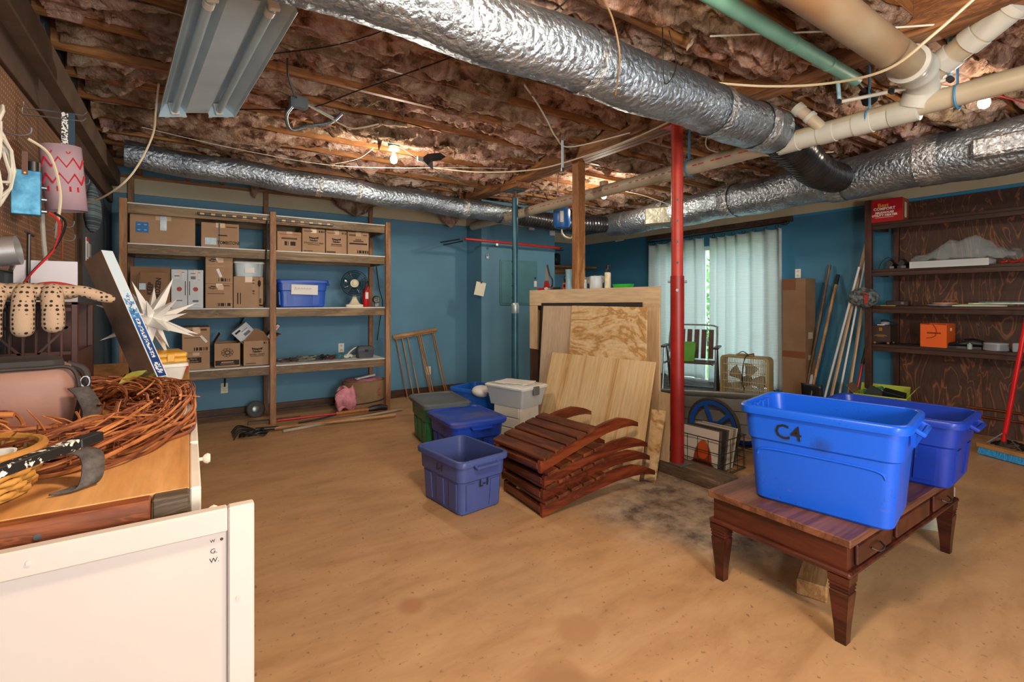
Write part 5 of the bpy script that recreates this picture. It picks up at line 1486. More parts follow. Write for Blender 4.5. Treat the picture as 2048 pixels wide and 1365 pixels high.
# ------------------------------------------------------------------ brown bookcase on the right wall
def bookply():
    m, nt, n, l, bs = newmat('rotary_ply_brown')
    mp = coords(nt, (1, 1.0, .30), vary=False)
    w = noise(nt, mp, 4.2, 3, .5, 1.2)
    mu = n.new('ShaderNodeMath'); mu.operation = 'MULTIPLY'; mu.inputs[1].default_value = 15
    l.new(w.outputs['Fac'], mu.inputs[0])
    fr = n.new('ShaderNodeMath'); fr.operation = 'PINGPONG'; fr.inputs[1].default_value = 1.0
    l.new(mu.outputs[0], fr.inputs[0])
    r = ramp(nt, fr.outputs[0], [(0.0, '#4b2f22'), (0.5, '#3c251a'), (0.82, '#52301f'), (.93, '#74482e'), (1.0, '#8a5634')])
    l.new(r.outputs[0], bs.inputs['Base Color'])
    bs.inputs['Roughness'].default_value = .55
    return m
M_BPLY = bookply()
M_BOOKW = wood('brown_stain', '#4f2f22', '#40251a', '#2c1811', 'Y', 8, .5)
M_BOOKZ = wood('brown_stain_z', '#5d3726', '#4b2b1d', '#331c13', 'Z', 8, .5)
bc = thing('bookcase', 'tall dark-stained shelving with a plywood back on the right wall', 'shelf', (6.2, 1.0, 0))
MB().box(.315, .33, -2.2, 1.05, 0, 2.40).build('back_panel', M_BPLY, bc)
for (x0, x1, y0, y1) in ((-.05, .0, 1.19, 1.255), (.27, .31, 1.05, 1.10), (-.05, .0, -2.2, -2.14)):
    MB().box(x0, x1, y0, y1, 0, 2.42, b=.003).build('upright', M_BOOKZ, bc)
SH = [2.165, 1.665, 1.27, .86]
for z in SH:
    MB().box(-.045, .312, -2.2, 1.185, z - .03, z, b=.002).build('shelf_board', M_BOOKW, bc)
    MB().box(-.048, -.02, -2.2, 1.185, z - .075, z - .031, b=.002).build('shelf_lip', M_BOOKW, bc)
    MB().box(-.02, .27, 1.14, 1.185, z - .075, z - .031).build('end_cleat', M_BOOKW, bc)
# top shelf: red heater box
hb = thing('heater_box', 'red and orange utility heater carton on the top brown shelf', 'box', (6.18, 2.08, SH[0] + .001), 4)
M_HRED = plain('carton_red', '#b3121c', '#a80f18', .4)
MB().box(-.012, .20, -.155, .155, 0, .245, b=.003).build('carton_body', M_HRED, hb)
MB().box(-.004, .198, -.1575, -.1555, .003, .242).build('orange_side', plain('carton_orange', '#b85a1c', None, .5), hb)
MB().box(.06, .12, -.160, -.158, .04, .20).build('white_panel', M_PAPER, hb)
RX = (R(90), 0, R(-90))
M_WH = plain('ink_white', '#f0ece4', None, .6); M_OR = plain('ink_orange', '#f0a030', None, .6)
text('Best', .055, M_OR, hb, (-.0135, .01, .180), RX, bold=.001)
text('COMFORT', .040, M_WH, hb, (-.0135, .0, .142), RX, bold=.001)
text('MILKHOUSE', .030, M_WH, hb, (-.0135, .0, .103), RX, bold=.001, shear=.2)
text('UTILITY HEATER', .030, M_WH, hb, (-.0135, .0, .074), RX, bold=.001, shear=.2)
MB().box(-.0135, -.0125, -.08, .08, .050, .053).build('underline', M_WH, hb)
# second shelf: shoes, wrapped board, red bits
def shoe(label, loc, rz, m, toe=.0):
    t = thing('shoe', label, 'shoe', loc, rz, 'black shoes on the brown shelves')
    # local x is toward the toe
    prof = [(-.13, .030, .055, .085), (-.11, .036, .06, .095), (-.05, .036, .065, .10), (0, .038, .06, .085), (.06, .044, .05, .062), (.11, .042, .045, .05), (.14, .030, .035, .04), (.155, .012, .025, .03)]
    rings = []
    for (x, w, zc, h) in prof:
        rings.append([(x, w * math.cos(2 * math.pi * k / 14) * (1 if math.sin(2 * math.pi * k / 14) < .3 else .72), .022 + max(0, (h - .022) * (.5 + .5 * math.sin(2 * math.pi * k / 14)))) for k in range(14)])
    b = MB(); loft(b, rings); b.build('upper', m, t, smooth=True, ang=60)
    P_ = [(-.135, 0), (-.125, .036), (-.05, .038), (.05, .046), (.12, .043), (.16, .015), (.165, 0), (.16, -.015), (.12, -.043), (.05, -.046), (-.05, -.038), (-.125, -.036)]
    MB().prism(P_, 0, .024).build('sole', M_BLACK, t)
    for k in range(3): MB().tube([(.0 + .022 * k, -.022, .083 - .010 * k), (.0 + .022 * k, .022, .083 - .010 * k)], .003, 5).build('lace', plain('lace_grey', '#5b5e60', None, .7), t)
    return t
M_SHOE = plain('black_leather', '#121314', '#1d1e20', .45)
shoe('black shoe with its heel outward, left one beside the plastic-wrapped board', (6.28, 2.045, SH[1] + .001), 8, M_SHOE)
shoe('black shoe with its heel outward, right one touching the plastic-wrapped board', (6.28, 1.93, SH[1] + .001), 2, M_SHOE)
o = MB().tube(bez([(6.30, 2.03, 1.75), (6.22, 2.06, 1.79), (6.19, 2.11, 1.74), (6.20, 2.14, 1.67)], 6), .003, 5).build('shoe_lace', M_BLACK, smooth=True); tag(o, 'loose black lace trailing from the left shoe on the brown shelf', 'lace')
bw = thing('wrapped_board', 'white panel wrapped in clear plastic sticking out over the brown shelf', 'board', (6.27, 1.55, SH[1] + .001))
MB().box(-.16, .12, -.29, .29, 0, .055, b=.006).build('panel', plain('white_panel', '#d5d8da', None, .5), bw)
MB().box(-.165, -.160, -.295, .295, -.012, .055, b=.002).build('film_edge', glassy('film_thick', '#dfe5e7', .6, .1), bw)
b = MB(); P = []
for i in range(30):
    row = []
    for j in range(22):
        u = i / 29; v = j / 21
        hgt = .13 * math.exp(-((u - .60) / .30) ** 2) + .10 * math.exp(-((u - .30) / .10) ** 2) + .05
        z = .058 + hgt * math.sin(math.pi * v) ** .7 * (1 + .22 * math.sin(9 * u + 6 * v)) + .07 * (float(fbm(np.array(u * 17.), np.array(v * 12.), 3)) - .4)
        row.append((-.12 + .30 * v, .30 - .76 * u, z))
    P.append(row)
b.grid(P).build('clear_film', glassy('film_thin', '#cfdcdf', .13, .08), bw, smooth=True, ang=70, solid=.002)
cl_ = MB().tube(bez([(6.22, 1.20, 1.675), (6.25, 1.16, 1.69), (6.22, 1.12, 1.678), (6.26, 1.08, 1.69), (6.24, 1.02, 1.68)], 5), .010, 6).build('red_rope', plain('pole_red', '#c0271c'), smooth=True); tag(cl_, 'short red cord under the plastic film on the brown shelf', 'cord')
# third shelf: flat colourful things, brown box, helmet-like bundle
fl = thing('radio', 'small dark brown radio lying on the third brown shelf', 'radio', (6.22, 1.98, SH[2] + .001), 6)
MB().box(-.04, .05, -.10, .09, 0, .055, b=.006).build('case', plain('dark_brown_plastic', '#3a2520', '#2c1b18', .4), fl)
MB().box(-.045, -.041, .02, .08, .01, .045).build('grille', M_BLACK, fl); MB().cyl((-.045, -.05, .03), (-.04, -.05, .03), .014, n=12).build('dial', M_STEEL, fl)
o = MB().prism([(.10, .0), (.0, .09), (-.12, .06), (-.12, -.05), (.0, -.09)], 0, .006, Matrix.Rotation(R(90), 4, 'Z')).build('yellow_folder', plain('yellow_card', '#b59a24', None, .7), loc=(6.22, 2.10, SH[2] + .001)); tag(o, 'flat yellow folder under the helmet on the third brown shelf', 'folder')
FL = [('orange disc', '#d8824c', 1.62, .10, .012, 'round orange disc on top of the dark plates on the third shelf'), ]
for k, (cc, yy, w_, h_, z_, lab) in enumerate((('#26282a', 1.62, .12, .010, .0, 'dark flat plate at the bottom of the pile on the third shelf'), ('#9aa7ac', 1.625, .115, .006, .0105, 'pale grey plate in the pile on the third shelf'), ('#23303a', 1.62, .11, .008, .017, 'navy plate near the top of the pile on the third shelf'), ('#d98852', 1.60, .095, .010, .0255, 'round orange disc topping the pile of plates on the third shelf'))):
    P_ = [(w_ * math.cos(2 * math.pi * q / 20), w_ * math.sin(2 * math.pi * q / 20)) for q in range(20)]
    o = MB().prism(P_, 0, h_).build('flat_plate', plain('plate_' + cc[1:], cc, None, .5), loc=(6.24, yy, SH[2] + .001 + z_), smooth=True); tag(o, lab, 'plate', 'pile of flat plates')
for k, (cc, yy, xx, rz_, lab) in enumerate((('#b8c8c0', 1.36, 6.22, 10, 'pale green long blade on the third brown shelf'), ('#8f9a2e', 1.32, 6.25, 4, 'olive flat strip on the third brown shelf'), ('#d9dcd8', 1.22, 6.23, -6, 'white flat strip leaning on the pile on the third brown shelf'), ('#5f7f86', 1.14, 6.24, 8, 'blue-grey flat blade at the right end of the third brown shelf'))):
    o = MB().prism([(-.20, -.03), (.16, -.035), (.21, 0), (.16, .035), (-.20, .02)], 0, .010, Matrix.Rotation(R(90 + rz_), 4, 'Z')).build('flat_strip', plain('blade_' + cc[1:], cc, None, .45), loc=(xx, yy, SH[2] + .002 + .011 * k)); tag(o, lab, 'blade', 'flat blades on the brown shelf')  # flat strips of unknown purpose
hm = thing('ball_of_yarn', 'mottled grey and red knitted bundle hanging at the corner of the brown shelving', 'bundle', (6.11, 2.25, SH[2] + .09))
b = MB(); n1, n2 = 26, 18; P = []
for i in range(n1):
    row = []
    for j in range(n2 + 1):
        q = 2 * math.pi * i / n1; p_ = math.pi * j / n2
        r_ = .125 * (1 + .16 * (float(fbm(np.array(i * .5), np.array(j * .6), 3)) - .47) * 2)
        row.append((r_ * .75 * math.sin(p_) * math.cos(q), r_ * 1.15 * math.sin(p_) * math.sin(q), r_ * math.cos(p_) * .85))
    P.append(row)
b.grid(P, close_u=True).build('knit_body', plain('mottled_knit', '#2b3033', '#7f8a8c', .95, scale=26, bmp=.8, bscale=60, bdist=.01), hm, smooth=True, ang=80)
MB().box(-.10, -.085, -.075, -.04, -.07, .03, b=.004).build('red_tab', plain('valve_red', '#a02a22'), hm)
MB().tube(bez([(-.09, -.09, .02), (-.11, -.05, .055), (-.10, .0, .04)], 6), .006, 6).build('red_trim', plain('valve_red', '#a02a22'), hm)
# fourth shelf
ch = thing('keepsake_chest', 'small dark wooden chest with gold lettering and round feet', 'chest', (6.21, 2.12, SH[3] + .001), 3)
M_CHEST = plain('chest_brown', '#3c2a24', '#33231e', .5)
MB().box(-.02, .20, -.085, .085, .022, .20, b=.004).build('chest_body', M_CHEST, ch)
for x in (0, .17):
    for y in (-.06, .06): MB().ball((x, y, .012), .014, 8).build('foot', plain('foot_wood', '#9a6d44', None, .5), ch, smooth=True)
MB().box(-.024, -.0205, -.014, .014, .14, .175).build('gold_clasp', plain('gold', '#b08a3c', '#d0a94e', .35, .8), ch)
for (w0, z0, h0) in ((.042, .098, .005), (.058, .088, .006), (.03, .078, .004)): MB().box(-.0215, -.0205, -w0, w0, z0 - h0 / 2, z0 + h0 / 2).build('gold_print', plain('gold', '#b08a3c'), ch)
MB().box(-.022, .02, -.03, .03, .201, .208).build('white_tab', M_PAPER, ch)
hd = thing('headphones', 'grey and navy headset lying on the dark chest lid', 'headphones', (6.25, 2.10, SH[3] + .203), 20)
MB().lathe([(.030, 0), (.040, .006), (.042, .03), (.034, .036)], 18).build('ear_cup', plain('grey_shell', '#8b9094', None, .4), hd, smooth=True)
MB().lathe([(.034, .036), (.036, .05), (.024, .058)], 18).build('ear_pad', plain('navy_pad', '#1c2537', None, .7), hd, smooth=True)
MB().tube(bez([(.03, 0, .05), (.09, -.02, .045), (.13, -.08, .02), (.12, -.12, .008)], 6), .009, 7).build('headband', plain('navy_pad', '#1c2537'), hd, smooth=True)
o = MB().box(-.10, .12, -.13, .13, 0, .008, b=.002).build('black_mat', M_BLACK, loc=(6.30, 1.90, SH[3] + .001)); tag(o, 'flat black mat between the chest and orange box on the brown shelf', 'mat')
ob = thing('orange_box', 'bright orange folded card box with a cord and hand hole', 'box', (6.19, 1.67, SH[3] + .001), -4)
M_ORG = plain('orange_card', '#e0601c', '#d85818', .55)
b = MB(); b.box(-.02, -.016, -.105, .105, 0, .225).box(.18, .184, -.105, .105, 0, .235).box(-.016, .18, -.105, -.101, 0, .235).box(-.016, .18, .101, .105, 0, .235).box(-.016, .18, -.101, .101, 0, .004)
b.build('box_body', M_ORG, ob)
MB().box(-.0225, -.0205, -.06, .05, .135, .150).build('slot', plain('slot_dark', '#7a2f0c', None, .8), ob)
MB().tube(bez([(-.024, .0, .225), (-.026, -.025, .18), (-.026, -.02, .12), (-.026, .02, .095), (-.025, .055, .09)], 7), .003, 5).build('cord', plain('rust_cord', '#8a3413', None, .6), ob)
MB().box(.06, .10, -.1065, -.1055, .165, .195).build('hand_hole', plain('pale_hole', '#f3d9b0', None, .8), ob)
shoe('black shoe next to the orange box on the fourth brown shelf', (6.24, 1.46, SH[3] + .001), 100, M_SHOE)
shoe('black sneaker lying sideways behind the small glass jar', (6.32, 1.35, SH[3] + .001), -80, M_SHOE)
jr = thing('glass_jar', 'tiny glass jar in front of the black sneaker', 'jar', (6.19, 1.405, SH[3] + .001))
MB().lathe([(.018, 0), (.019, .004), (.019, .045), (.015, .052)], 14).build('jar_body', glassy('jar_glass', '#b9cdc6', .5, .1), jr, smooth=True)
MB().cyl((0, 0, .052), (0, 0, .062), .016, n=14).build('lid', M_STEEL, jr)
pt = thing('food_tub', 'round clear plastic tub on the fourth brown shelf', 'tub', (6.24, 1.235, SH[3] + .001))
MB().lathe([(.085, 0), (.090, .006), (.084, .062), (.080, .064)], 26).build('tub_body', glassy('tub_clear', '#b9c2c6', .45, .15), pt, smooth=True)
MB().lathe([(.086, .062), (.086, .070), (.07, .074)], 26).build('lid', glassy('tub_lid', '#cdd5d8', .6, .15), pt, smooth=True)
o = MB().box(-.05, .05, -.06, .06, 0, .08, b=.006).build('clear_box', glassy('tub_clear', '#b9c2c6'), loc=(6.24, 1.06, SH[3] + .001)); tag(o, 'square clear plastic box at the right edge of the fourth brown shelf', 'box')

# long handled tools in the corner
def pole(name, label, p0, p1, r, m, cat='pole', group='long poles leaning beside the bookcase'):
    p0 = Vector(p0)
    o = MB().cyl((0, 0, 0), Vector(p1) - p0, r, n=12).build(name, m, loc=p0, smooth=True)
    return tag(o, label, cat, group)
M_ASH = wood('ash_handle', '#c39a68', '#b1854f', '#8d6237', 'Z', 9)
M_OLDH = wood('old_handle', '#8d6f4f', '#775a3d', '#5b4129', 'Z', 9)
s1 = thing('shovel', 'long-handled shovel with a black grip end leaning on the blue wall', 'shovel', (6.02, 2.62, 0))
MB().tube([(-.02, .10, .30), (.46, .05, 1.52)], .016, 10).build('handle', M_ASH, s1, smooth=True)
MB().tube([(.46, .05, 1.52), (.505, .045, 1.64)], .019, 10).build('grip', M_BLACK, s1, smooth=True)
b = MB(); P = []
for i in range(9):
    row = []
    for j in range(7):
        u = i / 8; v = j / 6 - .5
        w_ = .23 * (1 if u > .35 else .35 + u * 1.86)
        row.append((-.06 * u - .0 + .05 * (2 * v) ** 2 * .4, .10 + v * w_, .004 + .36 * u))
    P.append(row)
b.grid(P).build('blade', M_BLACK, s1, smooth=True, solid=.004)
MB().tube([(-.05, .10, .22), (-.015, .10, .34)], .022, 10).build('socket', M_BLACK, s1, smooth=True)
pole('wooden_pole', 'old brown wooden handle leaning behind the shovel', (6.20, 2.92, .002), (6.50, 2.745, 1.76), .015, M_OLDH)
pole('closet_rod', 'white metal pole leaning leftmost beside the brown shelving', (6.05, 2.66, .002), (6.14, 2.30, 1.70), .012, plain('white_enamel', '#c9ccc9', None, .35), group=None)
for k, (a_, b2, lab) in enumerate((((6.09, 2.60, .002), (6.40, 2.33, 1.98), 'pale pine strip crossing behind the white pole'), ((6.15, 2.44, .002), (6.30, 2.29, 1.55), 'pale pine strip standing nearest the brown shelving'))):
    c0 = Vector(a_)
    o = MB().bar((0, 0, .02), Vector(b2) - c0, .03, .018).build('wood_strip', plain('pale_pine', '#d0b08a', '#c2a07a', .6), loc=c0); tag(o, lab, 'strip', 'pale wood strips by the brown shelving')
pole('white_rod', 'thin white rod between the two pale pine strips', (6.12, 2.53, .002), (6.42, 2.29, 2.10), .011, plain('white_enamel2', '#d9dcda', None, .35))
rd_ = thing('red_pole_tool', 'red pole with a black grip leaning behind the brown upright', 'pole', (6.12, 2.34, 0))
MB().tube([(0, .03, .002), (.13, -.03, .62)], .013, 10).build('shaft', plain('pole_red', '#c0271c'), rd_, smooth=True)
MB().tube([(.13, -.03, .62), (.17, -.05, .80)], .017, 10).build('grip', M_BLACK, rd_, smooth=True)
MB().tube([(.17, -.05, .80), (.21, -.07, .98)], .013, 10).build('upper_shaft', plain('pole_red', '#c0271c'), rd_, smooth=True)
gx = thing('garden_box', 'open green and black printed carton of packets under the brown shelving', 'box', (6.02, 2.05, .19), 10)
M_LIME = plain('lime_card', '#a9b83c', None, .6)
b = MB(); b.box(-.15, -.146, -.22, .22, 0, .16).box(.146, .15, -.22, .22, 0, .16).box(-.146, .146, -.22, -.216, 0, .16).box(-.146, .146, .216, .22, 0, .16).box(-.146, .146, -.216, .216, 0, .004)
b.build('carton_body', M_LIME, gx)
text('BLANCO', .085, M_BLACK, gx, (-.1515, .0, .115), RX, bold=.002)
o = MB().box(-.002, .002, -.21, .21, 0, .09).build('flap', M_LIME, gx, loc=(.15, 0, .16), rot=(0, R(35), 0))
MB().box(-.15, .15, -.002, .002, 0, .12).build('flap', M_LIME, gx, loc=(0, -.22, .16), rot=(R(35), 0, 0))
MB().box(-.15, .15, -.002, .002, 0, .10).build('flap', M_CARD2, gx, loc=(0, .22, .16), rot=(R(-40), 0, 0))
for k, (cc, dx, dy, rx_, ry_, lab) in enumerate((('#16211c', -.06, .10, 25, 15, 'black packet'), ('#1f6b45', -.03, .02, -20, 28, 'green packet'), ('#d8dcd8', -.09, .05, 10, 40, 'white leaflet'), ('#141a1c', .04, -.08, 12, -25, 'black packet'))):
    o = MB().box(-.04, .04, -.09, .09, 0, .22, b=.003).build('seed_packet', plain('pkt_' + cc[1:], cc, None, .5), loc=(6.02 + dx, 2.05 + dy, .20), rot=(R(rx_), R(ry_), 0)); tag(o, ['tall black packet at the left in the lime carton', 'green packet leaning in the lime carton', 'white leaflet box in front in the lime carton', 'wide black packet at the right in the lime carton'][k], 'packet', 'packets in the lime carton')
o = MB().box(-.16, .16, -.24, .24, 0, .187, b=.004).build('cardboard_box', M_CARD2, loc=(6.02, 2.05, .001), rot=(0, 0, R(10))); tag(o, 'brown box on the floor beneath the lime printed carton', 'box')
outlet('ivory outlet on the wall low behind the brown upright', (6.549, 2.36, .55), -90)
for k, z in enumerate((.30, .38)):
    o = MB().cyl((0, -.9, 0), (0, .9, 0), .012, n=10).build('copper_line', M_COPPER, loc=(6.50, .60, z - .12), smooth=True); tag(o, ['upper copper pipe low along the plywood back behind the broom', 'lower copper pipe low along the plywood back behind the broom'][1 - k], 'pipe')

# red-handled push broom
pb = thing('push_broom', 'push broom with a red metal handle and blue bristles at the right edge', 'broom', (5.62, 1.08, 0), 0)
hb_ = Vector((5.435 - 5.551, .917 - 1.211, 0)).normalized()
MB().bar(-hb_ * .16 + Vector((0, 0, .085)), hb_ * .46 + Vector((0, 0, .085)), .07, .035, b=.004).build('head_block', plain('broom_wood', '#a87a4a', '#946839', .6, scale=9), pb)
b = MB(); rsb = random.Random(3)
nrm = Vector((-hb_.y, hb_.x, 0))
for k in range(420):
    p = -hb_ * .15 + hb_ * .60 * rsb.random() + nrm * rsb.uniform(-.03, .03)
    q = p + nrm * rsb.uniform(-.03, .03) + hb_ * rsb.uniform(-.02, .02)
    b.add([(p.x - .002, p.y, .072), (p.x + .002, p.y + .002, .072), (q.x + .001, q.y, .003)], [(0, 1, 2)])
    b.add([(p.x, p.y - .003, .072), (p.x, p.y + .003, .072), (q.x, q.y, .003)], [(0, 1, 2)])
o = b.build('bristles', plain('blue_bristle', '#1f7fc0', '#3aa0d8', .6, scale=40), pb); o['kind'] = 'stuff'
MB().bar(-hb_ * .15 + Vector((0, 0, .040)), hb_ * .45 + Vector((0, 0, .040)), .05, .06).build('bristle_core', plain('blue_bristle', '#1f7fc0'), pb)
MB().tube([(.16, .02, .10), (.17, -.16, 1.5)], .017, 12).build('handle', plain('bright_red', '#d0161a', '#c21317', .3), pb, smooth=True)
MB().tube([(.08, -.02, .095), (.155, .02, .11)], .02, 10).build('ferrule', M_STEEL, pb, smooth=True)
for s_ in (-1, 1): MB().tube([(.16, .015, .20), tuple(Vector((.06, 0, .10)) + hb_ * s_ * .12)], .005, 6).build('brace_wire', M_STEEL, pb)
coil('black cable tangle on the floor behind the push broom', 6.08, 1.12, 0, .16, 5, .006, M_BLACK, 31, .7, group='cables on the floor')

# ------------------------------------------------------------------ coffee table with the two big totes
M_TABLE = wood('mahogany', '#5a2a1a', '#4c2115', '#32140c', 'Y', 7, .35)
M_TTOP = wood('mahogany_top', '#86573f', '#764a34', '#573423', 'X', 9, .42, stretchf=.06)
tb = thing('coffee_table', 'dark wooden coffee table with fluted tapered legs under two blue totes', 'table', (2.70, 1.10, 0))
X0, X1, Y0, Y1 = -.64, .66, -.30, .30
MB().box(X0, X1, Y0, Y1, .388, .42, b=.004).build('table_top', M_TTOP, tb)
MB().box(X0 + .02, X1 - .02, Y0 + .02, Y1 - .02, .285, .387).build('apron', M_TABLE, tb)
for (a_, b2, c_, d_) in ((X0 + .01, X0 + .03, Y0 + .01, Y1 - .01), (X1 - .03, X1 - .01, Y0 + .01, Y1 - .01), (X0 + .03, X1 - .03, Y0 + .01, Y0 + .03), (X0 + .03, X1 - .03, Y1 - .03, Y1 - .01)):
    MB().box(a_ - .008, b2 + .008, c_ - .008, d_ + .008, .268, .290, b=.007).build('moulding', M_TABLE, tb)
for (x0, x1) in ((X0 + .08, -.23), (-.17, .23), (.29, X1 - .08)):
    d_ = MB().box(x0, x1, Y0 + .006, Y0 + .021, .298, .378, b=.005).build('drawer_front', M_TABLE, tb)
    if x0 > 0 or x0 < -.2:
        xm = (x0 + x1) / 2
        MB().tube(bez([(xm - .045, Y0 + .004, .338), (xm - .03, Y0 - .014, .330), (xm, Y0 - .018, .328), (xm + .03, Y0 - .014, .330), (xm + .045, Y0 + .004, .338)], 5), .004, 6).build('drawer_pull', plain('pewter', '#6e6a64', None, .35, .9), d_, smooth=True)
for x in (X0 + .045, X1 - .045):
    for y in (Y0 + .045, Y1 - .045):
        b = MB()
        rings = []
        for (z, w_) in ((0, .019), (.02, .020), (.06, .022), (.20, .034), (.205, .030), (.212, .034), (.219, .031), (.226, .036), (.233, .033), (.24, .037), (.267, .038)):
            rings.append([(x - w_, y - w_, z), (x + w_, y - w_, z), (x + w_, y + w_, z), (x - w_, y + w_, z)])
        loft(b, rings); b.build('leg', M_TABLE, tb)
def stained_blue():
    m, nt, n, l, bs = newmat('tote_scuffed_blue')
    mp = coords(nt, vary=False)
    base = '#0f57d0'
    sp = noise(nt, mp, 130, 2)
    r0 = ramp(nt, sp.outputs['Fac'], [(.60, '#000000'), (.68, '#ffffff')])
    big = noise(nt, mp, 3, 3)
    rb = ramp(nt, big.outputs['Fac'], [(.45, '#000000'), (.62, '#ffffff')])
    mu = n.new('ShaderNodeMath'); mu.operation = 'MULTIPLY'; l.new(r0.outputs[0], mu.inputs[0]); l.new(rb.outputs[0], mu.inputs[1])
    c = mix(nt, mu.outputs[0], base, '#123a86')
    def smudge(p, rad, col, c, sc=9):
        dm = n.new('ShaderNodeVectorMath'); dm.operation = 'DISTANCE'; dm.inputs[1].default_value = p
        l.new(mp.outputs[0], dm.inputs[0])
        q = noise(nt, mp, sc * 6, 3)
        ad = n.new('ShaderNodeMath'); ad.operation = 'MULTIPLY_ADD'; ad.inputs[1].default_value = rad * 1.2; l.new(q.outputs['Fac'], ad.inputs[0]); l.new(dm.outputs['Value'], ad.inputs[2])
        rr = n.new('ShaderNodeMapRange'); rr.inputs[1].default_value = rad * 1.9; rr.inputs[2].default_value = rad * .5; rr.inputs[3].default_value = 0; rr.inputs[4].default_value = .85
        l.new(ad.outputs[0], rr.inputs[0])
        return mix(nt, rr.outputs[0], c, col)
    c = smudge((-.22, -.02, .29), .038, '#1a2a4a', c)
    c = smudge((-.21, .12, .30), .03, '#2150a8', c)
    mp2 = coords(nt, (1, 5, 22), vary=False)
    rs_ = noise(nt, mp2, 2.2, 4)
    rr2 = ramp(nt, rs_.outputs['Fac'], [(.68, '#000000'), (.74, '#b0b0b0')])
    spz = n.new('ShaderNodeSeparateXYZ'); l.new(mp.outputs[0], spz.inputs[0])
    mz = n.new('ShaderNodeMapRange'); mz.inputs[1].default_value = .16; mz.inputs[2].default_value = .04; l.new(spz.outputs[2], mz.inputs[0])
    mm = n.new('ShaderNodeMath'); mm.operation = 'MULTIPLY'; l.new(rr2.outputs[0], mm.inputs[0]); l.new(mz.outputs[0], mm.inputs[1])
    c = mix(nt, mm.outputs[0], c, '#7a4a58')
    l.new(c, bs.inputs['Base Color']); bs.inputs['Roughness'].default_value = .33
    return m
M_TBIG = stained_blue()
t, a, b_ = tote('storage_tote', 'large scuffed bright blue open tote on the front of the coffee table, marked C4', (2.39, 1.015, .421), 10, (.46, .63), (.37, .51), .425, M_TBIG, step=.66, ribs=False)
text('C4', .09, M_BLACK, t, (-a - .001, .10, .325), rot=(R(90), 0, R(-90)), bold=.0004, shear=-.1)
text('C4', .06, plain('faded_ink', '#12306e', None, .6), t, (.08, -b_ + .002, .27), bold=.0005)
# stepped side panel, moulded as a raised rounded bar along the long side
for s_ in (-1, 1):
    MB().tube(bez([(s_ * (a - .022), -.235, .205), (s_ * (a - .016), -.20, .235), (s_ * (a - .016), 0, .24), (s_ * (a - .016), .20, .235), (s_ * (a - .022), .235, .205)], 6), .006, 6).build('moulded_ridge', M_TBIG, t, smooth=True)
for k in range(9):
    MB().box(-.10 + .025 * k - .004, -.10 + .025 * k + .004, -b_ - .017, -b_ - .002, .33, .385).build('grip_rib', M_TBIG, t)
for k in range(3):
    MB().box(-.09 + .07 * k, -.05 + .07 * k, b_ - .03, b_ - .004, .36, .415, b=.004).build('stacking_lug', M_TBIG, t)
t, a, b_ = tote('storage_tote', 'dark blue open tote at the back of the coffee table', (3.15, 1.02, .421), 4, (.46, .64), (.37, .52), .335, plain('tote_navy', '#1338a4', '#0f3092', .36, scale=5), ribs=True)
o = MB().box(-.02, .02, -.14, .14, 0, .30, b=.02).build('white_plank', plain('dirty_white', '#b9b2a0', '#9c9482', .7, scale=9, bmp=.2), loc=(3.50, 1.0, .002), rot=(0, R(-6), R(30))); tag(o, 'dirty white board standing under the far end of the coffee table', 'board')
o = MB().box(-.35, .35, -.06, .06, 0, .07, b=.006).build('timber_offcut', wood('pine_offcut', '#b58a5c', '#a2764a', '#82592f', 'X', 9), loc=(2.62, 1.15, .002), rot=(0, 0, R(18))); tag(o, 'short pine timber lying on the floor under the coffee table', 'timber')
o = MB().box(-.02, .02, -.10, .10, 0, .12, b=.004).build('dark_block', M_TABLE, loc=(2.62, 1.45, .002), rot=(R(25), 0, 0)); tag(o, 'dark wooden block leaning under the left side of the coffee table', 'block')
# ------------------------------------------------------------------ workbench and what stands on it
M_BENCH = wood('bench_ply', '#d9a468', '#cb9153', '#ab7238', 'Y', 3.5, .5, 2.5, 4)
M_BENCHX = wood('bench_rail', '#a8653a', '#92502a', '#6d371a', 'X', 8, .5)
M_OLDBLK = wood('grey_block', '#7d6a56', '#685643', '#473829', 'X', 10, .7)
BZ = .92
be = thing('workbench', 'wooden workbench with a plywood top along the pegboard wall', 'workbench', (-.33, 1.23, 0))
MB().box(-.32, .33, .02, 2.77, BZ - .02, BZ, b=.002).build('bench_top', M_BENCH, be)
MB().box(-.32, .265, -.018, .019, BZ - .085, BZ - .001, b=.003).build('end_rail', M_BENCHX, be)
MB().box(.268, .33, -.018, .06, BZ - .085, BZ - .001, b=.003).build('corner_block', M_OLDBLK, be)
MB().box(.29, .33, .062, 2.77, BZ - .085, BZ - .021, b=.003).build('front_rail', M_BENCHX, be)
for x in (.10, .20):
    MB().cyl((x, -.0195, BZ - .03 - .2 * (x - .1)), (x, -.018, BZ - .03 - .2 * (x - .1)), .006, n=10).build('screw_head', M_STEEL, be)
for x in (-.30, .26):
    for y in (.05, 2.70): MB().box(x, x + .06, y, y + .06, 0, BZ - .0855).build('leg', M_BENCHX, be)
for k, (y0, y1, yk) in enumerate(((.05, .44, .17), (.47, .97, .66))):
    d = MB().box(.331, .352, y0, y1, BZ - .24, BZ - .012, b=.003).build('drawer_front', plain('painted_white', '#dcd8cf', '#d2cdc3', .5), be)
    MB().lathe([(.006, 0), (.006, .014), (.014, .020), (.017, .028), (.013, .036)], 16, Matrix.Translation((.352, yk, BZ - .12)) @ Matrix.Rotation(R(90), 4, 'Y')).build('knob', plain('knob_cream', '#e0d9c6', None, .35), d, smooth=True)
wbd = thing('framed_board', 'white framed panel leaning upright against the near end of the workbench', 'panel', (-.25, 1.165, 0))
M_BW = plain('board_white', '#c9bdb5', '#c1b5ac', .5, scale=2)
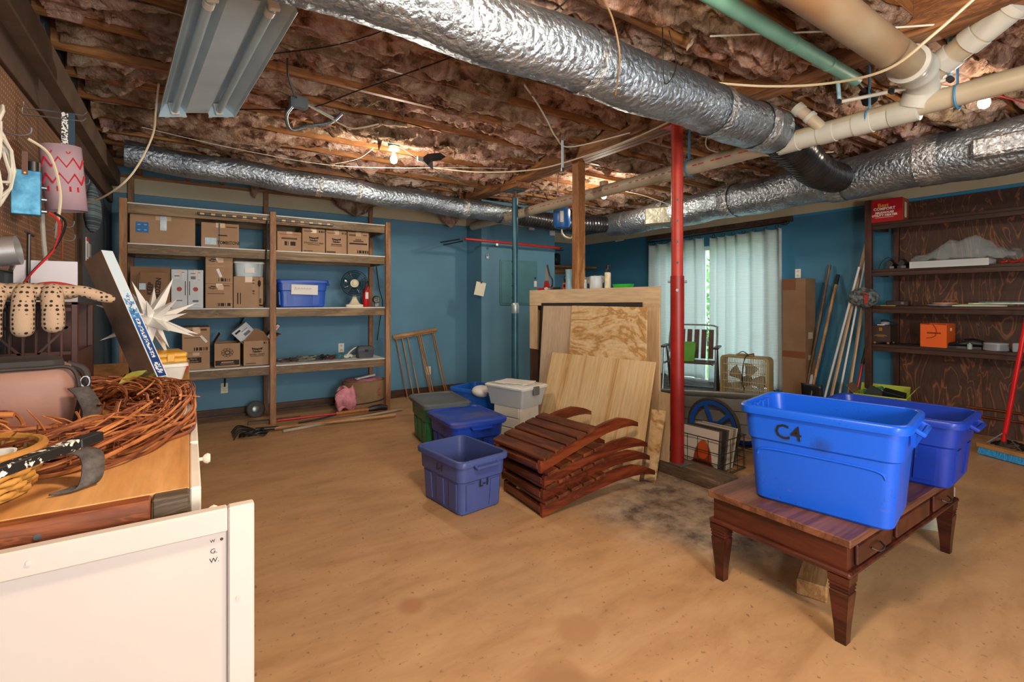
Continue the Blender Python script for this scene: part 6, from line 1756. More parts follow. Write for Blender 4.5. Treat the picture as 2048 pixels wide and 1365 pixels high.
M_BW2 = plain('panel_white', '#c4b8b0', '#bcb0a7', .55, scale=1.5)
MB().box(-.32, .32, .004, .016, .05, .845).build('panel', M_BW2, wbd)
MB().box(.317, .365, -.008, .018, 0, .892, b=.003).build('right_stile', M_BW, wbd)
MB().box(-.365, -.317, -.008, .018, 0, .892, b=.003).build('left_stile', M_BW, wbd)
MB().box(-.316, .316, -.008, .018, .843, .892, b=.003).build('top_rail', M_BW, wbd)
MB().box(-.316, .316, -.008, .018, .0, .048, b=.003).build('bottom_rail', M_BW, wbd)
text('G.', .014, M_INK, wbd, (.292, .003, .805)); text('W.', .014, M_INK, wbd, (.293, .003, .786)); text('W', .009, M_INK, wbd, (.290, .003, .826))
MB().cyl((.306, .003, .826), (.306, .004, .826), .003, n=10).build('nail_hole', plain('hole_brown', '#5a2f1c', None, .8), wbd)
for (x, z) in ((.335, .70), (.02, .868)): MB().cyl((x, -.010, z), (x, -.008, z), .0045, n=10).build('screw_plug', M_BW, wbd)

# wreath of grapevine twigs
wr_ = thing('grapevine_wreath', 'large tangled grapevine twig wreath lying on the workbench', 'wreath', (-.31, 2.02, BZ))
M_TWIG = plain('twig_brown', '#8a4a26', '#c07a44', .55, scale=14)
M_TWIG2 = plain('twig_dark', '#5b2c18', '#8a4a28', .6, scale=14)
rs = random.Random(17)
def twig(span, r, out=None, up=.0):
    q0 = rs.uniform(0, 6.283); n = max(5, int(span * 6)); pts = []
    ro = rs.gauss(0, .046); zo = .048 + rs.gauss(0, .022); ph = rs.uniform(0, 6); tw = rs.uniform(1.2, 3.0); dr = rs.uniform(-.05, .05)
    for k in range(n + 1):
        t_ = k / n; q = q0 + span * t_
        rad_ = ro + dr * t_ + .022 * math.cos(tw * span * t_ * 2 + ph)
        zz = zo + .025 * math.sin(tw * span * t_ * 2 + ph) + up * t_
        # the ring rises toward the crate at the back
        x = (.25 + rad_) * math.cos(q); y = (.44 + rad_) * math.sin(q)
        zz += .0
        pts.append((max(-.33, min(.325, x)), y, max(.006, zz)))
    return bez(pts, 3)
for nm, m_, cnt in (('twigs', M_TWIG, 250), ('dark_twigs', M_TWIG2, 170)):
    b = MB()
    for k in range(cnt):
        b.tube(twig(rs.uniform(.5, 2.4), 0), rs.uniform(.0018, .0048), 5)
    for k in range(cnt // 2):   # short stubs poking out
        q = rs.uniform(0, 6.283); p = Vector((.27 * math.cos(q), .46 * math.sin(q), .05 + rs.uniform(-.02, .05)))
        d = Vector((rs.gauss(0, 1), rs.gauss(0, 1), rs.gauss(0, .5))).normalized() * rs.uniform(.04, .12)
        e = p + d; e.z = max(e.z, .006); e.x = min(e.x, .34)
        b.tube([p, (p + e) / 2 + Vector((0, 0, .006)), e], [.0028, .0022, .0012], 5)
    o = b.build(nm, m_, wr_, smooth=True, ang=60); o['kind'] = 'stuff'
for k in range(7):
    MB().tube(twig(rs.uniform(1.6, 2.6), 0), .0075, 7).build('thick_vine', M_TWIG, wr_, smooth=True, ang=60)
for k, (x, y, z, rz_) in enumerate(((.13, .36, .10, 20), (.17, .39, .09, -50))):
    P = [[(.05 * (i / 5 - .5) * 2, .028 * math.sin(math.pi * i / 5) * (j - 1), .012 * abs(j - 1) - .02 * (i / 5 - .5) ** 2) for j in range(3)] for i in range(6)]
    MB().grid(P).build('leaf', plain('dry_leaf', '#6f7a2a', '#9a8a30', .5), wr_, smooth=True, loc=(x, y, z), rot=(R(20), R(-25), R(rz_)))

# camera bag inside the wreath
bg = thing('camera_bag', 'taupe and black padded bag sitting inside the twig wreath', 'bag', (-.47, 2.12, BZ + .002), 10)
M_TAUPE = plain('taupe_nylon', '#9a7467', '#8e6a5d', .55, scale=6, bmp=.1)
M_BAGB = plain('bag_black', '#26211f', '#322b28', .7)
b = MB(); loft(b, [rrect(.145, .10, .04, 0), rrect(.155, .11, .05, .03), rrect(.16, .112, .05, .14), rrect(.145, .10, .05, .19), rrect(.12, .075, .04, .20)]); b.build('bag_body', M_TAUPE, bg, smooth=True, ang=60)
b = MB(); loft(b, [rrect(.13, .09, .04, .196), rrect(.125, .088, .04, .214), rrect(.09, .06, .03, .222)]); b.build('top_flap', M_BAGB, bg, smooth=True, ang=60)
MB().tube(bez([(.150, -.105, .012), (.163, -.100, .10), (.145, -.10, .185), (.07, -.104, .193), (-.05, -.105, .193), (-.145, -.10, .19)], 6), .006, 7).build('piping', M_BAGB, bg, smooth=True)
MB().tube(bez([(.135, .02, .19), (.18, .02, .16), (.183, .0, .08), (.18, -.03, .01)], 6), .013, 8).build('side_strap', M_BAGB, bg, smooth=True)
MB().tube([(.18 + .012 * math.cos(k * .628), -.02, .13 + .018 * math.sin(k * .628)) for k in range(10)], .0028, 6, closed=True).build('d_ring', M_STEEL, bg)

# wicker basket
wk = thing('wicker_basket', 'honey-coloured wicker basket at the left edge of the workbench', 'basket', (-.40, 1.42, BZ + .001))
M_WICK = plain('wicker', '#c08c46', '#a8742f', .45, scale=20)
for k in range(6):
    z = .012 + .0135 * k; r_ = .118 + .0035 * k
    pts = [((r_ + .005 * (1 if (j + k) % 2 else -1)) * math.cos(2 * math.pi * j / 32), (r_ + .005 * (1 if (j + k) % 2 else -1)) * math.sin(2 * math.pi * j / 32), z) for j in range(32)]
    MB().tube(pts, .0068, 6, closed=True).build('weaver', M_WICK, wk, smooth=True, ang=70)
for k in range(16):
    q = 2 * math.pi * k / 16
    MB().tube([(.115 * math.cos(q), .115 * math.sin(q), .004), (.136 * math.cos(q), .136 * math.sin(q), .09)], .004, 6).build('stake', M_WICK, wk)
MB().cyl((0, 0, .002), (0, 0, .008), .12, n=28).build('base', M_WICK, wk)
MB().tube([(.138 * math.cos(2 * math.pi * j / 32), .138 * math.sin(2 * math.pi * j / 32), .092) for j in range(32)], .009, 8, closed=True).build('rim', M_WICK, wk, smooth=True)
wt = thing('white_dish', 'white plastic lid showing inside the wicker basket', 'dish', (-.37, 1.38, BZ + .055), rot=(R(12), 0, 0))
b = MB(); loft(b, [rrect(.06, .05, .015, 0), rrect(.07, .06, .015, .025), rrect(.066, .056, .015, .025), rrect(.057, .047, .015, .004)]); b.build('dish_body', M_WPL, wt, smooth=True)
def ribbon(pts, w, wdir, thick, name, m, parent, loc=None):
    P = bez(pts, 6); wv = Vector(wdir).normalized() * w / 2
    return MB().grid([[tuple(p - wv), tuple(p), tuple(p + wv)] for p in P]).build(name, m, parent, smooth=True, ang=60, solid=thick, loc=loc)
dn = thing('denim_strap', 'curled charcoal denim strap on the workbench beside the basket', 'strap', (-.20, 1.37, BZ + .003))
M_DENIM = plain('charcoal_denim', '#3b3735', '#57514d', .9, scale=60, bmp=.3, bscale=200)
ribbon([(-.11, .09, .075), (-.05, .07, .065), (.0, .05, .066), (.022, .03, .055), (.026, .0, .02), (.015, -.015, .004), (-.02, -.02, .004)], .045, (.75, .66, 0), .004, 'band', M_DENIM, dn)
d2 = thing('bag_strap', 'dark denim strap with a silver snap beside the taupe bag', 'strap', (-.27, 1.96, BZ + .04))
ribbon([(-.02, .05, .09), (.0, .03, .07), (.02, .0, .03), (.025, -.02, -.005)], .05, (.85, .5, 0), .004, 'band', M_DENIM, d2)
MB().ball((.026, -.045, .008), .008, 8, (1, .5, 1)).build('snap', M_STEEL, d2, smooth=True)
pk = thing('paint_stick', 'black stick flecked with white paint resting across the basket and twigs', 'stick', (-.19, 1.30, BZ + .112), rot=(0, R(-3), R(52)))
MB().box(-.52, 0, -.012, .012, -.010, .010, b=.002).build('stick_body', plain('flecked_black', '#151413', '#d8d4ca', .5, scale=70, lo=.56, hi=.60), pk)
MB().box(.0005, .05, -.012, .012, -.010, .010, b=.002).build('bare_tip', M_BLACK, pk)

# brown milk crate standing on end with gloves over it
mc = thing('milk_crate', 'dark brown plastic milk crate standing on the workbench under the gloves', 'crate', (-.505, 2.72, BZ + .002), 0)
M_CRATE = plain('crate_brown', '#3f2119', '#4b2a1f', .42)
cx0, cx1, cy0, cy1, ch_ = -.14, .14, -.19, .19, .395
for (x, y) in ((cx0, cy0), (cx1 - .02, cy0), (cx0, cy1 - .02), (cx1 - .02, cy1 - .02)):
    MB().box(x, x + .02, y, y + .02, 0, ch_, b=.002).build('corner_post', M_CRATE, mc)
MB().box(cx0, cx1, cy0, cy1, ch_ - .012, ch_ + .0, b=.002).build('top_plate', M_CRATE, mc)
MB().box(cx0, cx1, cy0, cy1, 0, .010, b=.002).build('bottom_plate', M_CRATE, mc)
for z in (.10, .19, .29, .36):
    MB().box(cx0 + .02, cx1 - .02, cy0 + .002, cy0 + .012, z, z + .012).build('cross_rib', M_CRATE, mc)
for k in range(6):
    x = cx0 + .05 + .036 * k
    MB().box(x, x + .006, cy0 - .002, cy0 + .014, .01, ch_ - .012).build('upright_rib', M_CRATE, mc)
for s_ in (-1, 1):
    MB().bar((0 - s_ * .11, cy0 + .006, .03), (0 + s_ * .11, cy0 + .006, .30), .008, .008).build('diagonal_rib', M_CRATE, mc)
MB().box(cx1 - .008, cx1 + .0, cy0 + .02, cy1 - .02, 0.011, .20).build('side_panel', M_CRATE, mc)
MB().box(cx0, cx1, cy1 - .010, cy1, .011, ch_ - .013).build('back_panel', M_CRATE, mc)
gl = thing('work_glove', 'dotted knit work glove draped over the brown crate, fingers hanging', 'glove', (-.485, 2.52, BZ + .40), 0)
gl.scale = (1.28, 1.2, 1.28)
def dots():
    m, nt, n, l, bs = newmat('dotted_knit')
    mp = coords(nt, vary=False)
    v = n.new('ShaderNodeTexVoronoi'); v.inputs['Scale'].default_value = 78; v.inputs['Randomness'].default_value = .12
    l.new(mp.outputs[0], v.inputs['Vector'])
    r = ramp(nt, v.outputs['Distance'], [(.30, '#2a2320'), (.36, '#b89d82')])
    l.new(r.outputs[0], bs.inputs['Base Color']); bs.inputs['Roughness'].default_value = .9
    k = noise(nt, mp, 260, 2); bump(nt, bs, k.outputs['Fac'], .4, .003)
    return m
M_DOT = dots()
M_KNIT = plain('cream_knit', '#bfa78c', '#ab9277', .95, scale=60, bmp=.4, bscale=240)
b = MB(); loft(b, [[(x, y, z) for (x, y, z) in [(-.10 + .0, -.03 + .09 * math.cos(q * .5236) * s0, .012 + .028 * math.sin(q * .5236) * s0) for q in range(12)]] for s0 in (.2,)] + [[(xx, -.01 + .055 * ss_ * math.cos(q * .5236), .028 + .024 * ss_ * math.sin(q * .5236)) for q in range(12)] for xx, ss_ in ((-.09, .9), (-.03, 1.08), (.03, 1.05), (.08, .9), (.10, .6))]); b.build('palm', M_DOT, gl, smooth=True, ang=70)
for k, (x, L_, dx) in enumerate(((-.115, .10, -.02), (-.065, .115, -.010), (-.010, .10, .0), (.045, .09, .008))):
    MB().tube(bez([(x, -.02, .032), (x + dx * .3, -.062, .022), (x + dx, -.082, -.03), (x + dx, -.084, -L_ + .03), (x + dx, -.08, -L_)], 6), [.021] * 4 + [.0255] * 16 + [.025, .023, .020, .016, .009], 12).build('finger', M_DOT, gl, smooth=True, ang=70)
MB().tube(bez([(.07, -.02, .03), (.11, -.03, .03), (.15, -.025, .015), (.185, -.02, .004)], 6), [.017] * 12 + [.017, .016, .015, .014, .012, .010, .006], 12).build('thumb', M_DOT, gl, smooth=True, ang=70)
MB().tube(bez([(-.02, .05, .045), (.03, .055, .055), (.08, .05, .045), (.125, .02, .03)], 6), .006, 7).build('red_cuff_trim', plain('trim_red', '#b81f22', None, .8), gl, smooth=True)
wp = MB().box(-.105, .105, -.003, .003, 0, .58, b=.001).build('foam_board', plain('cool_white', '#d4d2da', None, .7), loc=(-.53, 2.945, BZ + .001)); tag(wp, 'plain white board standing upright behind the brown crate', 'board')
# long flat game-like box leaning on the crate
fb = thing('flat_box', 'long flat box with a blue and white spine leaning on the brown crate', 'box', (-.12, 2.70, BZ + .055))
A_ = Vector((-.333, .333, .884)).normalized(); T_ = Vector((.707, .707, 0)); D_ = A_.cross(T_).normalized()
Mfb = Matrix((A_, T_, D_)).transposed().to_4x4()
MB().box(0, .66, 0, .052, .001, .115, Mfb, b=.001).build('box_shell', plain('flatbox_dark', '#6b5546', '#3c2f29', .4, scale=4), fb)
def spine():
    m, nt, n, l, bs = newmat('spine_print')
    tc = n.new('ShaderNodeTexCoord'); sp = n.new('ShaderNodeSeparateXYZ'); l.new(tc.outputs['Generated'], sp.inputs[0])
    mp = coords(nt, vary=False); q = noise(nt, mp, 30, 5, .7)
    ad = n.new('ShaderNodeMath'); ad.operation = 'MULTIPLY_ADD'; ad.inputs[1].default_value = .8; l.new(q.outputs['Fac'], ad.inputs[0]); l.new(sp.outputs[2], ad.inputs[2])
    r = ramp(nt, ad.outputs[0], [(.55, '#163a78'), (.85, '#1f62ac'), (1.0, '#5fa3d4'), (1.15, '#d3e6f2')])
    l.new(r.outputs[0], bs.inputs['Base Color']); bs.inputs['Roughness'].default_value = .3
    return m
MB().box(.004, .656, .005, .047, -.0012, 0.0005, Mfb).build('spine_print', spine(), fb)
MB().box(0, .66, 0, .052, -.0008, .0008, Mfb).build('spine_edge', plain('white_card', '#dfe3e8', None, .4), fb)
Mt = Matrix((A_, -T_, -D_)).transposed().to_4x4()
for (s_, u, sz) in ():
    o = text(s_, sz, M_WH, fb, (0, 0, 0), bold=.0004); p = A_ * u + T_ * .026 - D_ * .0022
    M4 = Mt.copy(); M4.translation = p; o.matrix_local = M4
for (u0, u1, v0, v1) in ((.02, .075, .010, .040), (.10, .30, .016, .034), (.33, .42, .020, .030)):
    MB().box(u0, u1, v0, v1, -.0022, -.0012, Mfb).build('spine_lettering', plain('smeared_white', '#1a4586', '#dfe6ee', .4, scale=130, lo=.48, hi=.52), fb)
# many-pointed white star
ms = thing('paper_star', 'large white many-pointed star ornament on the workbench', 'ornament', (-.165, 3.12, BZ + .30), rot=(R(12), R(20), R(25)))
M_STAR = plain('star_white', '#e6e4de', '#dcdad3', .45)
dirs = []
for x in (-1, 0, 1):
    for y in (-1, 0, 1):
        for z in (-1, 0, 1):
            if (x, y, z) != (0, 0, 0): dirs.append(Vector((x, y, z)))
b = MB()
MB().ball((0, 0, 0), .062, 8).build('core', M_STAR, ms)
for d in dirs:
    k = abs(d.x) + abs(d.y) + abs(d.z)
    L_ = {1: .245, 2: .225, 3: .17}[int(k)]; w_ = {1: .034, 2: .030, 3: .026}[int(k)]
    Q_ = d.to_track_quat('Z', 'Y').to_matrix().to_4x4()
    n_ = 3 if k == 3 else 4
    vs = [(w_ * math.cos(2 * math.pi * j / n_ + .785), w_ * math.sin(2 * math.pi * j / n_ + .785), .048) for j in range(n_)] + [(0, 0, L_)]
    MB().add(vs, [(j, (j + 1) % n_, n_) for j in range(n_)], Q_).build('point', M_STAR, ms)
yc = thing('tool_case', 'yellow plastic tool case under the white star', 'case', (-.125, 3.10, BZ + .088), 8)
M_YEL = plain('case_yellow', '#d9a013', '#cc940e', .4)
MB().box(-.10, .10, -.13, .13, 0, .026, b=.006).build('case_base', M_YEL, yc); MB().box(-.10, .10, -.13, .13, .0265, .052, b=.006).build('case_lid', M_YEL, yc)
for x in (-.05, .03): MB().box(x - .016, x + .016, -.137, -.130, .008, .046, b=.002).build('latch', M_YEL, yc)
wn_ = thing('food_container', 'white lidded plastic container under the yellow case', 'container', (-.115, 3.08, BZ + .001), 8)
b = MB(); loft(b, [rrect(.075, .10, .02, 0), rrect(.092, .118, .02, .068)]); b.build('tub', M_WPL, wn_, smooth=True, ang=40)
b = MB(); loft(b, [rrect(.098, .124, .02, .068), rrect(.098, .124, .02, .082), rrect(.09, .115, .02, .086)]); b.build('lid', M_WPL, wn_, smooth=True, ang=40)
pp = thing('spray_can', 'small purple bottle behind the white star', 'bottle', (-.24, 3.30, BZ + .001))
MB().lathe([(.028, 0), (.03, .006), (.03, .15), (.018, .175), (.014, .19)], 16).build('bottle_body', plain('purple_plastic', '#3a2a7c', None, .35), pp, smooth=True)
MB().cyl((0, 0, .19), (0, 0, .215), .018, n=12).build('cap', plain('purple_plastic', '#3a2a7c'), pp, smooth=True)
dp = thing('loaf_pan', 'small dark metal pan beside the foot of the flat blue-spined box', 'pan', (-.075, 2.50, BZ + .001), 20)
b = MB(); loft(b, [rrect(.035, .06, .015, 0), rrect(.05, .075, .02, .035), rrect(.048, .073, .02, .035), rrect(.033, .058, .015, .003)]); b.build('pan_body', plain('dark_tin', '#4a453f', '#5c5750', .35, .8), dp, smooth=True)
rt = thing('red_pliers', 'red-handled tool tip behind the yellow case', 'tool', (-.03, 3.42, BZ + .002), 20)
MB().tube(bez([(-.02, -.10, .015), (.0, -.03, .02), (.0, .06, .012)], 5), .011, 8).build('grip', plain('trim_red', '#b81f22'), rt, smooth=True); MB().tube([(0, .06, .012), (0, .13, .010)], .007, 8).build('jaw', M_STEEL, rt)
cl2 = MB().ball((0, 0, 0), .05, 10, (1, 1.2, .5)).build('cloth_scrap', plain('pale_scrap', '#d5cdbf', '#c2b9a9', .9, scale=20, bmp=.6), loc=(-.03, 1.98, BZ + .026), smooth=True); tag(cl2, 'pale frayed cloth scrap at the bench edge by the wreath', 'cloth')

# ------------------------------------------------------------------ pegboard and what hangs on it
def pegmat():
    m, nt, n, l, bs = newmat('pegboard_brown')
    mp = coords(nt, (1, 1, 1), vary=False)
    sp = n.new('ShaderNodeSeparateXYZ'); l.new(mp.outputs[0], sp.inputs[0])
    outs = []
    for ax in (1, 2):
        mu = n.new('ShaderNodeMath'); mu.operation = 'MULTIPLY'; mu.inputs[1].default_value = 1 / .0254; l.new(sp.outputs[ax], mu.inputs[0])
        fr = n.new('ShaderNodeMath'); fr.operation = 'FRACT'; l.new(mu.outputs[0], fr.inputs[0])
        sb2 = n.new('ShaderNodeMath'); sb2.operation = 'SUBTRACT'; sb2.inputs[1].default_value = .5; l.new(fr.outputs[0], sb2.inputs[0])
        sq = n.new('ShaderNodeMath'); sq.operation = 'POWER'; sq.inputs[1].default_value = 2; l.new(sb2.outputs[0], sq.inputs[0]); outs.append(sq)
    ad = n.new('ShaderNodeMath'); ad.operation = 'ADD'; l.new(outs[0].outputs[0], ad.inputs[0]); l.new(outs[1].outputs[0], ad.inputs[1])
    t = noise(nt, mp, 2.5, 4)
    base = ramp(nt, t.outputs['Fac'], [(.35, '#6f4a2f'), (.65, '#83593a')])
    lt = n.new('ShaderNodeMath'); lt.operation = 'LESS_THAN'; lt.inputs[1].default_value = .028; l.new(ad.outputs[0], lt.inputs[0])
    c = mix(nt, lt.outputs[0], base.outputs[0], '#b39a78')
    l.new(c, bs.inputs['Base Color']); bs.inputs['Roughness'].default_value = .55
    return m
pgb = thing('pegboard', 'brown hardboard pegboard covering the wall above the workbench', 'pegboard', (-.655, 3.0, 1.45))
MB().box(0, .010, -1.6, 1.38, 0, .84).build('hardboard', pegmat(), pgb)
MB().box(0, .018, 1.381, 1.60, -.02, .84, b=.003).build('end_board', plain('dark_board', '#3d281c', '#4a3122', .6), pgb)
PX = -.645
def peg(label, y, z, L_=.05, name='peg_hook'):
    o = MB().tube(bez([(0, 0, 0), (L_ * .6, 0, -.012), (L_, 0, 0), (L_ * 1.06, 0, .028)], 5), .0028, 6).build(name, M_STEEL, loc=(PX, y, z), smooth=True)
    return tag(o, label, 'hook', 'pegboard hooks')
peg('empty pegboard hook just below the left end of the paper tube', 3.42, 1.70, .06)
peg('empty pegboard hook below the lower right edge of the paper tube', 3.92, 1.78, .06)
peg('lower empty pegboard hook under the paper tube', 3.95, 1.70, .06)
peg('pegboard hook holding the striped cloth bag', 4.38, 2.13, .07)
peg('pegboard hook holding the blue box', 2.80, 2.02, .09)
hr = thing('double_hook', 'long chrome double-wire hook carrying the painted paper tube', 'hook', (PX, 3.13, 2.19))
for dz, dy in ((0, 0), (.035, .02)):
    MB().tube([(0, dy, dz + .03), (0, dy, dz), (.21, dy, dz + .012), (.225, dy, dz + .03)], .0035, 7).build('wire_arm', M_STEEL, hr, smooth=True)
rl = thing('speckled_strap', 'black and white speckled strap with a dark blue back hanging on the double hook', 'strap', (-.49, 3.13, 2.02))
MB().box(-.02, .004, -.002, .001, 0, .21).build('speckled_band', plain('speckle', '#dcdcda', '#15181c', .6, scale=120, lo=.49, hi=.51), rl); MB().box(.005, .028, .001, .004, 0, .21).build('blue_band', plain('dark_blue_band', '#17384c', None, .6), rl)
tu = thing('painted_tube', 'lilac paper tube painted with red zigzags hanging from the pegboard', 'paper craft', (-.49, 3.13, 1.755), rot=(R(3), R(-4), 0))
M_LIL = plain('lilac_paper', '#b59ca6', '#a88f9a', .8, scale=5)
b = MB(); P = []
for i in range(33):
    q = 2 * math.pi * i / 32
    P.append([(.076 * math.cos(q), .076 * math.sin(q), z) for z in (0, .10, .19, .305)])
b.grid(P).build('paper_wall', M_LIL, tu, smooth=True, solid=.002)
M_PRED = plain('paint_red', '#c01c34', None, .7)
base_q = math.atan2(-3.13, .49)
for zc in (.22, .145):
    pts = [(.0785 * math.cos(base_q + R(-70 + 20 * k)), .0785 * math.sin(base_q + R(-70 + 20 * k)), zc + (.022 if k % 2 else -.022)) for k in range(8)]
    MB().tube(pts, .005, 5).build('zigzag_stroke', M_PRED, tu)
for dq in (-30, 18):
    MB().tube([(.0785 * math.cos(base_q + R(dq + 5 * math.cos(k * .5))), .0785 * math.sin(base_q + R(dq + 5 * math.cos(k * .5))), .272 - .010 * math.sin(k * .5)) for k in range(7)], .0025, 5).build('eye_stroke', M_PRED, tu)
for dq in (-45, -18, 14, 36):
    MB().tube([(.0785 * math.cos(base_q + R(dq)), .0785 * math.sin(base_q + R(dq)), z) for z in (.085, .108)], .004, 5).build('dash_stroke', M_PRED, tu)
bx_ = thing('test_meter', 'blue metal box with a leather strap hanging on the pegboard', 'meter', (-.565, 2.80, 1.68), 8)
MB().box(-.045, .045, -.02, .02, 0, .185, b=.003).build('case', plain('weathered_blue', '#2b6d92', '#5aa0bd', .4, .4, scale=22), bx_)
MB().box(-.012, .006, -.023, -.0205, .165, .26).build('leather_strap', plain('leather', '#5c3a26', None, .6), bx_)
MB().cyl((-.003, -.0245, .172), (-.003, -.023, .172), .004, n=8).build('rivet', plain('brass', '#b98a4a', None, .3, .9), bx_)
MB().cyl((.02, .01, .185), (.02, .01, .225), .024, n=14).build('black_knob', M_BLACK, bx_, smooth=True)
for z in (.02, .07, .12): MB().cyl((.046, 0, z), (.062, 0, z), .008, n=10).build('terminal', M_STEEL, bx_)
for k, (m_, lab, dx) in enumerate(((plain('trim_red', '#b81f22'), 'red test lead hanging from the blue box', 0), (M_BLACK, 'black test lead hanging from the blue box', .02))):
    o = MB().tube(bez([(-.50 + dx, 2.81, 1.70), (-.47 + dx, 2.84, 1.66), (-.49, 2.86, 1.55), (-.56, 2.80, 1.42), (-.60, 2.76, 1.30)], 7), .005, 6).build('test_lead', m_, smooth=True); tag(o, lab, 'cable')
o = MB().tube(bez([(-.56, 2.80, 2.0), (-.50, 2.84, 1.95), (-.47, 2.86, 1.80), (-.48, 2.87, 1.66), (-.49, 2.90, 1.60)], 7), .006, 6).build('cream_cord', M_WIREW, smooth=True); tag(o, 'cream cord looped over the hook beside the blue box', 'cable')
o = MB().tube([(-.60 + .02 * math.sin(k), 2.62 + .085 * math.cos(k * .45) , 1.78 + .16 * math.sin(k * .45) + .004 * k) for k in range(44)], .006, 6).build('white_cable_loop', M_CWH, smooth=True); tag(o, 'white cable coil hanging at the left edge of the pegboard', 'cable')
sbg = thing('striped_bag', 'grey striped cloth bag hanging at the far end of the pegboard', 'bag', (-.56, 4.40, 1.80))
b = MB(); P = []
for i in range(22):
    q = 2 * math.pi * i / 22
    P.append([((.045 * s_) * math.cos(q) * (1 + .15 * math.sin(3 * q)), .095 * s_ * math.sin(q), z) for z, s_ in ((0, .25), (.03, .75), (.10, 1.05), (.20, .95), (.28, .6), (.33, .25))])
b.grid(P, close_u=True).build('cloth', stripes('grey_stripe', '#5c7078', '#2f3f47', 170, .5, 'Z'), sbg, smooth=True, ang=80)
bp = thing('blister_pack', 'clear and red blister pack hanging under the striped bag', 'packet', (-.60, 4.50, 1.60))
MB().box(-.002, .002, -.04, .05, 0, .17).build('card', M_PAPER, bp); MB().box(.002, .018, -.03, .04, .03, .13, b=.006).build('blister', glassy('tub_clear', '#b9c2c6'), bp)
MB().box(.0025, .004, -.04, .05, .145, .17).build('red_header', plain('trim_red', '#b81f22'), bp); MB().box(.0025, .004, -.04, .05, .0, .02).build('red_footer', plain('trim_red', '#b81f22'), bp)
M_STEELL = plain('bright_steel', '#d0d2d2', '#b8baba', .3, .7)
hc = thing('steel_collar', 'shiny steel ring hanging at the left edge above the gloves', 'ring', (-.60, 2.72, 1.52))
MB().lathe([(.055, -.03), (.058, -.03), (.058, .03), (.055, .03), (.055, -.03)], 26, Matrix.Rotation(R(80), 4, 'Y'), False, False).build('band', M_STEELL, hc, smooth=True); MB().cyl((.0, .03, -.075), (.0, .06, -.055), .008, n=8).build('screw', M_STEEL, hc)
th = thing('t_handle', 'black T-shaped key hanging below the blue box', 'tool', (-.585, 2.95, 1.40))
MB().tube([(0, -.06, .22), (0, .06, .215)], .006, 8).build('cross_bar', M_BLACK, th, smooth=True); MB().tube([(0, -.01, .218), (0, -.02, .0)], .007, 8).build('shank', M_BLACK, th, smooth=True)
o = MB().tube(bez([(-.60, 3.25, 1.75), (-.60, 3.28, 1.62), (-.60, 3.36, 1.45)], 6), .009, 7).build('grey_cable', plain('pale_grey_cord', '#b3b2ab', None, .5), smooth=True); tag(o, 'flat pale grey cable hanging behind the painted tube', 'cable')
o = MB().tube([(-.60, 3.72, 1.80), (-.60, 3.70, 1.6), (-.60, 3.68, 1.42)], .004, 6).build('copper_wire', M_COPPER); tag(o, 'thin copper rod hanging below the painted tube', 'wire')
# ------------------------------------------------------------------ light fixtures, boxes and wires on the ceiling
def bulb(label, loc, top, m_box, boxm):
    t = thing('bare_bulb', label, 'light bulb', loc)
    b = MB(); b.lathe([(.012, .058), (.014, .045), (.030, .018), (.031, -.005), (.024, -.024), (.008, -.033)], 18); b.build('glass', glow('bulb_glow', '#ffe0b0', 28), t, smooth=True)
    MB().lathe([(.016, .056), (.018, .08), (.034, .085), (.052, .09), (.055, top - .062), (.050, top - .058)], 20).build('porcelain_socket', plain('porcelain', '#e6e3da', None, .25), t, smooth=True)
    MB().lathe([(.050, top - .056), (.052, top - .05), (.052, top)], 16).build('ceiling_box', boxm, t, smooth=True)
    return t
M_BOXB = plain('electrical_blue', '#2d78b4', '#2569a2', .45)
bulb('lit bare bulb in a white socket under a blue box, above the totes', (1.54, 4.23, 2.60), .178, None, M_BOXB)
bulb('lit bare bulb near the top right corner above the brown shelving', (4.27, .90, 2.60), .178, None, plain('galv', '#8b8880'))
bulb('lit bare bulb far back behind the wooden post', (4.20, 4.27, 2.60), .178, None, plain('galv', '#8b8880'))
# fluorescent shop light
U_ = Vector((-.15, 1.305, -.075)).normalized(); V_ = Vector((.386, -.06, .10)); V_ = (V_ - U_ * V_.dot(U_)).normalized(); W_ = V_.cross(U_)
far = Vector((.041, 3.555, 2.475)); L_ = 1.32
Ms = Matrix((V_, U_, W_)).transposed().to_4x4(); Ms.translation = far - U_ * L_
ft = thing('shop_light', 'unlit two-tube fluorescent shop light hanging tilted at the top left', 'light fixture'); ft.matrix_world = Ms
M_SHOP = plain('shop_light_enamel', '#bcd3de', '#b0c8d4', .3, .1)
pf_ = [(-.205, -.020), (-.200, .0), (-.150, .062), (-.085, .062), (-.060, .008), (.060, .008), (.085, .062), (.150, .062), (.200, .0), (.205, -.020)]
b = MB(); b.grid([[(x, 0, z) for x, z in pf_], [(x, L_, z) for x, z in pf_]]); b.build('reflector', M_SHOP, ft, solid=.003)
MB().box(-.06, .06, .02, L_ - .02, .012, .055).build('ballast_channel', M_SHOP, ft)
for x in (-.118, .118):
    MB().cyl((x, .035, .012), (x, L_ - .035, .012), .019, n=16).build('tube', plain('tube_glass', '#a8c0ca', '#a0b8c3', .2), ft, smooth=True)
    for y in (.012, L_ - .032):
        MB().box(x - .022, x + .022, y, y + .02, -.012, .058, b=.003).build('lamp_holder', M_WPL, ft)
    MB().cyl((x, .06, .012), (x, .10, .012), .022, n=16).build('end_cap', M_WPL, ft, smooth=True)
for x in (-.16, -.07, .07, .16): MB().box(x - .012, x + .012, L_ - .004, L_ + .022, -.016, -.012, b=.002).build('end_tab', M_WPL, ft)
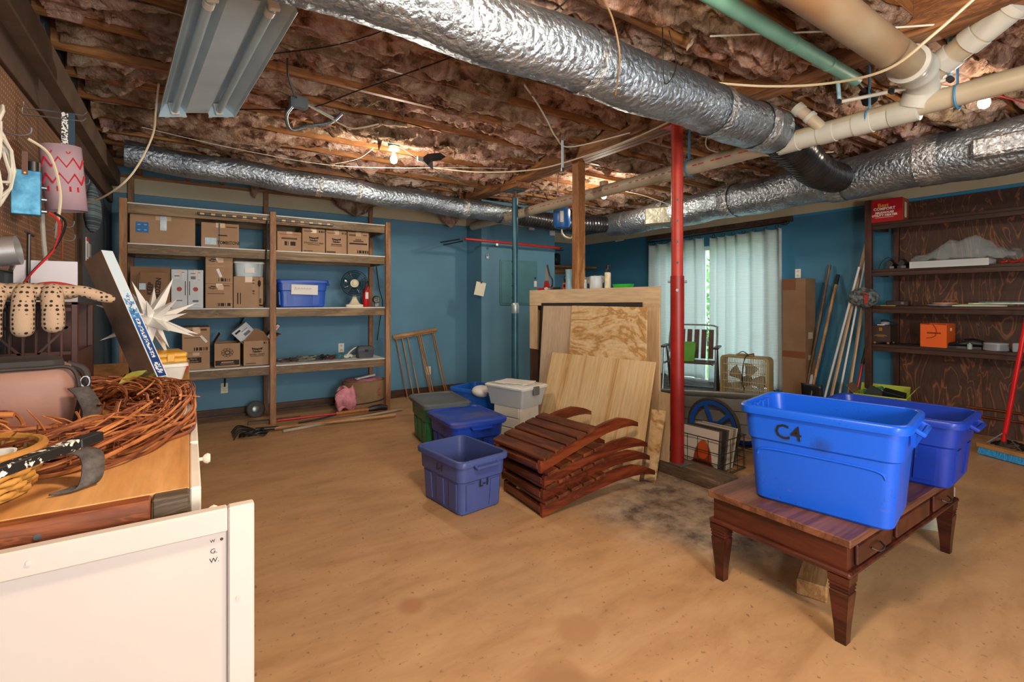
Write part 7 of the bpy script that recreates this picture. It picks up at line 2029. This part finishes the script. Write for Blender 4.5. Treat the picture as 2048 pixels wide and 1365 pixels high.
MB().box(-.205, -.06, L_ - .003, L_, -.018, .06).build('end_plate', M_SHOP, ft); MB().box(.06, .205, L_ - .003, L_, -.018, .06).build('end_plate', M_SHOP, ft)
for y in (.25, L_ - .2): MB().tube([(0, y, .055), (0, y, .30)], .003, 5).build('hanging_chain', M_STEEL, ft)
def wire(label, pts, r, m, name='cable', n=10):
    base = Vector(pts[0])
    o = MB().tube([p - base for p in bez(pts, n)], r, 6).build(name, m, smooth=True, loc=base)
    return tag(o, label, 'cable', 'ceiling cables')
wire('cream cable drooping from the shop light to the pegboard', [(-.14, 3.30, 2.52), (-.16, 3.45, 2.42), (-.18, 3.57, 2.31), (-.25, 3.58, 2.12), (-.33, 3.58, 1.99), (-.48, 3.85, 1.93), (-.62, 4.08, 1.94)], .0055, M_WIREW)
# junction box with conduit
jb = thing('junction_box', 'grey steel junction box under a joist behind the shop light', 'junction box', (.63, 3.62, 2.70), 6)
M_GALV = plain('galv_box', '#8fa3ad', '#7b8f99', .35, .7)
MB().box(-.055, .055, -.03, .03, -.035, .035, b=.004).build('box_body', M_GALV, jb); MB().box(-.058, .058, -.034, -.0305, -.038, .038, b=.002).build('cover', M_GALV, jb)
MB().tube(bez([(-.04, 0, -.035), (-.07, .03, -.10), (-.02, .10, -.16), (.10, .13, -.10), (.26, .12, -.04), (.34, .10, .04)], 10), .012, 10).build('flex_conduit', plain('conduit', '#9fb0b6', '#7d8e95', .35, .8, scale=90, stretch=(1, 1, 1)), jb, smooth=True)
wire('white cable pair from the junction box sagging below the joists', [(.69, 3.62, 2.70), (.85, 3.72, 2.685), (1.02, 3.80, 2.66), (1.12, 3.80, 2.68), (1.25, 3.78, 2.73)], .007, M_WIREW)
wire('grey cable running from the junction box to the blue bulb box', [(.69, 3.62, 2.71), (.95, 3.85, 2.725), (1.25, 4.05, 2.725), (1.50, 4.20, 2.74)], .006, plain('cable_bluegrey', '#7f9aa2', None, .5))
wire('black cable dropping from the joists into the junction box', [(.48, 3.10, 2.75), (.50, 3.2, 2.70), (.56, 3.4, 2.69), (.61, 3.58, 2.72)], .006, M_BLACK)
wire('black cable crossing below the joists from the large duct to the shop light', [(1.42, 1.60, 2.68), (1.45, 1.95, 2.73), (1.25, 2.55, 2.735), (.95, 3.25, 2.735), (.70, 3.75, 2.72), (.3, 4.1, 2.74), (-.1, 4.5, 2.74)], .0045, M_BLACK)
wire('thin black cable crossing the batts right of the shop light', [(1.0, 2.15, 2.74), (.72, 2.65, 2.72), (.40, 3.05, 2.735), (.2, 3.25, 2.74)], .0035, M_BLACK)
wire('thin white cable sagging low in front of the thin duct', [(-.3, 4.6, 2.64), (.3, 4.65, 2.60), (1.0, 4.62, 2.57), (1.6, 4.5, 2.60), (2.2, 4.35, 2.66), (2.75, 4.2, 2.70)], .0024, M_CWH)
wire('cream cable dropping from the bulb box toward the thin duct', [(1.40, 4.35, 2.72), (1.30, 4.5, 2.64), (1.10, 4.6, 2.58)], .0024, M_CWH)
wire('white cable looping under the joist behind the large duct', [(1.80, 2.55, 2.72), (2.05, 2.75, 2.73), (2.30, 2.95, 2.715), (2.55, 3.15, 2.69), (2.75, 3.2, 2.66), (3.0, 2.75, 2.70)], .006, M_CWH)
wire('white cable running under the timber beam side toward the red post', [(2.1, 4.6, 2.70), (2.5, 4.35, 2.66), (2.9, 3.95, 2.655), (3.03, 3.4, 2.66), (3.04, 2.7, 2.665), (3.02, 2.2, 2.70)], .007, M_WIREW)
wire('cream cable curving from the beam across the stained waste pipe', [(2.60, 1.85, 2.68), (2.85, 1.55, 2.60), (2.95, 1.25, 2.53), (2.85, .95, 2.46), (2.78, .75, 2.52), (2.85, .55, 2.70)], .007, M_WIREW)
wire('white cable stretched above the waste pipe at the top right', [(2.3, 1.55, 2.73), (2.9, 1.0, 2.70), (3.4, .55, 2.70), (3.9, .2, 2.72)], .005, M_CWH)
wire('brown cable hanging over the side of the large duct', [(1.55, 1.60, 2.72), (1.60, 1.57, 2.60), (1.66, 1.585, 2.45), (1.75, 1.70, 2.34)], .0045, plain('brown_cable', '#7d6549', None, .5))
wire('dark wire tie looped around the middle of the large duct', [(1.98, 1.60, 2.70), (1.95, 1.575, 2.56), (2.0, 1.60, 2.42), (2.06, 1.58, 2.52), (2.03, 1.60, 2.70)], .003, M_BLACK)
wire('white cable lying under the trunk duct end by the far bulb', [(4.22, 4.24, 2.70), (4.45, 3.9, 2.58), (4.7, 3.6, 2.42), (4.97, 3.4, 2.36)], .004, M_CWH)
wire('grey cable sagging between the beam and blue bulb box', [(1.60, 4.25, 2.74), (2.0, 4.45, 2.66), (2.5, 4.75, 2.63), (2.9, 5.0, 2.66)], .005, plain('cable_grey', '#6f7a7c', None, .5))
wire('pale cable along the joists right of the red post', [(3.3, 2.2, 2.68), (3.7, 2.5, 2.62), (4.2, 2.3, 2.60), (4.8, 2.0, 2.66)], .005, M_WIREW)
wire('thin red and white cable under the joists above the trunk duct', [(3.6, 1.2, 2.70), (4.3, .95, 2.71), (5.0, .8, 2.72), (5.9, .6, 2.73)], .006, plain('red_cable', '#9a3030', None, .5))
# thin thermometer-like tube hanging by the beam, black scraps, metal plate
tmm = thing('hanging_tube', 'small clear vertical tube hanging by a wire beside the timber beam', 'gauge', (2.60, 3.13, 2.42))
MB().box(-.010, .010, -.008, .008, 0, .25, b=.003).build('tube_body', plain('pale_tube', '#c6d3d8', None, .3), tmm); MB().box(-.012, .012, -.009, .009, -.012, .02, b=.002).build('end_cap', M_STEEL, tmm); MB().tube([(0, 0, .25), (0, 0, .30)], .004, 5).build('hook', M_STEEL, tmm)
sc_ = thing('torn_felt', 'ragged black felt scrap hanging from the joists right of the bulb', 'scrap', (1.86, 4.15, 2.60))
MB().add([(-.09, 0, .03), (-.02, .02, .09), (.10, .01, .12), (.16, .0, .09), (.11, .0, .05), (.02, -.01, .02), (.03, 0, -.06), (-.02, .01, -.02)], [(0, 1, 2, 3, 4, 5, 7), (5, 6, 7)]).build('felt', plain('black_felt', '#1c1c20', '#2a2a2f', .95, scale=30, bmp=.5), sc_, solid=.006)
MB().box(-.13, -.07, -.01, .01, .0, .05, b=.006).build('grey_clip', plain('grey_tape', '#8b9295', None, .5), sc_)
MB().tube([(.05, .01, .10), (.05, .02, .17)], .003, 5).build('hanging_wire', M_BLACK, sc_)
np_ = MB().box(-.06, .06, -.03, .03, -.002, .002).build('nail_plate', M_STEEL, loc=(1.67, 2.47, 2.777)); tag(np_, 'bright steel nail plate on a joist left of the large duct', 'plate')
# loose pink flaps hanging over the back wall top
for k, (x, y, w_, h_, lab) in enumerate(((1.75, 6.2, .28, .20, 'pink fibreglass flap hanging over the plate above the right shelves'), (3.05, 6.15, .20, .24, 'pointed fibreglass flap hanging in front of the blue corner'), (.62, 6.2, .05, .16, 'small brown fibreglass tuft hanging above the middle shelf post'))):
    b = MB(); flap(b, 0, 0, 0, w_, h_, 300 + k, .1); o = b.build('insulation_scrap', M_INS, loc=(x, y, 2.60 if k != 2 else 2.66), smooth=True, ang=80); tag(o, lab, 'insulation', 'loose fibreglass scraps')
